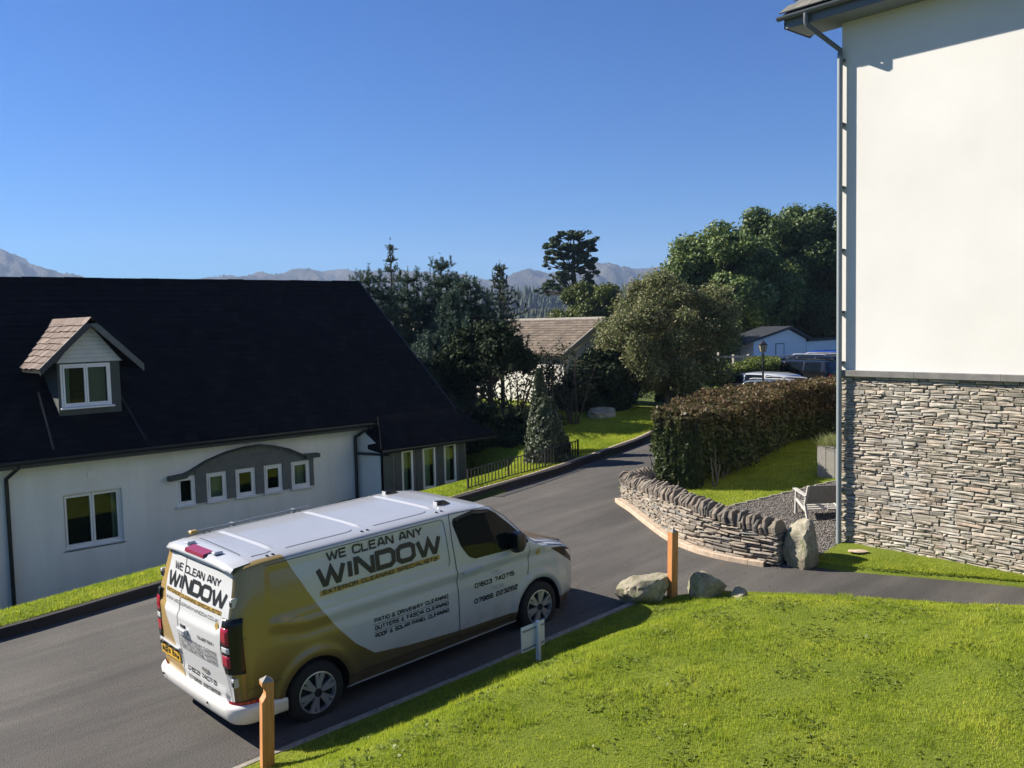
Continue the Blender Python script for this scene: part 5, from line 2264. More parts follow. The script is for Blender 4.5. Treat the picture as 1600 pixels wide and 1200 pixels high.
# side glass, rubber surround, quarter glass
win = [(3.10, 1.885), (3.05, 1.80), (3.13, 1.52), (3.24, 1.36), (3.36, 1.305), (3.60, 1.29), (4.20, 1.275), (4.30, 1.29), (4.30, 1.34), (3.98, 1.62), (3.76, 1.80), (3.62, 1.868), (3.40, 1.89)]
convex_patch([(a + (a - 3.65) * 0.035, b + (b - 1.58) * 0.06) for a, b in win], smap, M_GLOSSBLK, van, "window_surround", 0.0)
dwin = convex_patch(win, smap, M_TINT, van, "door_window", 0.006)


# doors, swage lines
for name, pts, w in (
    ("door_gap", [(3.0, 1.93), (2.985, 1.6), (3.01, 1.25), (3.01, 0.33)], 0.010),
    ("door_gap", [(3.01, 0.33), (3.95, 0.33)], 0.008),
    ("door_gap", [(4.30, 1.24), (4.27, 1.0), (4.235, 0.86)], 0.009),
    ("door_gap", [(3.0, 1.93), (3.66, 1.905), (3.95, 1.72), (4.36, 1.33)], 0.008),
    ("panel_gap", [(0.10, 1.235), (0.16, 1.20)], 0.006),
    ("panel_swage", [(0.42, 1.895), (1.2, 1.897), (2.86, 1.893), (2.90, 1.86), (2.915, 1.35), (2.89, 1.30)], 0.007),
    ("panel_gap", [(0.13, 0.66), (0.52, 0.655)], 0.006),
    ("panel_gap", [(1.38, 0.40), (2.99, 0.385)], 0.007),
    ("bonnet_gap", [(4.45, 1.25), (4.75, 1.15), (5.02, 1.075)], 0.008)):
    strip_path(pts, w, smap, M_BLACKPL, van, name)
# sill highlight painted on as a pale strip
strip_path([(1.34, 0.262), (4.02, 0.262)], 0.018, smap, M_VWHITE, van, "sill_highlight", 0.004)


def mbox(mb, mapf, u0, u1, v0, v1, t0, t1):
    """rounded-looking slab on a chart"""
    V = []
    for (tt_, ins) in ((t0, 0.0), (t1 * .7, 0.0), (t1, 0.18)):
        du, dv_ = (u1 - u0) * ins * .5, (v1 - v0) * ins
        for (u, v) in ((u0 + du, v0 + dv_), (u1 - du, v0 + dv_), (u1 - du, v1 - dv_), (u0 + du, v1 - dv_)):
            V.append(mapf(u, v, tt_))
    F = [(0, 3, 2, 1), (8, 9, 10, 11)]
    for k in (0, 4):
        for q in range(4):
            a, b = k + q, k + (q + 1) % 4
            F.append((a, b, b + 4, a + 4))
    mb.add(V, F)
    return mb


dh = mbox(MB(), smap, 3.10, 3.40, 1.145, 1.185, 0.0, 0.035).build("door_handle", M_VWHITE, van, smooth=True)
# door mirror
mm = MB()
mx_, my_ = 3.98, -0.985
V, F = [], []
for (dx_, s1) in ((-0.07, 0.75), (-0.05, 1.0), (0.05, 1.0), (0.11, 0.7), (0.13, 0.4)):
    for k in range(12):
        a = 2 * math.pi * k / 12
        cy = math.copysign(abs(math.cos(a)) ** 0.5, math.cos(a)) * 0.09 * s1
        cz = math.copysign(abs(math.sin(a)) ** 0.5, math.sin(a)) * 0.135 * s1
        V.append((mx_ + dx_, my_ - 0.10 + cy, 1.385 + cz))
for i in range(4):
    for k in range(12):
        q = (k + 1) % 12
        F.append((i * 12 + k, i * 12 + q, (i + 1) * 12 + q, (i + 1) * 12 + k))
F += [tuple(range(11, -1, -1)), tuple(48 + k for k in range(12))]
mm.add(V, F)
mm.box(mx_ - 0.03, mx_ + 0.05, my_ - 0.02, my_ + 0.14, 1.28, 1.33)
mir = mm.build("door_mirror", M_BLACKPL, van, smooth=True)
MB().box(mx_ - 0.074, mx_ - 0.071, my_ - 0.18, my_ - 0.04, 1.31, 1.49).build("mirror_glass", M_TINT, mir)
mm2 = MB()
V2_ = [(a, -b, c_) for a, b, c_ in V]
mm2.add(V2_, F)
mm2.box(mx_ - 0.03, mx_ + 0.05, -my_ - 0.14, -my_ + 0.02, 1.28, 1.33)
mm2.build("door_mirror", M_BLACKPL, van, smooth=True)
# headlamps wrap the front corners
for s_ in (-1, 1):
    f_ = (lambda u, v, l=0.0, s__=s_: (lambda p: (p[0], p[1] * -s__ if s__ > 0 else p[1], p[2]))(smap(u, v, l)))
    convex_patch([(4.74, 1.105), (4.98, 1.07), (5.24, 0.985), (5.33, 0.88), (5.32, 0.74), (5.20, 0.80)], f_, M_GLOSSBLK, van, "headlamp", 0.002, 10, 10)
    convex_patch([(5.05, 1.01), (5.18, 0.97), (5.24, 0.90), (5.20, 0.87)], f_, M_CLEARLENS, van, "headlamp_lens", 0.006, 6, 6)
# front bumper lower lip and grille
MB().box(5.43, 5.47, -0.55, 0.55, 0.30, 0.58).build("grille", M_BLACKPL, van)
# roof: transverse ribs, edge channels, fins, rail caps
for xr in (0.70, 1.86, 2.94):
    V, F = [], []
    ny = 40
    for k in range(ny + 1):
        y = -0.66 + 1.32 * k / ny
        zz = roofZ(xr, y)
        e = float(sm(min(k, ny - k) / 2.5))
        for dx_, dz_ in ((-0.045, 0.001), (-0.02, 0.012 * e), (0.0, 0.016 * e), (0.02, 0.012 * e), (0.045, 0.001)):
            V.append((xr + dx_, y, zz + dz_))
    for k in range(ny):
        for j in range(4):
            a = k * 5 + j
            F.append((a, a + 1, a + 6, a + 5))
    npmesh("roof_rib", V, F, M_VWHITE, van, True)
rmapz = lambda x, y, l=0.0: (x, y, roofZ(x, y) + 0.003 + l)
for (xa, xb_) in ((0.83, 1.72), (2.0, 2.82)):
    for s_ in (-1, 1):
        strip_path([(xa, s_ * 0.70), (xb_ - 0.10, s_ * 0.70), (xb_ - 0.03, s_ * 0.685), (xb_, s_ * 0.655)], 0.016, rmapz, M_DARKMETAL, van, "roof_channel")
for s_ in (-1, 1):
    strip_path([(0.42, s_ * 0.69), (0.60, s_ * 0.70), (0.66, s_ * 0.67)], 0.016, rmapz, M_DARKMETAL, van, "roof_channel")
    for xr in (0.56, 0.63, 1.78, 1.86, 2.90, 2.98):
        zz = roofZ(xr, 0.78)
        MB().tube([(xr, s_ * 0.78, zz - 0.005), (xr, s_ * 0.78, zz + 0.010)], 0.016, 10).build("rack_cap", M_BLACKPL, van)
strip_path([(0.36, -0.55), (0.40, 0.55)], 0.012, rmapz, M_DARKMETAL, van, "roof_seam")
for y in (0.62, -0.52):
    zz = roofZ(3.22, y)
    fm = MB()
    V = [(3.10, y - 0.045, zz - .005), (3.32, y - 0.03, zz - .005), (3.32, y + 0.03, zz - .005), (3.10, y + 0.045, zz - .005), (3.12, y - 0.035, zz + 0.055), (3.24, y - 0.02, zz + 0.045), (3.24, y + 0.02, zz + 0.045), (3.12, y + 0.035, zz + 0.055)]
    fm.add(V, [(4, 5, 6, 7), (0, 1, 5, 4), (1, 2, 6, 5), (2, 3, 7, 6), (3, 0, 4, 7)])
    fo = fm.build("roof_beacon", M_GLOSSBLK, van)
    MB().box(3.088, 3.098, y - 0.04, y + 0.04, zz, zz + 0.05).build("beacon_lens", M_CLEARLENS, fo)
# telescopic pole lying along the far roof edge
pl = thing("telescopic_pole", "long grey telescopic cleaning pole lying along the far edge of the van roof", "pole", (0, 0, 0), None, None, True)
pl.location = van.location
pl.rotation_euler = van.rotation_euler
MB().tube([(0.50, 0.845, 1.985), (2.05, 0.855, 1.985)], 0.013, 10).tube([(0.52, 0.885, 1.965), (2.0, 0.89, 1.965)], 0.011, 10).build("tube", M_PIPE, pl, smooth=True)
MB().box(0.42, 0.51, 0.83, 0.90, 1.96, 2.005, ch=0.01).build("brush_head", M_GOLDPRINT, pl)
MB().box(0.95, 0.98, 0.83, 0.905, 1.94, 1.998).build("clip", M_PIPE, pl)
MB().box(1.8, 1.83, 0.83, 0.905, 1.94, 1.998).build("clip", M_PIPE, pl)

# rear: spoiler lip with brake lamp
V, F = [], []
ny = 44
for k in range(ny + 1):
    y = -0.83 + 1.66 * k / ny
    e = 1 - 0.5 * float(sm((abs(y) - 0.70) / 0.13))
    xb0 = rear_tilt(1.93) - 0.02
    for (xx_, zz) in ((xb0 + 0.20, roofZ(0.35, y) + 0.002), (xb0 + 0.02, roofZ(0.12, y) + 0.012 * e), (xb0 - 0.035 * e, roofZ(0.05, y) - 0.012), (xb0 - 0.045 * e, roofZ(0.05, y) - 0.035), (xb0 - 0.005, 1.885), (xb0 + 0.02, 1.875)):
        V.append((xx_, y, zz))
for k in range(ny):
    for j in range(5):
        a = k * 6 + j
        F.append((a, a + 1, a + 7, a + 6))
npmesh("roof_lip", V, F, M_VWHITE, van, True)
V = []
for y in (-0.20, 0.24):
    V += [(0.20, y, roofZ(0.2, y) + 0.022), (0.085, y, roofZ(0.05, y) + 0.012), (0.075, y, roofZ(0.05, y) - 0.02), (0.2, y, 1.93)]
blz = MB().add([(0.215, -0.22, 1.999), (0.215, 0.26, 1.999), (0.10, 0.26, 1.982), (0.10, -0.22, 1.982), (0.092, -0.22, 1.945), (0.092, 0.26, 1.945)], [(0, 1, 2, 3), (3, 2, 5, 4)])
blz.build("brake_light", M_BRAKE, van, recalc=False)
for y in (-0.33, 0.36):
    MB().box(0.16, 0.26, y - 0.035, y + 0.035, 1.985, 2.015, ch=0.008).build("roof_bracket", M_VWHITE, van)
# taillights: black corner units wrapping from the rear face to the side


def corner_path(n_r=5, n_s=6, y_in=0.80, x_out=0.115):
    pts = []
    for k in range(n_r):
        y = y_in + (0.905 - y_in) * k / (n_r - 1)
        pts.append(('r', y))
    for x in (0.008, 0.02, 0.035, 0.055, 0.075, 0.095, x_out):
        pts.append(('s', x))
    return pts


def corner_pt(kind, a, z, s_, lift):
    if kind == 'r':
        w = float(np.interp(z, [p[1] for p in S0[:50]], [p[0] for p in S0[:50]]))
        return (rear_tilt(z) - 0.03 * (1 - (a / .905) ** 2.2) - lift - 0.01, s_ * a * w / .905, z)
    return (body_x(a, z) - lift * max(0, 1 - a / 0.06), s_ * (sideY(a, z) + lift * min(1, 0.4 + a / 0.05)), z)


def corner_unit(s_, z0, z1, path, lift, m, parent, name, taper=0.0, nz=10):
    V, F = [], []
    for k in range(nz + 1):
        z = z0 + (z1 - z0) * k / nz
        for i, (kd, a) in enumerate(path):
            # slanted inner ends
            inner = taper * abs(k / nz - 0.5) * 2
            aa = a + inner * (0.905 - a) if kd == 'r' else a
            V.append(corner_pt(kd, aa, z, s_, lift))
    n = len(path)
    for k in range(nz):
        for i in range(n - 1):
            a = k * n + i
            F.append((a, a + 1, a + n + 1, a + n))
    # rim thickness
    b = len(V)
    for k in (0, nz):
        for i, (kd, a) in enumerate(path):
            V.append(corner_pt(kd, a, z0 + (z1 - z0) * k / nz, s_, -0.004))
    for i in range(n - 1):
        F.append((i, b + i, b + i + 1, i + 1))
        F.append((nz * n + i, nz * n + i + 1, b + n + i + 1, b + n + i))
    return npmesh(name, V, F, m, parent, True)


for s_ in (-1, 1):
    tl = corner_unit(s_, 0.85, 1.43, corner_path(y_in=0.775), 0.022, M_GLOSSBLK, van, "taillight", 0.5)
    for (za, zb_, m_, nm) in ((1.16, 1.34, M_REDLENS, "red_lens"), (1.075, 1.135, M_CLEARLENS, "clear_lens"), (0.92, 1.045, M_REDLENS, "red_lens")):
        corner_unit(s_, za, zb_, corner_path(y_in=0.805)[:6], 0.026, m_, tl, nm, 0.05, 4)
    # fuel of small details at the corner: hinges
    for zc in (1.585, 0.755):
        hb = MB()
        p0 = corner_pt('s', 0.02, zc, s_, 0.0)
        hb.box(p0[0] - 0.035, p0[0] + 0.055, p0[1] - 0.02, p0[1] + 0.025 * 1, zc - 0.05, zc + 0.05, ch=0.008)
        hg = hb.build("hinge", M_VWHITE, van)
        MB().box(p0[0] - 0.042, p0[0] - 0.030, p0[1] - 0.022, p0[1] + 0.012, zc - 0.03, zc + 0.02).build("hinge_pin", M_ALLOYD, hg)
# rear bumper sweep
path = []
for x in (0.56, 0.45, 0.34, 0.24):
    path.append((x, -0.995, 0, -1))
for k in range(9):
    a = math.pi / 2 * k / 8
    path.append((0.20 - 0.20 * math.sin(a) + 0.0, -(0.80 + 0.195 * math.cos(a)), -math.sin(a), -math.cos(a)))
for y in np.linspace(-0.7, 0.7, 11):
    path.append((-0.012 * (1 - (y / 0.8) ** 2), float(y), -1, 0))
path += [(p[0], -p[1], p[2], -p[3]) for p in path[:13][::-1]]
profb = [(-0.05, 0.50), (0.012, 0.505), (0.050, 0.492), (0.066, 0.465), (0.064, 0.41), (0.045, 0.345), (0.012, 0.295), (-0.03, 0.285)]
V, F = [], []
for i, (x, y, nx_, ny_) in enumerate(path):
    nl = math.hypot(nx_, ny_)
    side_k = float(sm((x - 0.15) / 0.45))
    for (o_, z_) in profb:
        o2 = o_ * (1 - 0.75 * side_k)
        zz = z_ - (0.075 * side_k if z_ > 0.42 else 0.0)
        V.append((x + nx_ / nl * o2, y + ny_ / nl * o2, zz))
m_ = len(profb)
for i in range(len(path) - 1):
    for j in range(m_ - 1):
        a = i * m_ + j
        F.append((a, a + 1, a + m_ + 1, a + m_))
F.append(tuple(range(m_)))
F.append(tuple((len(path) - 1) * m_ + j for j in range(m_ - 1, -1, -1)))
bump_ = npmesh("rear_bumper", V, F, M_BUMP, van, True)
bump_.data.set_sharp_from_angle(angle=R(45))
for s_ in (-1, 1):
    rr_ = MB()
    V, F = [], []
    pth = [p for p in path if p[0] < 0.25 and p[1] * s_ > 0.79]
    for (x, y, nx_, ny_) in pth:
        nl = math.hypot(nx_, ny_)
        for z_ in (0.503, 0.54):
            V.append((x + nx_ / nl * 0.012, y + ny_ / nl * 0.012, z_))
    for i in range(len(pth) - 1):
        F.append((2 * i, 2 * i + 1, 2 * i + 3, 2 * i + 2))
    npmesh("reflector", V, F, M_REDLENS, van, True)
for y in (-0.45, 0.86):
    MB().tube([(-0.070, y * 0.9, 0.42), (-0.082, y * 0.9, 0.42)], 0.014, 10).build("parking_sensor", M_BLACKPL, bump_)
# door split, plate, handle, badge, hinges
SPL = 0.26
strip_path([(SPL, 1.87), (SPL, 0.50)], 0.011, rmap, M_BLACKPL, van, "door_gap")
strip_path([(-0.79, 1.865), (0.80, 1.865)], 0.010, rmap, M_BLACKPL, van, "door_gap")
strip_path([(-0.86, 1.80), (-0.885, 1.30), (-0.86, 1.26), (-0.80, 1.20), (-0.77, 1.10), (-0.77, 0.95), (-0.83, 0.82), (-0.85, 0.53)], 0.009, rmap, M_BLACKPL, van, "door_gap")
hb = mbox(MB(), rmap, 0.0, 0.22, 1.055, 1.125, 0.0, 0.038).build("rear_door_handle", M_VWHITE, van, smooth=True)
mbox(MB(), rmap, 0.06, 0.17, 1.13, 1.165, 0.0, 0.010).build("handle_recess", M_BLACKPL, hb)
# number plate on the left-hand door
plm = mbox(MB(), rmap, 0.33, 0.85, 0.66, 0.775, 0.0, 0.012).build("number_plate", M_PLATE, van)
M_PLTXT = M_PRINT
rmap_p = lambda u, v, l=0.0: (rear_bulge(0.59, 0.72) - 0.024 - l, u, v)
MB().box(rear_bulge(.59, .72) - 0.021, rear_bulge(.59, .72) - 0.012, 0.332, 0.848, 0.662, 0.773).build("plate_face", M_PLATE, plm)
lettering("AU24 KHW", 0.82, 0.36, 0.682, 0.070, rmap_p, M_PRINT, plm, 0.10, 0, 0.55, name="plate_lettering")
for k in range(3):
    MB().box(rear_bulge(.5, .8) - 0.035, rear_bulge(.5, .8) + 0.0, 0.36 + k * 0.18, 0.42 + k * 0.18, 0.785, 0.81).build("plate_lamp", M_BLACKPL, plm)
mbox(MB(), rmap, 0.30, 0.88, 0.815, 0.835, 0.0, 0.022).build("grab_rail", M_VWHITE, van)
# maker's oval
V, F = [], []


def disc(cu, cv, ru, rv, mapf, m, parent, name, lift, n=28):
    V = [mapf(cu, cv, lift)]
    for k in range(n):
        a = 2 * math.pi * k / n
        V.append(mapf(cu + ru * math.cos(a), cv + rv * math.sin(a), lift))
    F = [(0, 1 + k, 1 + (k + 1) % n) for k in range(n)]
    return npmesh(name, V, F, m, parent)


ov = disc(-0.33, 0.755, 0.085, 0.036, rmap, M_CLEARLENS, van, "badge_rim", 0.004)
disc(-0.33, 0.755, 0.074, 0.028, rmap, M_GREYPRINT, ov, "badge_field", 0.007)
strip_path([(-0.275, 0.748), (-0.30, 0.768), (-0.32, 0.748), (-0.345, 0.766), (-0.36, 0.748), (-0.385, 0.762)], 0.007, rmap, M_PRINT, ov, "badge_script", 0.010)
em = disc(-0.66, 1.315, 0.036, 0.040, rmap, M_GOLDPRINT, van, "round_emblem", 0.001)
lettering("S", -0.645, -0.675, 1.30, 0.03, rmap, M_OUTLINE, em, 0.1, 0, 0.2)
em = disc(4.47, 1.115, 0.036, 0.042, smap, M_GOLDPRINT, van, "round_emblem", 0.001)
lettering("S", 4.455, 4.485, 1.10, 0.03, smap, M_PRINT, em, 0.1, 0, 0.2)
em = disc(-0.755, 0.575, 0.026, 0.045, rmap, M_OUTLINE, van, "speed_sticker", 0.001)
strip_path([(-0.742, 0.60), (-0.742, 0.55), (-0.768, 0.60), (-0.768, 0.55)], 0.006, rmap, M_PRINT, em, "sticker_mark", 0.003)

# sign writing, kerb side
sgw = lambda *a, **k: lettering(*a, **k)


def outlined(txt, x0, x1, z0, h, mapf, weight, slant, sp):
    lettering(txt, x0, x1, z0, h, lambda u, v, l=0.0: mapf(u, v, l * 0.3), M_OUTLINE, van, weight + 0.035, slant, sp)
    lettering(txt, x0, x1, z0, h, lambda u, v, l=0.0: mapf(u, v, l + 0.0022), M_PRINT, van, weight, slant, sp)


lettering("WE CLEAN ANY", 1.22, 2.56, 1.765, 0.108, smap, M_PRINT, van, 0.105, 0.0, 0.16)
lettering("WINDOW", 1.07, 2.79, 1.500, 0.232, smap, M_PRINT, van, 0.128, 0.05, 0.13)
convex_patch([(1.07, 1.405), (2.77, 1.415), (2.77, 1.482), (1.07, 1.472)], smap, M_GOLDPRINT, van, "gold_banner", 0.0, 4, 40)
lettering("EXTERIOR CLEANING SPECIALISTS", 1.11, 2.73, 1.418, 0.050, lambda u, v, l=0.0: smap(u, v, l + 0.003), M_PRINT, van, 0.11, 0.0, 0.20)
for i, (s__, zz) in enumerate((("PATIO & DRIVEWAY CLEANING", 0.915), ("GUTTERS & FASCIA CLEANING", 0.825), ("ROOF & SOLAR PANEL CLEANING", 0.735))):
    lettering(s__, 1.74, 2.84, zz, 0.052, smap, M_PRINT, van, 0.11, 0.0, 0.20)
    if i < 2:
        strip_path([(1.72, zz - 0.020), (2.85, zz - 0.020)], 0.005, smap, M_PRINT, van, "rule_line")
lettering("TEL:", 3.60, 3.80, 1.005, 0.050, smap, M_GREYPRINT, van, 0.07, 0.0, 0.2)
lettering("01603 740715", 3.29, 3.98, 0.915, 0.064, smap, M_PRINT, van, 0.115, 0.0, 0.22)
lettering("MOB:", 3.58, 3.80, 0.815, 0.048, smap, M_GREYPRINT, van, 0.07, 0.0, 0.2)
lettering("07966 223262", 3.27, 4.03, 0.715, 0.066, smap, M_PRINT, van, 0.115, 0.0, 0.22)
# sign writing, rear doors
lettering("WE CLEAN ANY", 0.55, -0.60, 1.70, 0.085, rmap, M_PRINT, van, 0.088, 0.0, 0.16)
lettering("WINDOW", 0.66, -0.76, 1.505, 0.172, rmap, M_PRINT, van, 0.125, 0.05, 0.13)
convex_patch([(-0.72, 1.435), (0.67, 1.435), (0.67, 1.480), (-0.72, 1.480)], rmap, M_GOLDPRINT, van, "gold_banner", 0.0, 3, 40)
lettering("EXTERIOR CLEANING SPECIALISTS", 0.65, -0.70, 1.44, 0.036, lambda u, v, l=0.0: rmap(u, v, l + 0.003), M_PRINT, van, 0.085, 0.0, 0.2)
lettering("WWW.WECLEANANYWINDOW.CO.UK", 0.66, -0.68, 1.355, 0.036, rmap, M_PRINT, van, 0.075, 0.0, 0.2)
lettering("CUSTOM", -0.26, -0.60, 1.10, 0.034, lambda u, v, l=0.0: rmap(u, v, l + 0.003), M_PRINT, van, 0.13, 0.1, 0.2, name="model_lettering")
for i, (s__, zz) in enumerate((("PATIO & DRIVEWAY CLEANING", 1.000), ("GUTTERS & FASCIA CLEANING", 0.945), ("ROOF & SOLAR PANEL CLEANING", 0.890))):
    lettering(s__, 0.215, -0.66, zz, 0.034, rmap, M_PRINT, van, 0.08, 0.0, 0.2)
    strip_path([(0.225, zz - 0.010), (-0.66, zz - 0.010)], 0.004, rmap, M_PRINT, van, "rule_line")
lettering("01603 740715", 0.14, -0.55, 0.635, 0.048, rmap, M_PRINT, van, 0.11, 0.0, 0.22)
lettering("07966 223262", 0.14, -0.62, 0.535, 0.048, rmap, M_PRINT, van, 0.11, 0.0, 0.22)
# ------------------------------------------------------------------ vegetation builders
def leaf_quads(P, size, tri=False, flat=0.0, elong=1.5, N0=None):
    """random leaf faces at points P (n,3); returns verts, faces"""
    n = len(P)
    nrm = rng.normal(size=(n, 3))
    if N0 is not None:
        nrm = nrm * 0.65 + N0 * 1.0
    nrm[:, 2] += flat
    nrm /= np.linalg.norm(nrm, axis=1)[:, None] + 1e-9
    a = rng.normal(size=(n, 3))
    a -= nrm * (a * nrm).sum(1)[:, None]
    a /= np.linalg.norm(a, axis=1)[:, None] + 1e-9
    b = np.cross(nrm, a)
    s = (size * rng.uniform(0.6, 1.35, n))[:, None]
    V = np.empty((n, 4, 3))
    V[:, 0] = P - a * s * elong * .5
    V[:, 1] = P + b * s * .5
    V[:, 2] = P + a * s * elong * .5
    V[:, 3] = P - b * s * .5 + nrm * s * 0.12
    return V.reshape(-1, 3), np.arange(4 * n).reshape(n, 4)


def clump_points(C, Rr, n, shell=0.55, squash=0.8):
    """points in a set of clumps; C (k,3), Rr (k,)"""
    k = len(C)
    w = Rr ** 2
    idx = rng.choice(k, n, p=w / w.sum())
    d = rng.normal(size=(n, 3))
    d /= np.linalg.norm(d, axis=1)[:, None]
    r = (shell + (1 - shell) * rng.uniform(0, 1, n)) * rng.uniform(0.55, 1.08, n) ** 0.5
    off = d * (r * Rr[idx])[:, None]
    off[:, 2] *= squash
    return C[idx] + off, d


def tree(name, label, cat, x, y, zb, height, width, leafm, nleaf, lsize, seed, group=None, trunk_h=0.3, nlimb=7, nclump=42, shape='round', barkm=None, twig=0.25, rclump=0.17, leader=False, cshift=(0, 0), trunk_r=None, shell=0.45, dome=0.5):
    """broadleaf tree: tapered trunk, limbs that reach the clumps, leaves spread through the clumps"""
    r = random.Random(seed)
    T = thing(name, label, cat, (x, y, zb), group)
    barkm = barkm or M_BARK
    C, RR = [], []
    ch = height * (1 - trunk_h)
    cz = zb + height * trunk_h + ch * 0.5
    tries = 0
    while len(C) < nclump and tries < 5000:
        tries += 1
        p = Vector((r.uniform(-1, 1), r.uniform(-1, 1), r.uniform(-1, 1)))
        if p.length > 1:
            continue
        if p.length < 0.35 and r.random() < 0.7:
            continue
        k = 1.0
        if shape == 'cone':
            k = 1.0 - 0.85 * (p.z + 1) / 2
        elif shape == 'dome':
            k = 1.0 if p.z < 0 else math.sqrt(max(0, 1 - p.z * p.z)) / max(0.2, math.sqrt(max(0.01, 1 - p.z * p.z)))
            if p.z < 0:
                p.z *= dome
        jx = 1 + 0.18 * math.sin(3 * math.atan2(p.y, p.x) + seed)
        C.append((x + cshift[0] * (p.z + 1) / 2 + p.x * k * width / 2 * jx * 0.86, y + cshift[1] + p.y * k * width / 2 * jx * 0.86, cz + p.z * ch * 0.5 * 0.88))
        RR.append(rclump * width * r.uniform(0.6, 1.25) * (0.6 + 0.4 * k))
    C = np.array(C)
    RR = np.array(RR)
    P, D = clump_points(C, RR, nleaf, shell)
    # thin out with noise so that gaps open
    g = vnoise(P[:, 0] * 1.7 / (width / 5) + seed, P[:, 2] * 1.7 / (width / 5) + P[:, 1] * 0.7, seed, 3)
    keep = g > 0.34
    P, D = P[keep], D[keep]
    V, F = leaf_quads(P, lsize, N0=D * 0.8 + np.array([0, 0, 0.3]))
    crown = npmesh("crown", V, F, leafm, T)
    # wood
    mb = MB()
    tr = trunk_r or (0.035 * height)
    top = Vector((x + cshift[0] * .5, y + cshift[1] * 0.5, zb + height * (0.85 if leader else max(trunk_h, 0.2) + 0.15)))
    base = Vector((x, y, zb - 0.1))
    pts = [base + (top - base) * k + Vector((r.uniform(-1, 1), r.uniform(-1, 1), 0)) * tr * 0.6 * k for k in (0, .2, .45, .7, 1)]
    mb.tube(pts, [tr * 1.25, tr, tr * .85, tr * .65, tr * .35], 9)
    order = list(range(len(C)))
    r.shuffle(order)
    for ci, c in enumerate(C):
        k = r.uniform(0.45, 1.0)
        s0 = base.lerp(top, k)
        e = Vector(c)
        mid = s0.lerp(e, 0.5) + Vector((r.uniform(-.1, .1), r.uniform(-.1, .1), r.uniform(-.02, .12))) * width * 0.25
        rr_ = tr * (0.34 if ci % 3 == 0 else 0.18)
        mb.tube([s0, mid, e], [rr_, rr_ * .6, rr_ * .25], 5, caps=False)
        for q in range(int(twig * 10)):
            dd = Vector((r.gauss(0, 1), r.gauss(0, 1), r.gauss(0.3, .8))).normalized() * RR[ci] * r.uniform(.6, 1.15)
            st = mid.lerp(e, r.uniform(0.4, 1))
            mb.tube([st, st.lerp(e + dd, 0.5) + dd * 0.1, e + dd], [rr_ * .28, rr_ * .18, 0.004], 3, caps=False)
    o = mb.build("trunk", barkm, T, recalc=False)
    return T


def brush(C, A, L, needle, nn, w=0.012):
    """bottle-brush shoots: C base (n,3), A axis (n,3) unit, L length; nn needles each"""
    n = len(C)
    t_ = rng.uniform(0, 1, (n, nn, 1))
    base = C[:, None] + A[:, None] * (t_ * L[:, None, None])
    d = rng.normal(size=(n, nn, 3))
    d -= A[:, None] * (d * A[:, None]).sum(-1, keepdims=True)
    d /= np.linalg.norm(d, axis=-1, keepdims=True) + 1e-9
    d = d * 0.8 + A[:, None] * 0.65
    tip = base + d * needle * (0.75 + 0.5 * rng.uniform(0, 1, (n, nn, 1)))
    s = np.cross(d, rng.normal(size=(n, nn, 3)))
    s /= np.linalg.norm(s, axis=-1, keepdims=True) + 1e-9
    V = np.stack([base - s * w, base + s * w, tip], 2).reshape(-1, 3)
    F = np.arange(len(V)).reshape(-1, 3)
    return V, F


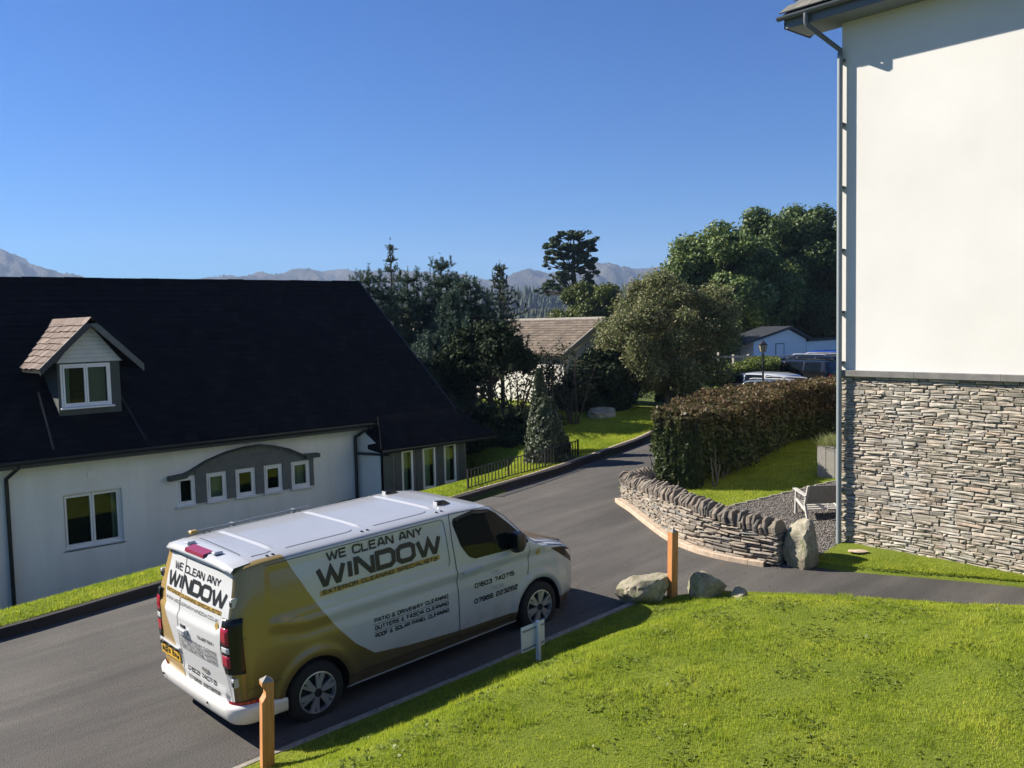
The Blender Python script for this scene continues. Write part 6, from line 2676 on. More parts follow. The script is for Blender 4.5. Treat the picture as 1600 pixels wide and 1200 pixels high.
def pine(label, x, y, zb, height, spread, seed, n_whorl=11, leaders=((0, 0),), m=None, group=None, nn=34, needle=0.105, conic=0.62, name="pine_tree", w=0.015, low=0.1, tip=0.30, dens=1.0):
    """young pine: whorls of upswept limbs with brush shoots, candles at the tips"""
    r = random.Random(seed)
    T = thing(name, label, "tree", (x, y, zb), group)
    mb = MB()
    Cs, As, Ls = [], [], []
    for li, (lx, ly) in enumerate(leaders):
        hh = height * (1 if li == 0 else r.uniform(0.78, 0.97))
        top = Vector((x + lx, y + ly, zb + hh))
        base = Vector((x, y, zb))
        path_ = lambda k: base.lerp(top, k) + Vector((lx, ly, 0)) * (-0.5 * k * (1 - k))
        mb.tube([path_(k) for k in (0, .25, .5, .75, .97)], [0.10, .08, .06, .04, .012], 7)
        for wi in range(n_whorl):
            k = low + (1 - low) * (wi + r.uniform(-.2, .2)) / n_whorl
            if k > 0.985:
                continue
            p = path_(k)
            nb_ = r.randint(4, 6)
            bl = spread * (max(0.06, (1 - k)) ** conic) * r.uniform(0.8, 1.15) * (1 if li == 0 else 0.75)
            a0 = r.uniform(0, 6.28)
            for b in range(nb_):
                a = a0 + 6.28 * b / nb_ + r.uniform(-.3, .3)
                L = bl * r.uniform(0.7, 1.15)
                up = r.uniform(0.25, 0.6) + 0.35 * k
                d = Vector((math.cos(a), math.sin(a), up * 0.35))
                e = p + d.normalized() * L
                e2 = e + Vector((math.cos(a) * 0.3, math.sin(a) * 0.3, up)) * L * 0.28
                mb.tube([p, p.lerp(e, .6), e, e2], [0.03 * (1 - k) + .008, 0.02, 0.012, 0.005], 4, caps=False)
                ns = max(4, int(L * 15 * dens))
                for s in range(ns):
                    f_ = (s + 0.5) / ns
                    q = p.lerp(e, f_) if f_ < .8 else e.lerp(e2, (f_ - .8) / .2)
                    if f_ < 0.22 and r.random() < 0.6:
                        continue
                    dd = Vector((math.cos(a) + r.gauss(0, .75), math.sin(a) + r.gauss(0, .75), r.uniform(0.15, 1.3))).normalized()
                    Cs.append(q)
                    As.append(dd)
                    Ls.append(r.uniform(0.12, 0.26))
                for q_ in range(2):
                    Cs.append(e2)
                    As.append(Vector((r.gauss(0, .25), r.gauss(0, .25), 1)).normalized())
                    Ls.append(r.uniform(0.7, 1.2) * tip)
        for q_ in range(int(26 * (1 if li == 0 else .7))):
            k = 0.5 + 0.48 * q_ / 26
            a = r.uniform(0, 6.28)
            Cs.append(path_(k))
            As.append(Vector((math.cos(a) * .9, math.sin(a) * .9, 1)).normalized())
            Ls.append((0.16 + 0.5 * (1 - k)) * r.uniform(.8, 1.4))
        for q_ in range(9):
            k = r.uniform(.80, .93)
            a = r.uniform(0, 6.28)
            Cs.append(path_(k) + Vector((math.cos(a), math.sin(a), 0)) * spread * .12 * r.uniform(.4, 1.6))
            As.append(Vector((r.gauss(0, .14), r.gauss(0, .14), 1)).normalized())
            Ls.append(r.uniform(1.2, 2.0) * tip)
        for q_ in range(5):
            Cs.append(path_(0.93) + Vector((r.gauss(0, .05), r.gauss(0, .05), 0)))
            As.append(Vector((r.gauss(0, .35), r.gauss(0, .35), 1)).normalized())
            Ls.append(r.uniform(0.8, 1.3) * tip)
        Cs.append(path_(0.94))
        As.append(Vector((0, 0, 1)))
        Ls.append(hh * 0.06 + 0.22)
    C = np.array([tuple(c) for c in Cs])
    A = np.array([tuple(a) for a in As])
    L = np.array(Ls)
    V, F = brush(C, A, L, needle, nn, w)
    npmesh("crown", V, F, m or M_PINE, T)
    mb.build("trunk", M_BARK, T, recalc=False)
    return T


# ---- pines and other trees behind the long house
_pine = pine


def pine(label, x, y, zb, height, spread, *a, **k):
    if k.get('group') and not k.pop('near', False):
        x, y = CAMX + 1.15 * (x - CAMX), CAMY + 1.15 * (y - CAMY)
        top = 4.42 + 1.15 * (zb + height - 4.42)
        zb = 0.1
        height, spread = top - zb, spread * 1.15
    return _pine(label, x, y, zb, height, spread, *a, **k)


T1 = "young pines behind the long house"
pine("young pine nearest the house roof, with upright candle shoots, leftmost of its row", 10.75, 7.9, 0.3, 5.75, 1.9, 1, 12, ((0, 0), (-0.45, 0.2), (0.5, -0.1)), group=T1)
pine("second pine from the house roof, broad with several leading shoots", 12.3, 8.1, 0.3, 5.7, 2.1, 2, 12, ((0, 0), (0.6, 0.3), (-0.5, -0.2)), group=T1)
pine("tall middle pine of the row with a cluster of long candles at its top", 13.55, 8.0, 0.3, 6.15, 2.0, 3, 12, ((0, 0), (0.45, 0.1), (-0.35, 0.3), (0.15, -0.4)), group=T1)
pine("lower dark pine right of the tall middle one", 15.1, 8.6, 0.3, 5.55, 2.0, 4, 11, ((0, 0), (0.7, -0.2), (-0.5, 0.2)), group=T1, low=0.42, near=True)
pine("thin spruce with a sparse pointed top rising behind the left pines", 15.4, 13.6, 0.2, 7.3, 1.5, 6, 17, ((0, 0),), m=M_SPRUCE, needle=0.07, nn=18, conic=1.1, name="spruce_tree", tip=0.2, dens=0.8)
pine("pointed silvery spruce at the right end of the pine row", 17.4, 9.5, 0.3, 6.15, 1.9, 7, 16, ((0, 0),), low=0.42, m=M_SPRUCE, needle=0.07, nn=20, conic=0.95, name="spruce_tree", tip=0.18, dens=1.1)
pine("short pine in front of the row with brown inner needles beside the house verge", 11.6, 5.6, 0.2, 3.9, 1.8, 9, 9, ((0, 0), (0.5, 0.2), (-0.5, 0.0)), group=T1)
pine("pine filling the gap below the candles, close to the gable", 12.6, 6.3, 0.2, 4.3, 2.0, 10, 9, ((0, 0), (0.6, 0.2)), group=T1, low=0.45)
pine("low pine against the gable end of the long house", 10.4, 5.0, 0.2, 3.4, 1.6, 19, 8, ((0, 0), (0.4, 0.2)), group=T1)
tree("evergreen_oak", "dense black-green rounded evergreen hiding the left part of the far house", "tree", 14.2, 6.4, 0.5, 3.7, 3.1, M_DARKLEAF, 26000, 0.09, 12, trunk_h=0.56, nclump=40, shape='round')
tree("laurel_bush", "low dark laurel under the pines next to the house bay", "shrub", 12.6, 4.4, 0.3, 1.6, 2.4, M_DARKLEAF, 16000, 0.09, 13, trunk_h=0.02, nclump=30)
tree("laurel_bush", "dark laurel beyond the iron fence under the bare stems", "shrub", 13.6, 4.3, 0.4, 0.6, 3.0, M_DARKLEAF, 16000, 0.09, 14, trunk_h=0.02, nclump=30)
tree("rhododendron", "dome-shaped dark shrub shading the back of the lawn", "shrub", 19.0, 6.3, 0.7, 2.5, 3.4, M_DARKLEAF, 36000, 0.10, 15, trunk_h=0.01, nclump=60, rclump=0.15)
tree("laurel_bush", "dark laurel at the left foot of the far white house", "shrub", 16.2, 5.2, 0.5, 0.5, 2.3, M_DARKLEAF, 14000, 0.09, 16, trunk_h=0.02, nclump=26)


def stems(label, x, y, zb, h, n, spread, seed, nleaf, leafm, name="multi_stem_tree", lsize=0.06, zlo=0.35):
    """leaning bare stems with a thin scatter of leaves"""
    r = random.Random(seed)
    T = thing(name, label, "tree", (x, y, zb), "bare-stemmed small trees before the far house")
    mb = MB()
    pts = []
    for i in range(n):
        a = r.uniform(0, 6.28)
        tip = Vector((x + math.cos(a) * spread * r.uniform(.3, 1), y + math.sin(a) * spread * r.uniform(.3, 1), zb + h * r.uniform(.75, 1)))
        b = Vector((x + r.uniform(-.12, .12), y + r.uniform(-.12, .12), zb - 0.1))
        m1 = b.lerp(tip, .35) + Vector((r.uniform(-.1, .1), r.uniform(-.1, .1), 0.1))
        mb.tube([b, m1, b.lerp(tip, .7), tip], [.045, .032, .02, .006], 5, caps=False)
        for q in range(16):
            k = r.uniform(.25, 1)
            s0 = b.lerp(tip, k)
            dd = Vector((r.gauss(0, 1), r.gauss(0, 1), r.uniform(0, 1.1))).normalized() * r.uniform(.25, .8) * (h / 3)
            mb.tube([s0, s0 + dd * .5 + Vector((0, 0, .03)), s0 + dd], [.012, .008, .003], 3, caps=False)
            for w in range(nleaf):
                k2 = r.uniform(.3, 1.1)
                p = s0 + dd * k2 + Vector((r.gauss(0, .07), r.gauss(0, .07), r.gauss(0, .07)))
                if p.z > zb + h * zlo:
                    pts.append(tuple(p))
    mb.build("trunk", M_BARK, T, recalc=False)
    V, F = leaf_quads(np.array(pts), lsize)
    npmesh("crown", V, F, leafm, T)


stems("small bare-stemmed tree against the sunlit white wall, nearest the evergreen", 15.0, 4.6, 0.6, 2.9, 7, 1.0, 31, 7, M_DARKLEAF)
stems("small bare-stemmed tree whose dark trunks cross the middle of the far white wall", 15.9, 4.4, 0.6, 3.0, 6, 1.0, 32, 4, M_DARKLEAF)
stems("thin tree in front of the far house gable with a loose purple-brown crown", 15.7, 5.3, 0.6, 2.9, 5, 0.8, 33, 4, M_LITTER, lsize=0.06, zlo=0.5)
stems("spindly tree between the evergreen and the laurel, left of the white wall", 13.9, 5.0, 0.6, 2.6, 7, 1.1, 34, 8, M_DARKLEAF)


def bush(name, label, cat, x, y, zb, h, w, leafm, n, lsize, seed, taper=0.8):
    T = thing(name, label, cat, (x, y, zb))
    t_ = rng.uniform(0, 1, n) ** 1.15
    a = rng.uniform(0, 2 * np.pi, n)
    rad = w / 2 * (1 - taper * t_ ** 1.6) * (0.55 + 0.85 * vnoise(np.cos(a) * 1.6 + seed, np.sin(a) * 1.6 + t_ * 6, seed, 3)) * rng.uniform(0.62, 1.05, n) ** 0.5
    P = np.stack([x + np.cos(a) * rad, y + np.sin(a) * rad, zb + t_ * h + rng.normal(0, .02, n)], -1)
    V, F = leaf_quads(P, lsize, N0=np.stack([np.cos(a), np.sin(a), np.full(n, .3)], -1))
    npmesh("foliage", V, F, leafm, T)
    MB().tube([(x, y, zb - .1), (x, y, zb + h * .5), (x, y, zb + h * .8)], [.05, .03, .01], 6).build("stem", M_BARK, T)
    return T


bush("holly_bush", "glossy conical holly bush standing at the iron fence", "bush", 11.75, 1.25, 0.62, 1.75, 1.25, M_HOLLY, 12000, 0.055, 4, 0.75)
bush("holly_bush", "tall narrow grey-green holly rising behind the conical one", "bush", 12.3, 2.1, 0.62, 2.45, 0.85, M_HOLLY, 8000, 0.055, 8, 0.85)

# ---- trees in the middle distance
tree("hawthorn_tree", "broad olive-green hawthorn with a rounded crown over the hedge, its forked trunk showing", "tree", 21.9, 5.4, 0.75, 5.45, 5.7, M_THORN, 120000, 0.062, 41, trunk_h=0.10, nclump=120, barkm=M_BARK_PALE, twig=0.8, rclump=0.12, shell=0.2, trunk_r=0.12, nlimb=10)
tree("oak_tree", "large dark oak beside the olive hawthorn, left of the two big oaks", "tree", 46.5, 20.5, 0.8, 9.6, 9.6, M_OAK, 130000, 0.15, 42, trunk_h=0.16, nclump=80, twig=0.3, rclump=0.13)
tree("oak_tree", "taller domed oak rising beside the white house wall", "tree", 59, 22.6, 0.8, 12.3, 13.5, M_OAK2, 150000, 0.17, 43, trunk_h=0.14, nclump=90, twig=0.3, rclump=0.12)
tree("field_maple", "yellowing bushy tree behind the white shed roof", "tree", 52.5, 15.6, 0.9, 4.6, 5.4, M_YELLOW, 40000, 0.12, 44, trunk_h=0.15, nclump=36, barkm=M_BARK_PALE)
tree("oak_tree", "smaller dark oak low behind the shed, below the big crowns", "tree", 54, 22, 0.9, 5.2, 9.0, M_OAK2, 34000, 0.20, 45, trunk_h=0.1, nclump=50)
tree("bay_tree", "bright green bushy evergreen under the scots pine, behind the far house ridge", "tree", 50.2, 35.6, 0.9, 6.4, 7.4, M_BRIGHT, 90000, 0.15, 46, trunk_h=0.02, nclump=60, rclump=0.14)
tree("bay_tree", "darker evergreen bush right of the bright green one", "tree", 54.0, 34.2, 0.9, 5.4, 5.6, M_OAK, 50000, 0.15, 47, trunk_h=0.02, nclump=40, rclump=0.15)
tree("oak_tree", "dark tree filling the gap between the hawthorn and the big oak", "tree", 38.5, 18.0, 0.8, 4.6, 7.0, M_OAK, 45000, 0.12, 48, trunk_h=0.08, nclump=46)


# scots pine: bare leaning trunk, flat plates of foliage
def scots():
    x, y, zb = 60.6, 48.3, 0.9
    T = thing("scots_pine", "tall scots pine with flat layered crown standing against the sky", "tree", (x, y, zb))
    # plates given across the view: (lateral metres, height, radius, squash)
    lat = Vector((0.70, -0.714, 0)).normalized()
    dep = Vector((0.714, 0.70, 0)).normalized()
    plates = [(-0.3, 12.6, 1.0), (0.7, 12.5, 1.1), (1.5, 12.1, .95), (-1.5, 12.1, 1.0), (-0.6, 11.7, 1.2), (.5, 11.5, 1.3), (2.1, 11.4, .9), (-1.9, 11.2, .95), (1.3, 10.8, 1.1), (-0.9, 10.6, 1.1), (0.3, 10.2, 1.0),
              (-1.9, 10.1, .75), (1.7, 9.9, 1.05), (2.2, 9.1, .8), (0.9, 9.1, 1.1), (-0.7, 9.2, .9), (-1.6, 8.7, .9), (-0.6, 8.3, 1.0), (1.5, 8.2, 1.05), (0.6, 7.6, .9), (-2.1, 7.9, .8), (-1.4, 7.4, .75), (1.2, 7.1, .9), (2.0, 7.6, .7), (-2.7, 7.3, .5), (0.3, 6.6, .7), (1.5, 6.3, .7)]
    C, RR = [], []
    r = random.Random(77)
    for (l, h, rad) in plates:
        for q in range(9):
            p = Vector((x, y, 0)) + lat * (l + r.gauss(0, .42)) + dep * r.uniform(-1.5, 1.5)
            C.append((p.x, p.y, h + r.gauss(0, .28) + 0.05))
            RR.append(rad * r.uniform(.22, .55))
    C, RR = np.array(C), np.array(RR)
    P, D = clump_points(C, RR * 1.12, 100000, 0.15, 0.55)
    g = vnoise(P[:, 0] * 1.6, P[:, 2] * 2.6 + P[:, 1], 5, 3)
    P, D = P[g > .45], D[g > .45]
    V, F = leaf_quads(P, 0.14, N0=D * .5 + np.array([0, 0, .6]))
    npmesh("crown", V, F, M_SCOTS, T)
    mb = MB()
    tp = [Vector((x, y, zb)) + lat * a + Vector((0, 0, b)) for a, b in ((0.2, 0), (0.35, 3), (0.3, 6), (0.1, 8.4), (0.25, 10.2), (.2, 11.6))]
    mb.tube(tp, [.42, .36, .30, .24, .16, .06], 9)
    for c, rr_ in zip(C[::2], RR[::2]):
        e = Vector(c)
        k = min(range(len(tp)), key=lambda i: abs(tp[i].z - (e.z - 0.7)))
        s0 = tp[k]
        mb.tube([s0, s0.lerp(e, .5) + Vector((0, 0, -.15)), e], [.10, .07, .02], 5, caps=False)
    mb.build("trunk", M_BARK, T, recalc=False)


scots()


# ---- hedges
def hedge(name, label, pts, width, z_top, leafm, n, lsize, group=None, base_gap=0.45, trunks=True, topnoise=0.13, jit=0.07, start_w=1.0):
    """pts: (x, y) centre line; clipped hedge with leaves over its faces and bare stems below"""
    cv = Curve2(pts)
    P2 = [cv(cv.len * i / 40)[0] for i in range(41)]
    if hasattr(z_top, '__len__'):
        cp = [0]
        for a, b in zip(pts, pts[1:]):
            cp.append(cp[-1] + math.hypot(b[0] - a[0], b[1] - a[1]))
        z_top = list(np.interp(np.linspace(0, cp[-1], 41), cp, z_top))
    cum = [0]
    for a, b in zip(P2, P2[1:]):
        cum.append(cum[-1] + (b - a).length)
    L = cum[-1]
    T = thing(name, label, "hedge", (pts[0][0], pts[0][1], gz(*pts[0])), group)
    s = rng.uniform(0, L, n)
    s[: n // 14] = rng.uniform(-width * .12, width * .25, n // 14)
    s[: n // 14] += 0.0
    xs_ = np.interp(s, cum, [p.x for p in P2])
    ys_ = np.interp(s, cum, [p.y for p in P2])
    seg = np.clip(np.searchsorted(cum, s) - 1, 0, len(P2) - 2)
    D = np.array([tuple((P2[i + 1] - P2[i]).normalized()) for i in range(len(P2) - 1)])[seg]
    Nn = np.stack([-D[:, 1], D[:, 0], np.zeros(n)], -1)
    # section: go round a rounded rectangle
    u = rng.uniform(-1, 1, n)
    ww = rng.uniform(0, 1, n)
    face = rng.uniform(0, 1, n)
    top = face < 0.36
    zt = np.interp(s, cum, z_top) if hasattr(z_top, '__len__') else np.full(n, z_top)
    zt = zt + (vnoise(s * 1.4, s * 0 + 3, 8, 3) - .5) * topnoise * 2 + (vnoise(s * 5, u * 2, 12, 2) - .5) * topnoise
    zb = G(xs_, ys_)
    hh = zt - zb
    side = np.where(u > 0, 1, -1)
    lat = np.where(top, u * width / 2, side * width / 2 * (1 - 0.10 * ww))
    wf = 1 - (1 - start_w) * (1 - sm(s / 1.5))
    lat = lat * wf * (1 + (vnoise(s * 1.8, ww * 3 + side, 15, 3) - .5) * 0.42)
    v = np.where(top, 1 - 0.12 * u ** 4, base_gap * 0.5 + (1 - base_gap * 0.5) * ww)
    thin = (~top) & (ww < base_gap) & (rng.uniform(0, 1, n) > 0.18 + 0.7 * (ww / max(base_gap, .01)) ** 1.5)
    z = zb + hh * v
    inward = rng.uniform(0, 1, n) ** 2.0 * 0.22
    P = np.stack([xs_, ys_, z], -1) + Nn * (lat * (1 - inward))[:, None] + rng.normal(0, jit * 0.5, (n, 3))
    P[:, 2] -= np.where(top, inward * 0.6, 0)
    keep = ~thin
    N0 = np.where(top[:, None], np.array([0, 0, 1.0]), Nn * side[:, None])
    V, F = leaf_quads(P[keep], lsize, N0=N0[keep] * .7)
    npmesh("foliage", V, F, leafm, T)
    # the rounded end of the hedge
    n2 = n // 9
    p0, d0 = P2[0], (P2[1] - P2[0]).normalized()
    nn0 = Vector((-d0.y, d0.x, 0))
    l2 = rng.uniform(-1, 1, n2)
    dep2 = -0.10 - 0.16 * (1 - l2 ** 2) + np.abs(rng.normal(0, .14, n2))
    zt0 = float(z_top[0]) if hasattr(z_top, '__len__') else z_top
    zb0 = gz(p0.x, p0.y)
    zz2 = zb0 + (zt0 - zb0) * (0.04 + 0.95 * rng.uniform(0, 1, n2) ** 0.85)
    dep2 += (vnoise(l2 * 3 + 5, zz2 * 3, 31, 3) - .5) * .25
    Pe = np.stack([p0.x + d0.x * dep2 + nn0.x * l2 * width * start_w * .5, p0.y + d0.y * dep2 + nn0.y * l2 * width * start_w * .5, zz2], -1)
    V, F = leaf_quads(Pe, lsize, N0=np.tile(np.array([-d0.x, -d0.y, .2]), (n2, 1)) * .7)
    e_ = npmesh("foliage", V, F, leafm, T)
    # dark twiggy heart keeps the light from passing straight through
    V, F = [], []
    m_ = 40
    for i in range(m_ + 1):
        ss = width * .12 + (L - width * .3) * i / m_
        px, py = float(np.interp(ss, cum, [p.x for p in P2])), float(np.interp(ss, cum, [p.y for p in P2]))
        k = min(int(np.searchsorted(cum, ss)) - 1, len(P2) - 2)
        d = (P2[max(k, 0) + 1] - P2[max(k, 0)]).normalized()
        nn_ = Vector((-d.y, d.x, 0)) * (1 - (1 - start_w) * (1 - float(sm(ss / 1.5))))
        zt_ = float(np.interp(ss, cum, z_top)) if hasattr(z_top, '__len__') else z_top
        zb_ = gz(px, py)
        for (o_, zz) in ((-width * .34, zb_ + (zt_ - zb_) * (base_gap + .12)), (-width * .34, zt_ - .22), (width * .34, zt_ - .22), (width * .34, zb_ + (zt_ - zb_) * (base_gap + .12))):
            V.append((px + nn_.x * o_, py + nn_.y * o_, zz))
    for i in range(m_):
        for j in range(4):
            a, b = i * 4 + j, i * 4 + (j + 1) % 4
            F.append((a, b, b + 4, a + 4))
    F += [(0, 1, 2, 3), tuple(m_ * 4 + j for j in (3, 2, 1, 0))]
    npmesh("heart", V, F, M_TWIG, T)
    if trunks:
        mb = MB()
        r = random.Random(3)
        ss = 0.1
        while ss < L:
            px, py = float(np.interp(ss, cum, [p.x for p in P2])), float(np.interp(ss, cum, [p.y for p in P2]))
            k = max(0, min(int(np.searchsorted(cum, ss)) - 1, len(P2) - 2))
            d = (P2[k + 1] - P2[k]).normalized()
            nn_ = Vector((-d.y, d.x, 0))
            for row in (-.32, .3):
                b = Vector((px, py, gz(px, py) - .05)) + nn_ * (row * width + r.uniform(-.08, .08)) + d * r.uniform(-.08, .08)
                for q in range(2):
                    e = b + Vector((r.uniform(-.18, .18), r.uniform(-.18, .18), r.uniform(.5, .95)))
                    mb.tube([b, b.lerp(e, .5) + Vector((r.uniform(-.04, .04), r.uniform(-.04, .04), 0)), e], [.022, .018, .010], 5, caps=False)
            ss += r.uniform(.16, .30)
        mb.build("stems", M_BARK_PALE, T, recalc=False)
    return T


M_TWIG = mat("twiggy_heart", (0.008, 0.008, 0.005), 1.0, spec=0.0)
hedge("beech_hedge", "clipped copper and green beech hedge curving behind the garden wall",
      [(11.35, -3.32), (12.7, -2.9), (15.0, -2.45), (17.0, -1.95), (18.3, -2.2), (18.9, -3.4), (19.1, -5.5), (19.3, -9.0)], 2.15,
      [2.24, 2.34, 2.42, 2.46, 2.48, 2.5, 2.5, 2.5], M_HEDGE, 165000, 0.060, base_gap=0.34, start_w=0.48)
hedge("privet_hedge", "bright yellow-green hedge beyond the beech hedge, beside the parked cars",
      [(24.6, 7.3), (27.5, 7.9), (30.6, 7.2), (34.5, 9.6)], 1.5, [1.55, 1.95, 2.35, 2.2], M_GHEDGE, 30000, 0.08, base_gap=0.05, trunks=False, topnoise=0.16)
# shrubs on the far side of the drive beyond the hedge, and under the hawthorn
tree("laurel_bush", "dark bush at the foot of the hawthorn trunk", "shrub", 21.4, 3.0, 0.6, 1.2, 2.3, M_DARKLEAF, 12000, 0.08, 61, trunk_h=0.02, nclump=24)
tree("laurel_bush", "dark bush between the hawthorn and the yellow-green hedge", "shrub", 24.6, 5.6, 0.5, 1.0, 3.2, M_OAK, 14000, 0.09, 62, trunk_h=0.02, nclump=24)

# tussock of ornamental grass in the planter
pt = thing("timber_planter", "tall weathered plank planter topped with trailing grass beside the downpipe", "planter", (14.3, -6.1, gz(14.3, -6.1)))
PX0, PX1, PY0, PY1 = 13.52, 14.5, -6.75, -5.38
PZ0, PZ1 = gz(13.6, -5.4) + 0.02, gz(13.6, -5.4) + 0.74
random.seed(9)
y_ = PY1
while y_ > PY0 + 0.05:
    w = min(0.205, y_ - PY0)
    MB().box(PX0 - random.uniform(0, 0.008), PX0 + 0.03, y_ - w + 0.01, y_, PZ0, PZ1 + random.uniform(-0.012, 0.012), ch=0.004).build("plank", M_WEATHER, pt)
    y_ -= w
x_ = PX0 + 0.03
while x_ < PX1:
    w = min(0.2, PX1 - x_)
    if w > .05:
        MB().box(x_ + 0.01, x_ + w, PY1 - 0.03, PY1 + random.uniform(0, 0.008), PZ0, PZ1 + random.uniform(-0.012, 0.012), ch=0.004).build("plank", M_WEATHER, pt)
        MB().box(x_ + 0.01, x_ + w, PY0 - 0.005, PY0 + 0.03, PZ0, PZ1, ch=0.004).build("plank", M_WEATHER, pt)
    x_ += w
MB().box(PX0 + 0.03, PX1, PY0 + 0.03, PY1 - 0.03, PZ1 - 0.12, PZ1 - 0.05).build("soil", M_EARTH, pt)
N = 5000
xx = rng.uniform(PX0, PX1, N)
yy = rng.uniform(PY0, PY1, N)
gr_ = blades("planter_grass", xx, yy, np.full(N, PZ1 - 0.06), 0.26, 0.012, leaf_mat("pale_grass", [(0.14, 0.17, 0.05), (0.24, 0.27, 0.09), (0.33, 0.33, 0.15)], 0.6, 0.3), lean=1.3)
tag(gr_, "tuft of pale trailing grass growing in the planter", "grass", kind="stuff")


# ---- distant woods: one mass of conifers in the valley
def woods(name, x0, y0, x1, y1, depth, n, h, seed, zb=0.5):
    r = np.random.default_rng(seed)
    t_ = r.uniform(0, 1, n)
    d = r.uniform(0, 1, n)
    dx, dy = x1 - x0, y1 - y0
    L = math.hypot(dx, dy)
    X = x0 + dx * t_ - dy / L * depth * d * -1
    Y = y0 + dy * t_ + dx / L * depth * d * 1
    Hh = h * r.uniform(.55, 1.1, n) * (0.7 + 0.6 * vnoise(t_ * 9, t_ * 0, seed, 2))
    V, F = [], []
    b = 0
    VV, FF = [], []
    layers = 7
    for i in range(n):
        w = Hh[i] * r.uniform(.24, .40)
        for k in range(layers):
            zc = zb + Hh[i] * (0.10 + .80 * k / layers)
            ww = w * (1 - k / layers) + .15
            a0 = r.uniform(0, 6.28)
            ring = []
            for q in range(7):
                a = a0 + 6.28 * q / 7
                rr_ = ww * (1.15 if q % 2 else 0.7)
                ring.append((X[i] + rr_ * math.cos(a), Y[i] + rr_ * math.sin(a), zc + r.uniform(-.3, .2)))
            VV += ring + [(X[i], Y[i], zc + Hh[i] * .26)]
            for q in range(7):
                FF.append((b + q, b + (q + 1) % 7, b + 7))
            b += 8
    o = npmesh(name, np.array(VV), np.array(FF), M_FAR)
    o["kind"] = "stuff"
    return o


woods("valley_woods", 300, 580, 600, 340, 200, 2600, 24, 4)
woods("valley_woods", 40, 640, 300, 580, 160, 900, 21, 5)
woods("valley_woods", 600, 340, 760, 140, 140, 900, 24, 6)

woods("valley_woods", 120, 300, 330, 170, 70, 1100, 8.0, 8)
# ------------------------------------------------------------------ far white house
fh = thing("far_house", "small white house with a brown tiled roof half hidden behind the bare stems", "house", (19.8, 8.7, 0.5))
FX, FYY, HX = 19.8, 8.7, 21.9
ZF, ZR = 3.22, 4.40
MB().box(FX, 24.0, FYY, 22, 0.2, ZF - 0.02).build("wall", M_RENDER, fh)
MB().prism([(FX, ZF - 0.02), (24.0, ZF - 0.02), (HX, ZR - 0.07)], 'y', FYY, FYY + 0.2).build("gable_wall", M_RENDER, fh)
sl = (ZR - ZF) / (HX - FX)
V = [(FX - 0.25, FYY - 0.2, ZF - .25 * sl), (HX, FYY - 0.2, ZR), (HX, 22.2, ZR), (FX - 0.25, 22.2, ZF - .25 * sl), (24.25, FYY - 0.2, ZF - .25 * sl), (24.25, 22.2, ZF - .25 * sl)]
V2 = [(a, b, c - 0.07) for a, b, c in V]
fr_ = npmesh("roof", V + V2, [(0, 3, 2, 1), (1, 2, 5, 4), (6, 7, 8, 9), (7, 10, 11, 8), (0, 1, 7, 6), (1, 4, 10, 7), (0, 6, 9, 3), (4, 5, 11, 10)], M_TILE2, fh)
nu, nv = 44, 14
slates("roof_tiles", (FX - .25, 22.2, ZF - .25 * sl), (0, -(22.4 - FYY) / nu, 0), ((HX - FX + .25) / nv, 0, (ZR - ZF + .25 * sl) / nv), nu, nv, 0.02, M_TILE2, fr_, 0.01)
for i in range(30):
    ya = FYY - 0.2 + i * 0.45
    V = [(HX - .12, ya, ZR - .03), (HX, ya, ZR + .06), (HX + .12, ya, ZR - .03), (HX - .12, ya + .44, ZR - .03), (HX, ya + .44, ZR + .06), (HX + .12, ya + .44, ZR - .03)]
    npmesh("ridge_tile", V, [(0, 1, 4, 3), (1, 2, 5, 4), (0, 2, 1), (3, 4, 5)], M_KERB2, fr_)
MB().prism([(FX - .27, ZF - .25 * sl - .02), (FX - .27, ZF - .25 * sl + .02), (HX, ZR + .02), (HX, ZR - .14), (FX - 0.2, ZF - .25 * sl - .14)], 'y', FYY - .25, FYY - .2).build("bargeboard", M_WEATHER, fh)

# ------------------------------------------------------------------ white shed by the car park
sh = thing("white_shed", "low white gabled outbuilding behind the parked cars", "building", (41.5, 14.5, 0.8))
SY = 14.5
M_WWASH = mat("whitewash", (0.85, 0.86, 0.88), 0.8, spec=0.2)
MB().box(41.3, 47.1, SY, 16.2, 0.3, 2.78).build("wall", M_WWASH, sh)
MB().prism([(41.3, 2.78), (47.1, 2.78), (45.1, 3.42)], 'y', SY, SY + .2).build("gable_wall", M_WWASH, sh)
V = [(40.2, SY - .2, 2.66), (45.1, SY - .2, 3.50), (45.1, 16.4, 3.50), (40.2, 16.4, 2.66), (47.4, SY - .2, 2.72), (47.4, 16.4, 2.72)]
V2 = [(a, b, c + 0.14) for a, b, c in V]
npmesh("roof", V + V2, [(0, 1, 2, 3), (1, 4, 5, 2), (6, 9, 8, 7), (7, 8, 11, 10), (0, 6, 7, 1), (1, 7, 10, 4), (0, 3, 9, 6), (4, 10, 11, 5)], M_FASCIA, sh)
dfr = MB().box(43.6, 43.66, SY - .03, SY - .0, .8, 2.62).box(44.5, 44.56, SY - .03, SY - .0, .8, 2.62).box(43.66, 44.5, SY - .03, SY - .0, 2.56, 2.62).build("door_frame", M_SOFFIT, sh)
MB().box(43.662, 44.498, SY - .015, SY - .002, .8, 2.558).build("door", M_WWASH, dfr)
yw = thing("yard_wall", "long white yard wall with a dark coping running on from the shed", "wall", (50, 14.4, 0.8))
MB().box(47.1, 60, 14.42, 14.7, 0.3, 2.62).build("wall", M_WWASH, yw)
MB().box(47.15, 60.1, 14.34, 14.8, 2.622, 2.80).build("coping", M_FASCIA, yw)

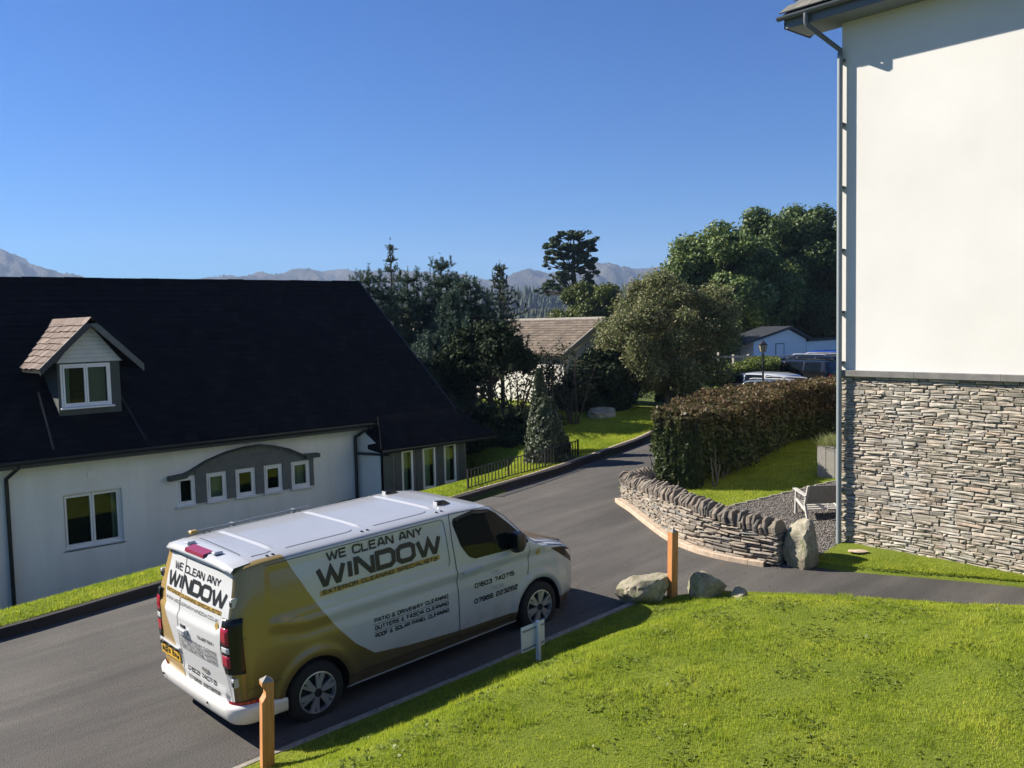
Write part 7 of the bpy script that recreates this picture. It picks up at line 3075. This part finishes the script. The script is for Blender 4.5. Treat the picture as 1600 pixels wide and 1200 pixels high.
# ------------------------------------------------------------------ lamp post
lp = thing("street_lamp", "old-fashioned black lantern post standing in front of the parked cars", "lamp post", (25.4, 3.64, 0.3))
lx, ly = 25.42, 3.64
MB().tube([(lx, ly, 0.2), (lx, ly, 0.8), (lx, ly, 2.95)], [.055, .045, .035], 10).tube([(lx, ly, 0.2), (lx, ly, .55)], .08, 10).build("post", M_IRON, lp, smooth=True)
MB().box(lx - .16, lx + .16, ly - .012, ly + .012, 2.68, 2.70).build("ladder_bar", M_IRON, lp)
V, F = [], []
for (r_, z_) in ((.09, 2.97), (.155, 3.24)):
    for k in range(6):
        a = math.pi / 3 * k
        V.append((lx + r_ * math.cos(a), ly + r_ * math.sin(a), z_))
for k in range(6):
    F.append((k, (k + 1) % 6, 6 + (k + 1) % 6, 6 + k))
lan = npmesh("lantern_glass", V, F, mat("frosted_lamp_glass", (0.42, 0.38, 0.27), 0.3), lp)
mb = MB()
for k in range(6):
    a = math.pi / 3 * k
    mb.tube([(lx + .092 * math.cos(a), ly + .092 * math.sin(a), 2.96), (lx + .158 * math.cos(a), ly + .158 * math.sin(a), 3.25)], .011, 5)
mb.build("lantern_frame", M_IRON, lp)
V = [(lx + .18 * math.cos(math.pi / 3 * k), ly + .18 * math.sin(math.pi / 3 * k), 3.25) for k in range(6)] + [(lx + .05 * math.cos(math.pi / 3 * k), ly + .05 * math.sin(math.pi / 3 * k), 3.37) for k in range(6)] + [(lx, ly, 3.42)]
F = [(k, (k + 1) % 6, 6 + (k + 1) % 6, 6 + k) for k in range(6)] + [(6 + k, 6 + (k + 1) % 6, 12) for k in range(6)] + [tuple(range(5, -1, -1))]
npmesh("lantern_cap", V, F, M_IRON, lp)
MB().tube([(lx, ly, 3.40), (lx, ly, 3.50)], [.02, .008], 6).build("finial", M_IRON, lp)

# ------------------------------------------------------------------ pale post-and-rail fence and slatted screen
M_RAIL = noisy("pale_rail", (0.34, 0.31, 0.25), (0.50, 0.46, 0.38), 6, 0.8, 0.2)
pf = thing("rail_fence", "pale post-and-rail fence above the yellow-green hedge", "fence", (31, 9.6, 1.0))
pA, pB = Vector((29.4, 11.0, 1.0)), Vector((31.9, 8.6, 1.0))
for i in range(6):
    p = pA.lerp(pB, i / 5)
    MB().box(p.x - .05, p.x + .05, p.y - .05, p.y + .05, 1.0, 2.55 + (0.12 if i == 3 else 0)).build("fence_post", M_RAIL, pf)
dv = (pB - pA).normalized()
M0 = Matrix.Translation(pA) @ Matrix.Rotation(math.atan2(dv.y, dv.x), 4, 'Z')
for z_ in (0.98, 1.40):
    MB().box(-0.3, (pB - pA).length, -.085, -.055, z_, z_ + .09, M=M0).build("rail", M_RAIL, pf)
ps_ = thing("slat_screen", "small screen of dark horizontal slats beside the shed", "screen", (36.3, 10.0, 0.8))
pA, pB = Vector((35.8, 10.45, 0.6)), Vector((36.9, 9.5, 0.6))
dv = (pB - pA).normalized()
M0 = Matrix.Translation(pA) @ Matrix.Rotation(math.atan2(dv.y, dv.x), 4, 'Z')
Ls = (pB - pA).length
M_DSLAT = noisy("dark_slat", (0.035, 0.022, 0.018), (0.075, 0.05, 0.04), 5, 0.8, 0.2)
for k in range(8):
    MB().box(0, Ls, -.02, .02, 0.25 + k * .165, 0.25 + k * .165 + .125, M=M0).build("slat", M_DSLAT, ps_)
for xx_ in (0, Ls):
    MB().box(xx_ - .05, xx_ + .05, .022, .12, 0, 1.62, M=M0).build("screen_post", M_DSLAT, ps_)
MB().box(0.2, Ls + 0.3, -.03, .03, 1.60, 1.66, M=M0).build("cap_rail", M_RAIL, ps_)

# ------------------------------------------------------------------ low steel railing along the verge
ir = thing("iron_railing", "low black iron railing along the grass verge by the house bay", "railing", (8.6, 0.75, 0.4))
ra = [Vector((8.32, 0.30, 0)), Vector((9.65, 0.42, 0)), Vector((11.0, 0.56, 0)), Vector((12.35, 0.74, 0))]
for p in ra:
    z0 = float(verge_z(p.x, p.y))
    MB().box(p.x - .018, p.x + .018, p.y - .018, p.y + .018, z0 - .1, z0 + .47).build("fence_post", M_IRON, ir)
me_bar = None
for a, b in zip(ra, ra[1:]):
    za, zb_ = float(verge_z(a.x, a.y)), float(verge_z(b.x, b.y))
    for zz in (.04, .44):
        MB().tube([(a.x, a.y, za + zz), (b.x, b.y, zb_ + zz)], .013, 5).build("rail", M_IRON, ir)
    n = int((b - a).length / .105)
    for k in range(1, n):
        p = a.lerp(b, k / n)
        zz = za + (zb_ - za) * k / n
        if me_bar is None:
            o = MB().box(-.009, .009, -.009, .009, 0.0, .45).build("bar", M_IRON)
            me_bar = o.data
            bpy.data.objects.remove(o)
        o = bpy.data.objects.new("bar", me_bar)
        o.location = Vector((p.x, p.y, zz + .01)) - base_of(ir)
        link(o, ir)


# ------------------------------------------------------------------ parked cars
def car(label, x, y, zb, heading, color, H=1.47, L=4.35, Wd=1.8, suv=False, roofcol=None, name="parked_car", rail=False):
    T = thing(name, label, "car", (x, y, zb), "cars parked beyond the hedge", (0, 0, heading), True)
    paint = mat("car_paint", color, 0.22, spec=0.6)
    paint.node_tree.nodes["Principled BSDF"].inputs["Coat Weight"].default_value = 0.8
    # x forward, front at +L/2
    hs = H
    zt = [(-L / 2, hs * .62), (-L / 2 + .08, hs * .74), (-L / 2 + .35, hs * .93), (-L * .30, hs * .99), (-L * .05, hs), (L * .06, hs * .985), (L * .12, hs * .95), (L * .27, hs * .70), (L * .31, hs * .66), (L * .43, hs * .58), (L * .48, hs * .48), (L / 2, hs * .36)]
    if suv:
        zt[0] = (-L / 2, hs * .66)
        zt[2] = (-L / 2 + .22, hs * .97)
    wd = [(-L / 2, Wd * .40), (-L / 2 + .12, Wd * .47), (-L * .3, Wd * .5), (L * .3, Wd * .5), (L * .44, Wd * .46), (L / 2, Wd * .34)]
    belt = [(-L / 2, hs * .62), (0, hs * .64), (L * .28, hs * .60), (L / 2, hs * .34)]
    xs = np.concatenate([np.linspace(-L / 2, L / 2, 64)])
    V = []
    NS = []
    for xx_ in xs:
        t_, w, b = float(interp(xx_, zt)), float(interp(xx_, wd)), float(interp(xx_, belt))
        b = min(b, t_ - .02)
        sec = []
        for k in range(8):
            q = k / 7
            sec.append((w * (.95 + .05 * math.sin(math.pi * q)), .20 + (b - .20) * q))
        cabn = float(sm((t_ - b) / .3))
        ys = w * (1 - .17 * cabn)
        for k in range(1, 7):
            q = k / 6
            sec.append((w + (ys - w) * q, b + (t_ - .07 * cabn - .01 - b) * q))
        for k in range(1, 6):
            q = k / 5
            sec.append((ys * math.cos(q * math.pi / 2) ** .6 if q < 1 else 0, t_ - (.07 * cabn + .01) * (1 - math.sin(q * math.pi / 2))))
        NS.append(sec)
        for s_ in (-1, 1):
            V += [(xx_, s_ * a, b_) for a, b_ in sec]
    npn = len(NS[0])
    V = np.array(V)
    ins = np.zeros(len(V), bool)
    wxs = (-L * .30, L * .315)
    wr = .33 if not suv else .36
    for wx in wxs:
        d = np.hypot(V[:, 0] - wx, V[:, 2] - wr)
        ins |= (d < wr + .06) & (np.abs(V[:, 1]) > Wd * .3) & (V[:, 2] < .8)
    F, MI = [], []
    glassz = lambda x: float(interp(x, belt))
    for i in range(len(xs) - 1):
        for s_ in (0, 1):
            for j in range(npn - 1):
                f = [i * 2 * npn + s_ * npn + j, (i + 1) * 2 * npn + s_ * npn + j, (i + 1) * 2 * npn + s_ * npn + j + 1, i * 2 * npn + s_ * npn + j + 1]
                if any(ins[k] for k in f):
                    continue
                if s_:
                    f = f[::-1]
                F.append(tuple(f))
                cx = (xs[i] + xs[i + 1]) / 2
                g = 0
                if 8 <= j <= 12 and -L * .40 < cx < L * .25 and not (abs(cx - L * .0) < .05) and not (abs(cx + L * .22) < .05):
                    g = 1
                if j > 12 and (L * .125 < cx < L * .265 or cx < -L * .43):
                    g = 1
                MI.append(g)
    for i in (0, len(xs) - 1):
        for j in range(npn - 1):
            F.append((i * 2 * npn + j, i * 2 * npn + npn + j, i * 2 * npn + npn + j + 1, i * 2 * npn + j + 1))
            MI.append(1 if (i == 0 and 8 <= j <= 13) else 0)
    b_ = npmesh("body", V, F, [paint, M_TINT], T, True, MI)
    bm = bmesh.new()
    bm.from_mesh(b_.data)
    bmesh.ops.remove_doubles(bm, verts=bm.verts, dist=.001)
    bmesh.ops.recalc_face_normals(bm, faces=bm.faces)
    bm.to_mesh(b_.data)
    bm.free()
    b_.data.set_sharp_from_angle(angle=R(45))
    MB().box(-L * .44, L * .44, -Wd * .42, Wd * .42, .18, .62).build("underbody", M_BLACKPL, T)
    for wx in wxs:
        for s_ in (-1, 1):
            wheel(T, wx, s_ * (Wd / 2 - .10), wr, wr, .21, s_, 5, .68)
    for s_ in (-1, 1):
        MB().box(L / 2 - .22, L / 2 - .06, s_ * Wd * .36 - .14, s_ * Wd * .36 + .14, hs * .40, hs * .47, ch=.02).build("headlight", M_CLEARLENS, T)
        MB().box(-L / 2 - .012, -L / 2 + .05, s_ * Wd * .36 - .11, s_ * Wd * .36 + .11, hs * .50, hs * .62, ch=.015).build("rear_light", M_REDLENS, T)
        MB().box(L * .17, L * .17 + .12, s_ * (Wd / 2 + .09) - .08, s_ * (Wd / 2 + .09) + .08, hs * .64, hs * .64 + .13, ch=.03).build("wing_mirror", paint, T)
        if rail:
            MB().tube([(-L * .34, s_ * Wd * .36, hs * 1.0), (-L * .3, s_ * Wd * .36, hs * 1.02), (L * .03, s_ * Wd * .36, hs * 1.025), (L * .07, s_ * Wd * .36, hs * 1.0)], .02, 6).build("roof_rail", M_ALLOY, T)
    return T


car("dark silver saloon nearest the beech hedge, its windows just above the leaves", 27.2, 4.7, 0.42, R(93), (0.10, 0.115, 0.14), 1.42, rail=True)
car("pale silver car with a long bright bonnet behind the nearest one", 29.3, 6.6, 0.49, R(93), (0.45, 0.47, 0.50), 1.45)
car("black off-road car in the middle of the parked row", 33.6, 7.3, 0.62, R(92), (0.010, 0.011, 0.013), 1.66, 4.5, 1.88, True)
car("black car with a sun-glinting roof behind the off-road car", 37.2, 8.8, 0.72, R(92), (0.008, 0.009, 0.012), 1.6, 4.4, 1.85, True, rail=True)
car("bright blue hatchback farthest along the parked row", 42.0, 10.6, 0.87, R(92), (0.02, 0.06, 0.28), 1.47, 4.1)
MB_ = thing("plank_steps", "short flight of pale timber sleepers at the edge of the car park", "steps", (39.5, 4.5, 0.6))
for k in range(3):
    MB().box(38.0 + k * 1.2, 38.35 + k * 1.2, 2.5, 6.4, 0.9 + k * .33, 1.02 + k * .33).build("sleeper", M_RAIL, MB_)

# ------------------------------------------------------------------ garden chair seen from behind
ch = thing("garden_armchair", "pale timber garden armchair on the gravel, seen from behind its back", "chair", (10.30, -7.02, gz(10.3, -7.0) + 0.085), None, (0, 0, R(-39)), True)
# local x: across to the right, y: forward


def bar(p, q, w, d, m=M_CHAIR):
    p, q = Vector(p), Vector(q)
    z = (q - p).normalized()
    x = Vector((1, 0, 0))
    if abs(z.x) > .9:
        x = Vector((0, 1, 0))
    y = z.cross(x).normalized()
    x = y.cross(z).normalized()
    V = []
    for c_ in (p, q):
        for sx, sy in ((-1, -1), (1, -1), (1, 1), (-1, 1)):
            V.append(c_ + x * sx * w / 2 + y * sy * d / 2)
    return MB().add(V, [(3, 2, 1, 0), (4, 5, 6, 7), (0, 1, 5, 4), (1, 2, 6, 5), (2, 3, 7, 6), (3, 0, 4, 7)])


WCH = 0.62
ch.scale = (1, 1, 0.82)
for sx in (0, WCH):
    bar((sx, -0.02, 0), (sx, 0.13, .36), .04, .05).build("leg", M_CHAIR, ch, bevel=.004)
    bar((sx, 0.60, 0), (sx, 0.56, .58), .04, .05).build("leg", M_CHAIR, ch, bevel=.004)
    bar((sx, 0.13, .34), (sx, -.04, .80), .04, .045).build("back_stile", M_CHAIR, ch, bevel=.004)
    bar((sx, 0.64, .60), (sx, 0.02, .555), .085, .025).build("armrest", M_CHAIR, ch, bevel=.004)
    bar((sx, 0.57, .37), (sx, .10, .22), .025, .07).build("seat_rail", M_CHAIR, ch, bevel=.004)
for k in range(6):
    y = .14 + k * .078
    z = .235 + k * .026
    bar((0.02, y, z), (WCH - .02, y, z), .066, .018).build("seat_slat", M_CHAIR, ch)
for k, (z, h) in enumerate(((.775, .055), (.675, .128), (.54, .128), (.42, .09))):
    y = .13 - (z - .34) * .37
    bar((0.02, y, z), (WCH - .02, y, z), .02, h).build("back_slat", M_WEATHER, ch)

# ------------------------------------------------------------------ hills
PROF = [(-40, 0.045), (-10, 0.06), (5, .075), (10.32, 0.0772), (12.12, 0.0735), (13.03, 0.0681), (13.95, 0.0589), (15.23, 0.0546), (16.2, 0.0500), (17.2, 0.042), (22.0, 0.042), (22.65, 0.0470), (23.94, 0.0514), (25.81, 0.0532), (27.33, 0.0536), (28.87, 0.0567), (30.43, 0.0571), (32.0, 0.0539), (33.58, 0.0521), (35.99, 0.0521), (37.6, 0.0501), (39.22, 0.046), (40.02, 0.0415), (41.25, 0.0430), (41.7, 0.0478), (42.3, 0.0510), (42.89, 0.0516), (43.49, 0.0485), (44.1, 0.0462), (44.9, 0.0500), (45.72, 0.0535), (46.94, 0.0560), (47.95, 0.0560), (48.75, 0.0520), (49.74, 0.0500), (51.73, 0.050), (54, 0.053), (60, 0.06), (74, .065), (100, .05), (140, .03)]
CZ = 4.42


def hill(name, az0, az1, r0, r1, prof_, m, rough, seed, naz=420, nr=60, zbase=-2.0):
    az = np.linspace(az0, az1, naz)
    rr = np.linspace(0, 1, nr)
    A_, Q = np.meshgrid(az, rr, indexing='ij')
    rad = r0 + (r1 - r0) * Q
    top = np.interp(A_, [p[0] for p in prof_], [p[1] for p in prof_]) * r1 + CZ
    ridge = 1 - np.abs(2 * vnoise(A_ * 0.8 + Q * 3.1, Q * 4 + A_ * 0.1, seed, 5, 2.1, .55) - 1)
    rise = sm(Q) * 0.55 + 0.45 * Q ** 2
    Z = zbase + (top - zbase) * np.clip(rise * (1 + rough * (ridge - .6) * 4 * Q * (1 - Q)), 0, 1)
    back = Q > .985
    X = CAMX + rad * np.sin(np.radians(A_))
    Y = CAMY + rad * np.cos(np.radians(A_))
    V = np.stack([X, Y, Z], -1).reshape(-1, 3)
    o = npmesh(name, V, grid_faces(naz, nr), m, None, True)
    tag(o, kind="structure")
    return o


def hill_mat(name, a, b, c_, sc_):
    m = mat(name, a, 0.95, spec=0.1)
    t = NT(m)
    p = t.pos()
    f = t.noise(sc_, 8, 0.65, p)
    col = t.ramp(f, [(0.35, a), (0.55, b), (0.7, c_)])
    t.color(col)
    t.bump(t.noise(sc_ * 2.5, 10, 0.7, p), 1.0, 40)
    return m


M_FELL = hill_mat("fell_grass", (0.030, 0.034, 0.030), (0.085, 0.075, 0.052), (0.17, 0.14, 0.10), 0.008)
M_HEATH = hill_mat("bracken_hill", (0.030, 0.032, 0.016), (0.075, 0.062, 0.032), (0.11, 0.085, 0.045), 0.012)
fells = hill("fells", -10, 140, 1300, 3000, PROF, M_FELL, 0.95, 3, 900, 90)
hill("near_hill", 47.6, 100, 380, 900, [(47.6, 0.005), (48.5, .016), (49.6, 0.034), (50.6, 0.046), (51.8, 0.0535), (52.9, 0.058), (55, .062), (62, .07), (75, .06), (100, .03)], M_HEATH, 0.25, 6, 300, 40)
hill("wooded_rise", 36, 62, 420, 800, [(36, 0.006), (40, .020), (44, 0.024), (48, 0.026), (52, 0.030), (62, .02)], M_HEATH, 0.2, 12, 160, 26)

# ------------------------------------------------------------------ haze
hz = bpy.data.materials.new("haze_air")
hz.use_nodes = True
for nd in list(hz.node_tree.nodes):
    if nd.type != 'OUTPUT_MATERIAL':
        hz.node_tree.nodes.remove(nd)
pv = hz.node_tree.nodes.new("ShaderNodeVolumePrincipled")
pv.inputs["Color"].default_value = (0.50, 0.68, 1.0, 1)
pv.inputs["Density"].default_value = 0.00019
pv.inputs["Anisotropy"].default_value = 0.1
hz.node_tree.links.new(pv.outputs[0], hz.node_tree.nodes["Material Output"].inputs["Volume"])
hb_ = MB().box(-3300, 3300, -3300, 3300, -8.0, 300.0).build("haze", hz)
hb_["kind"] = "stuff"
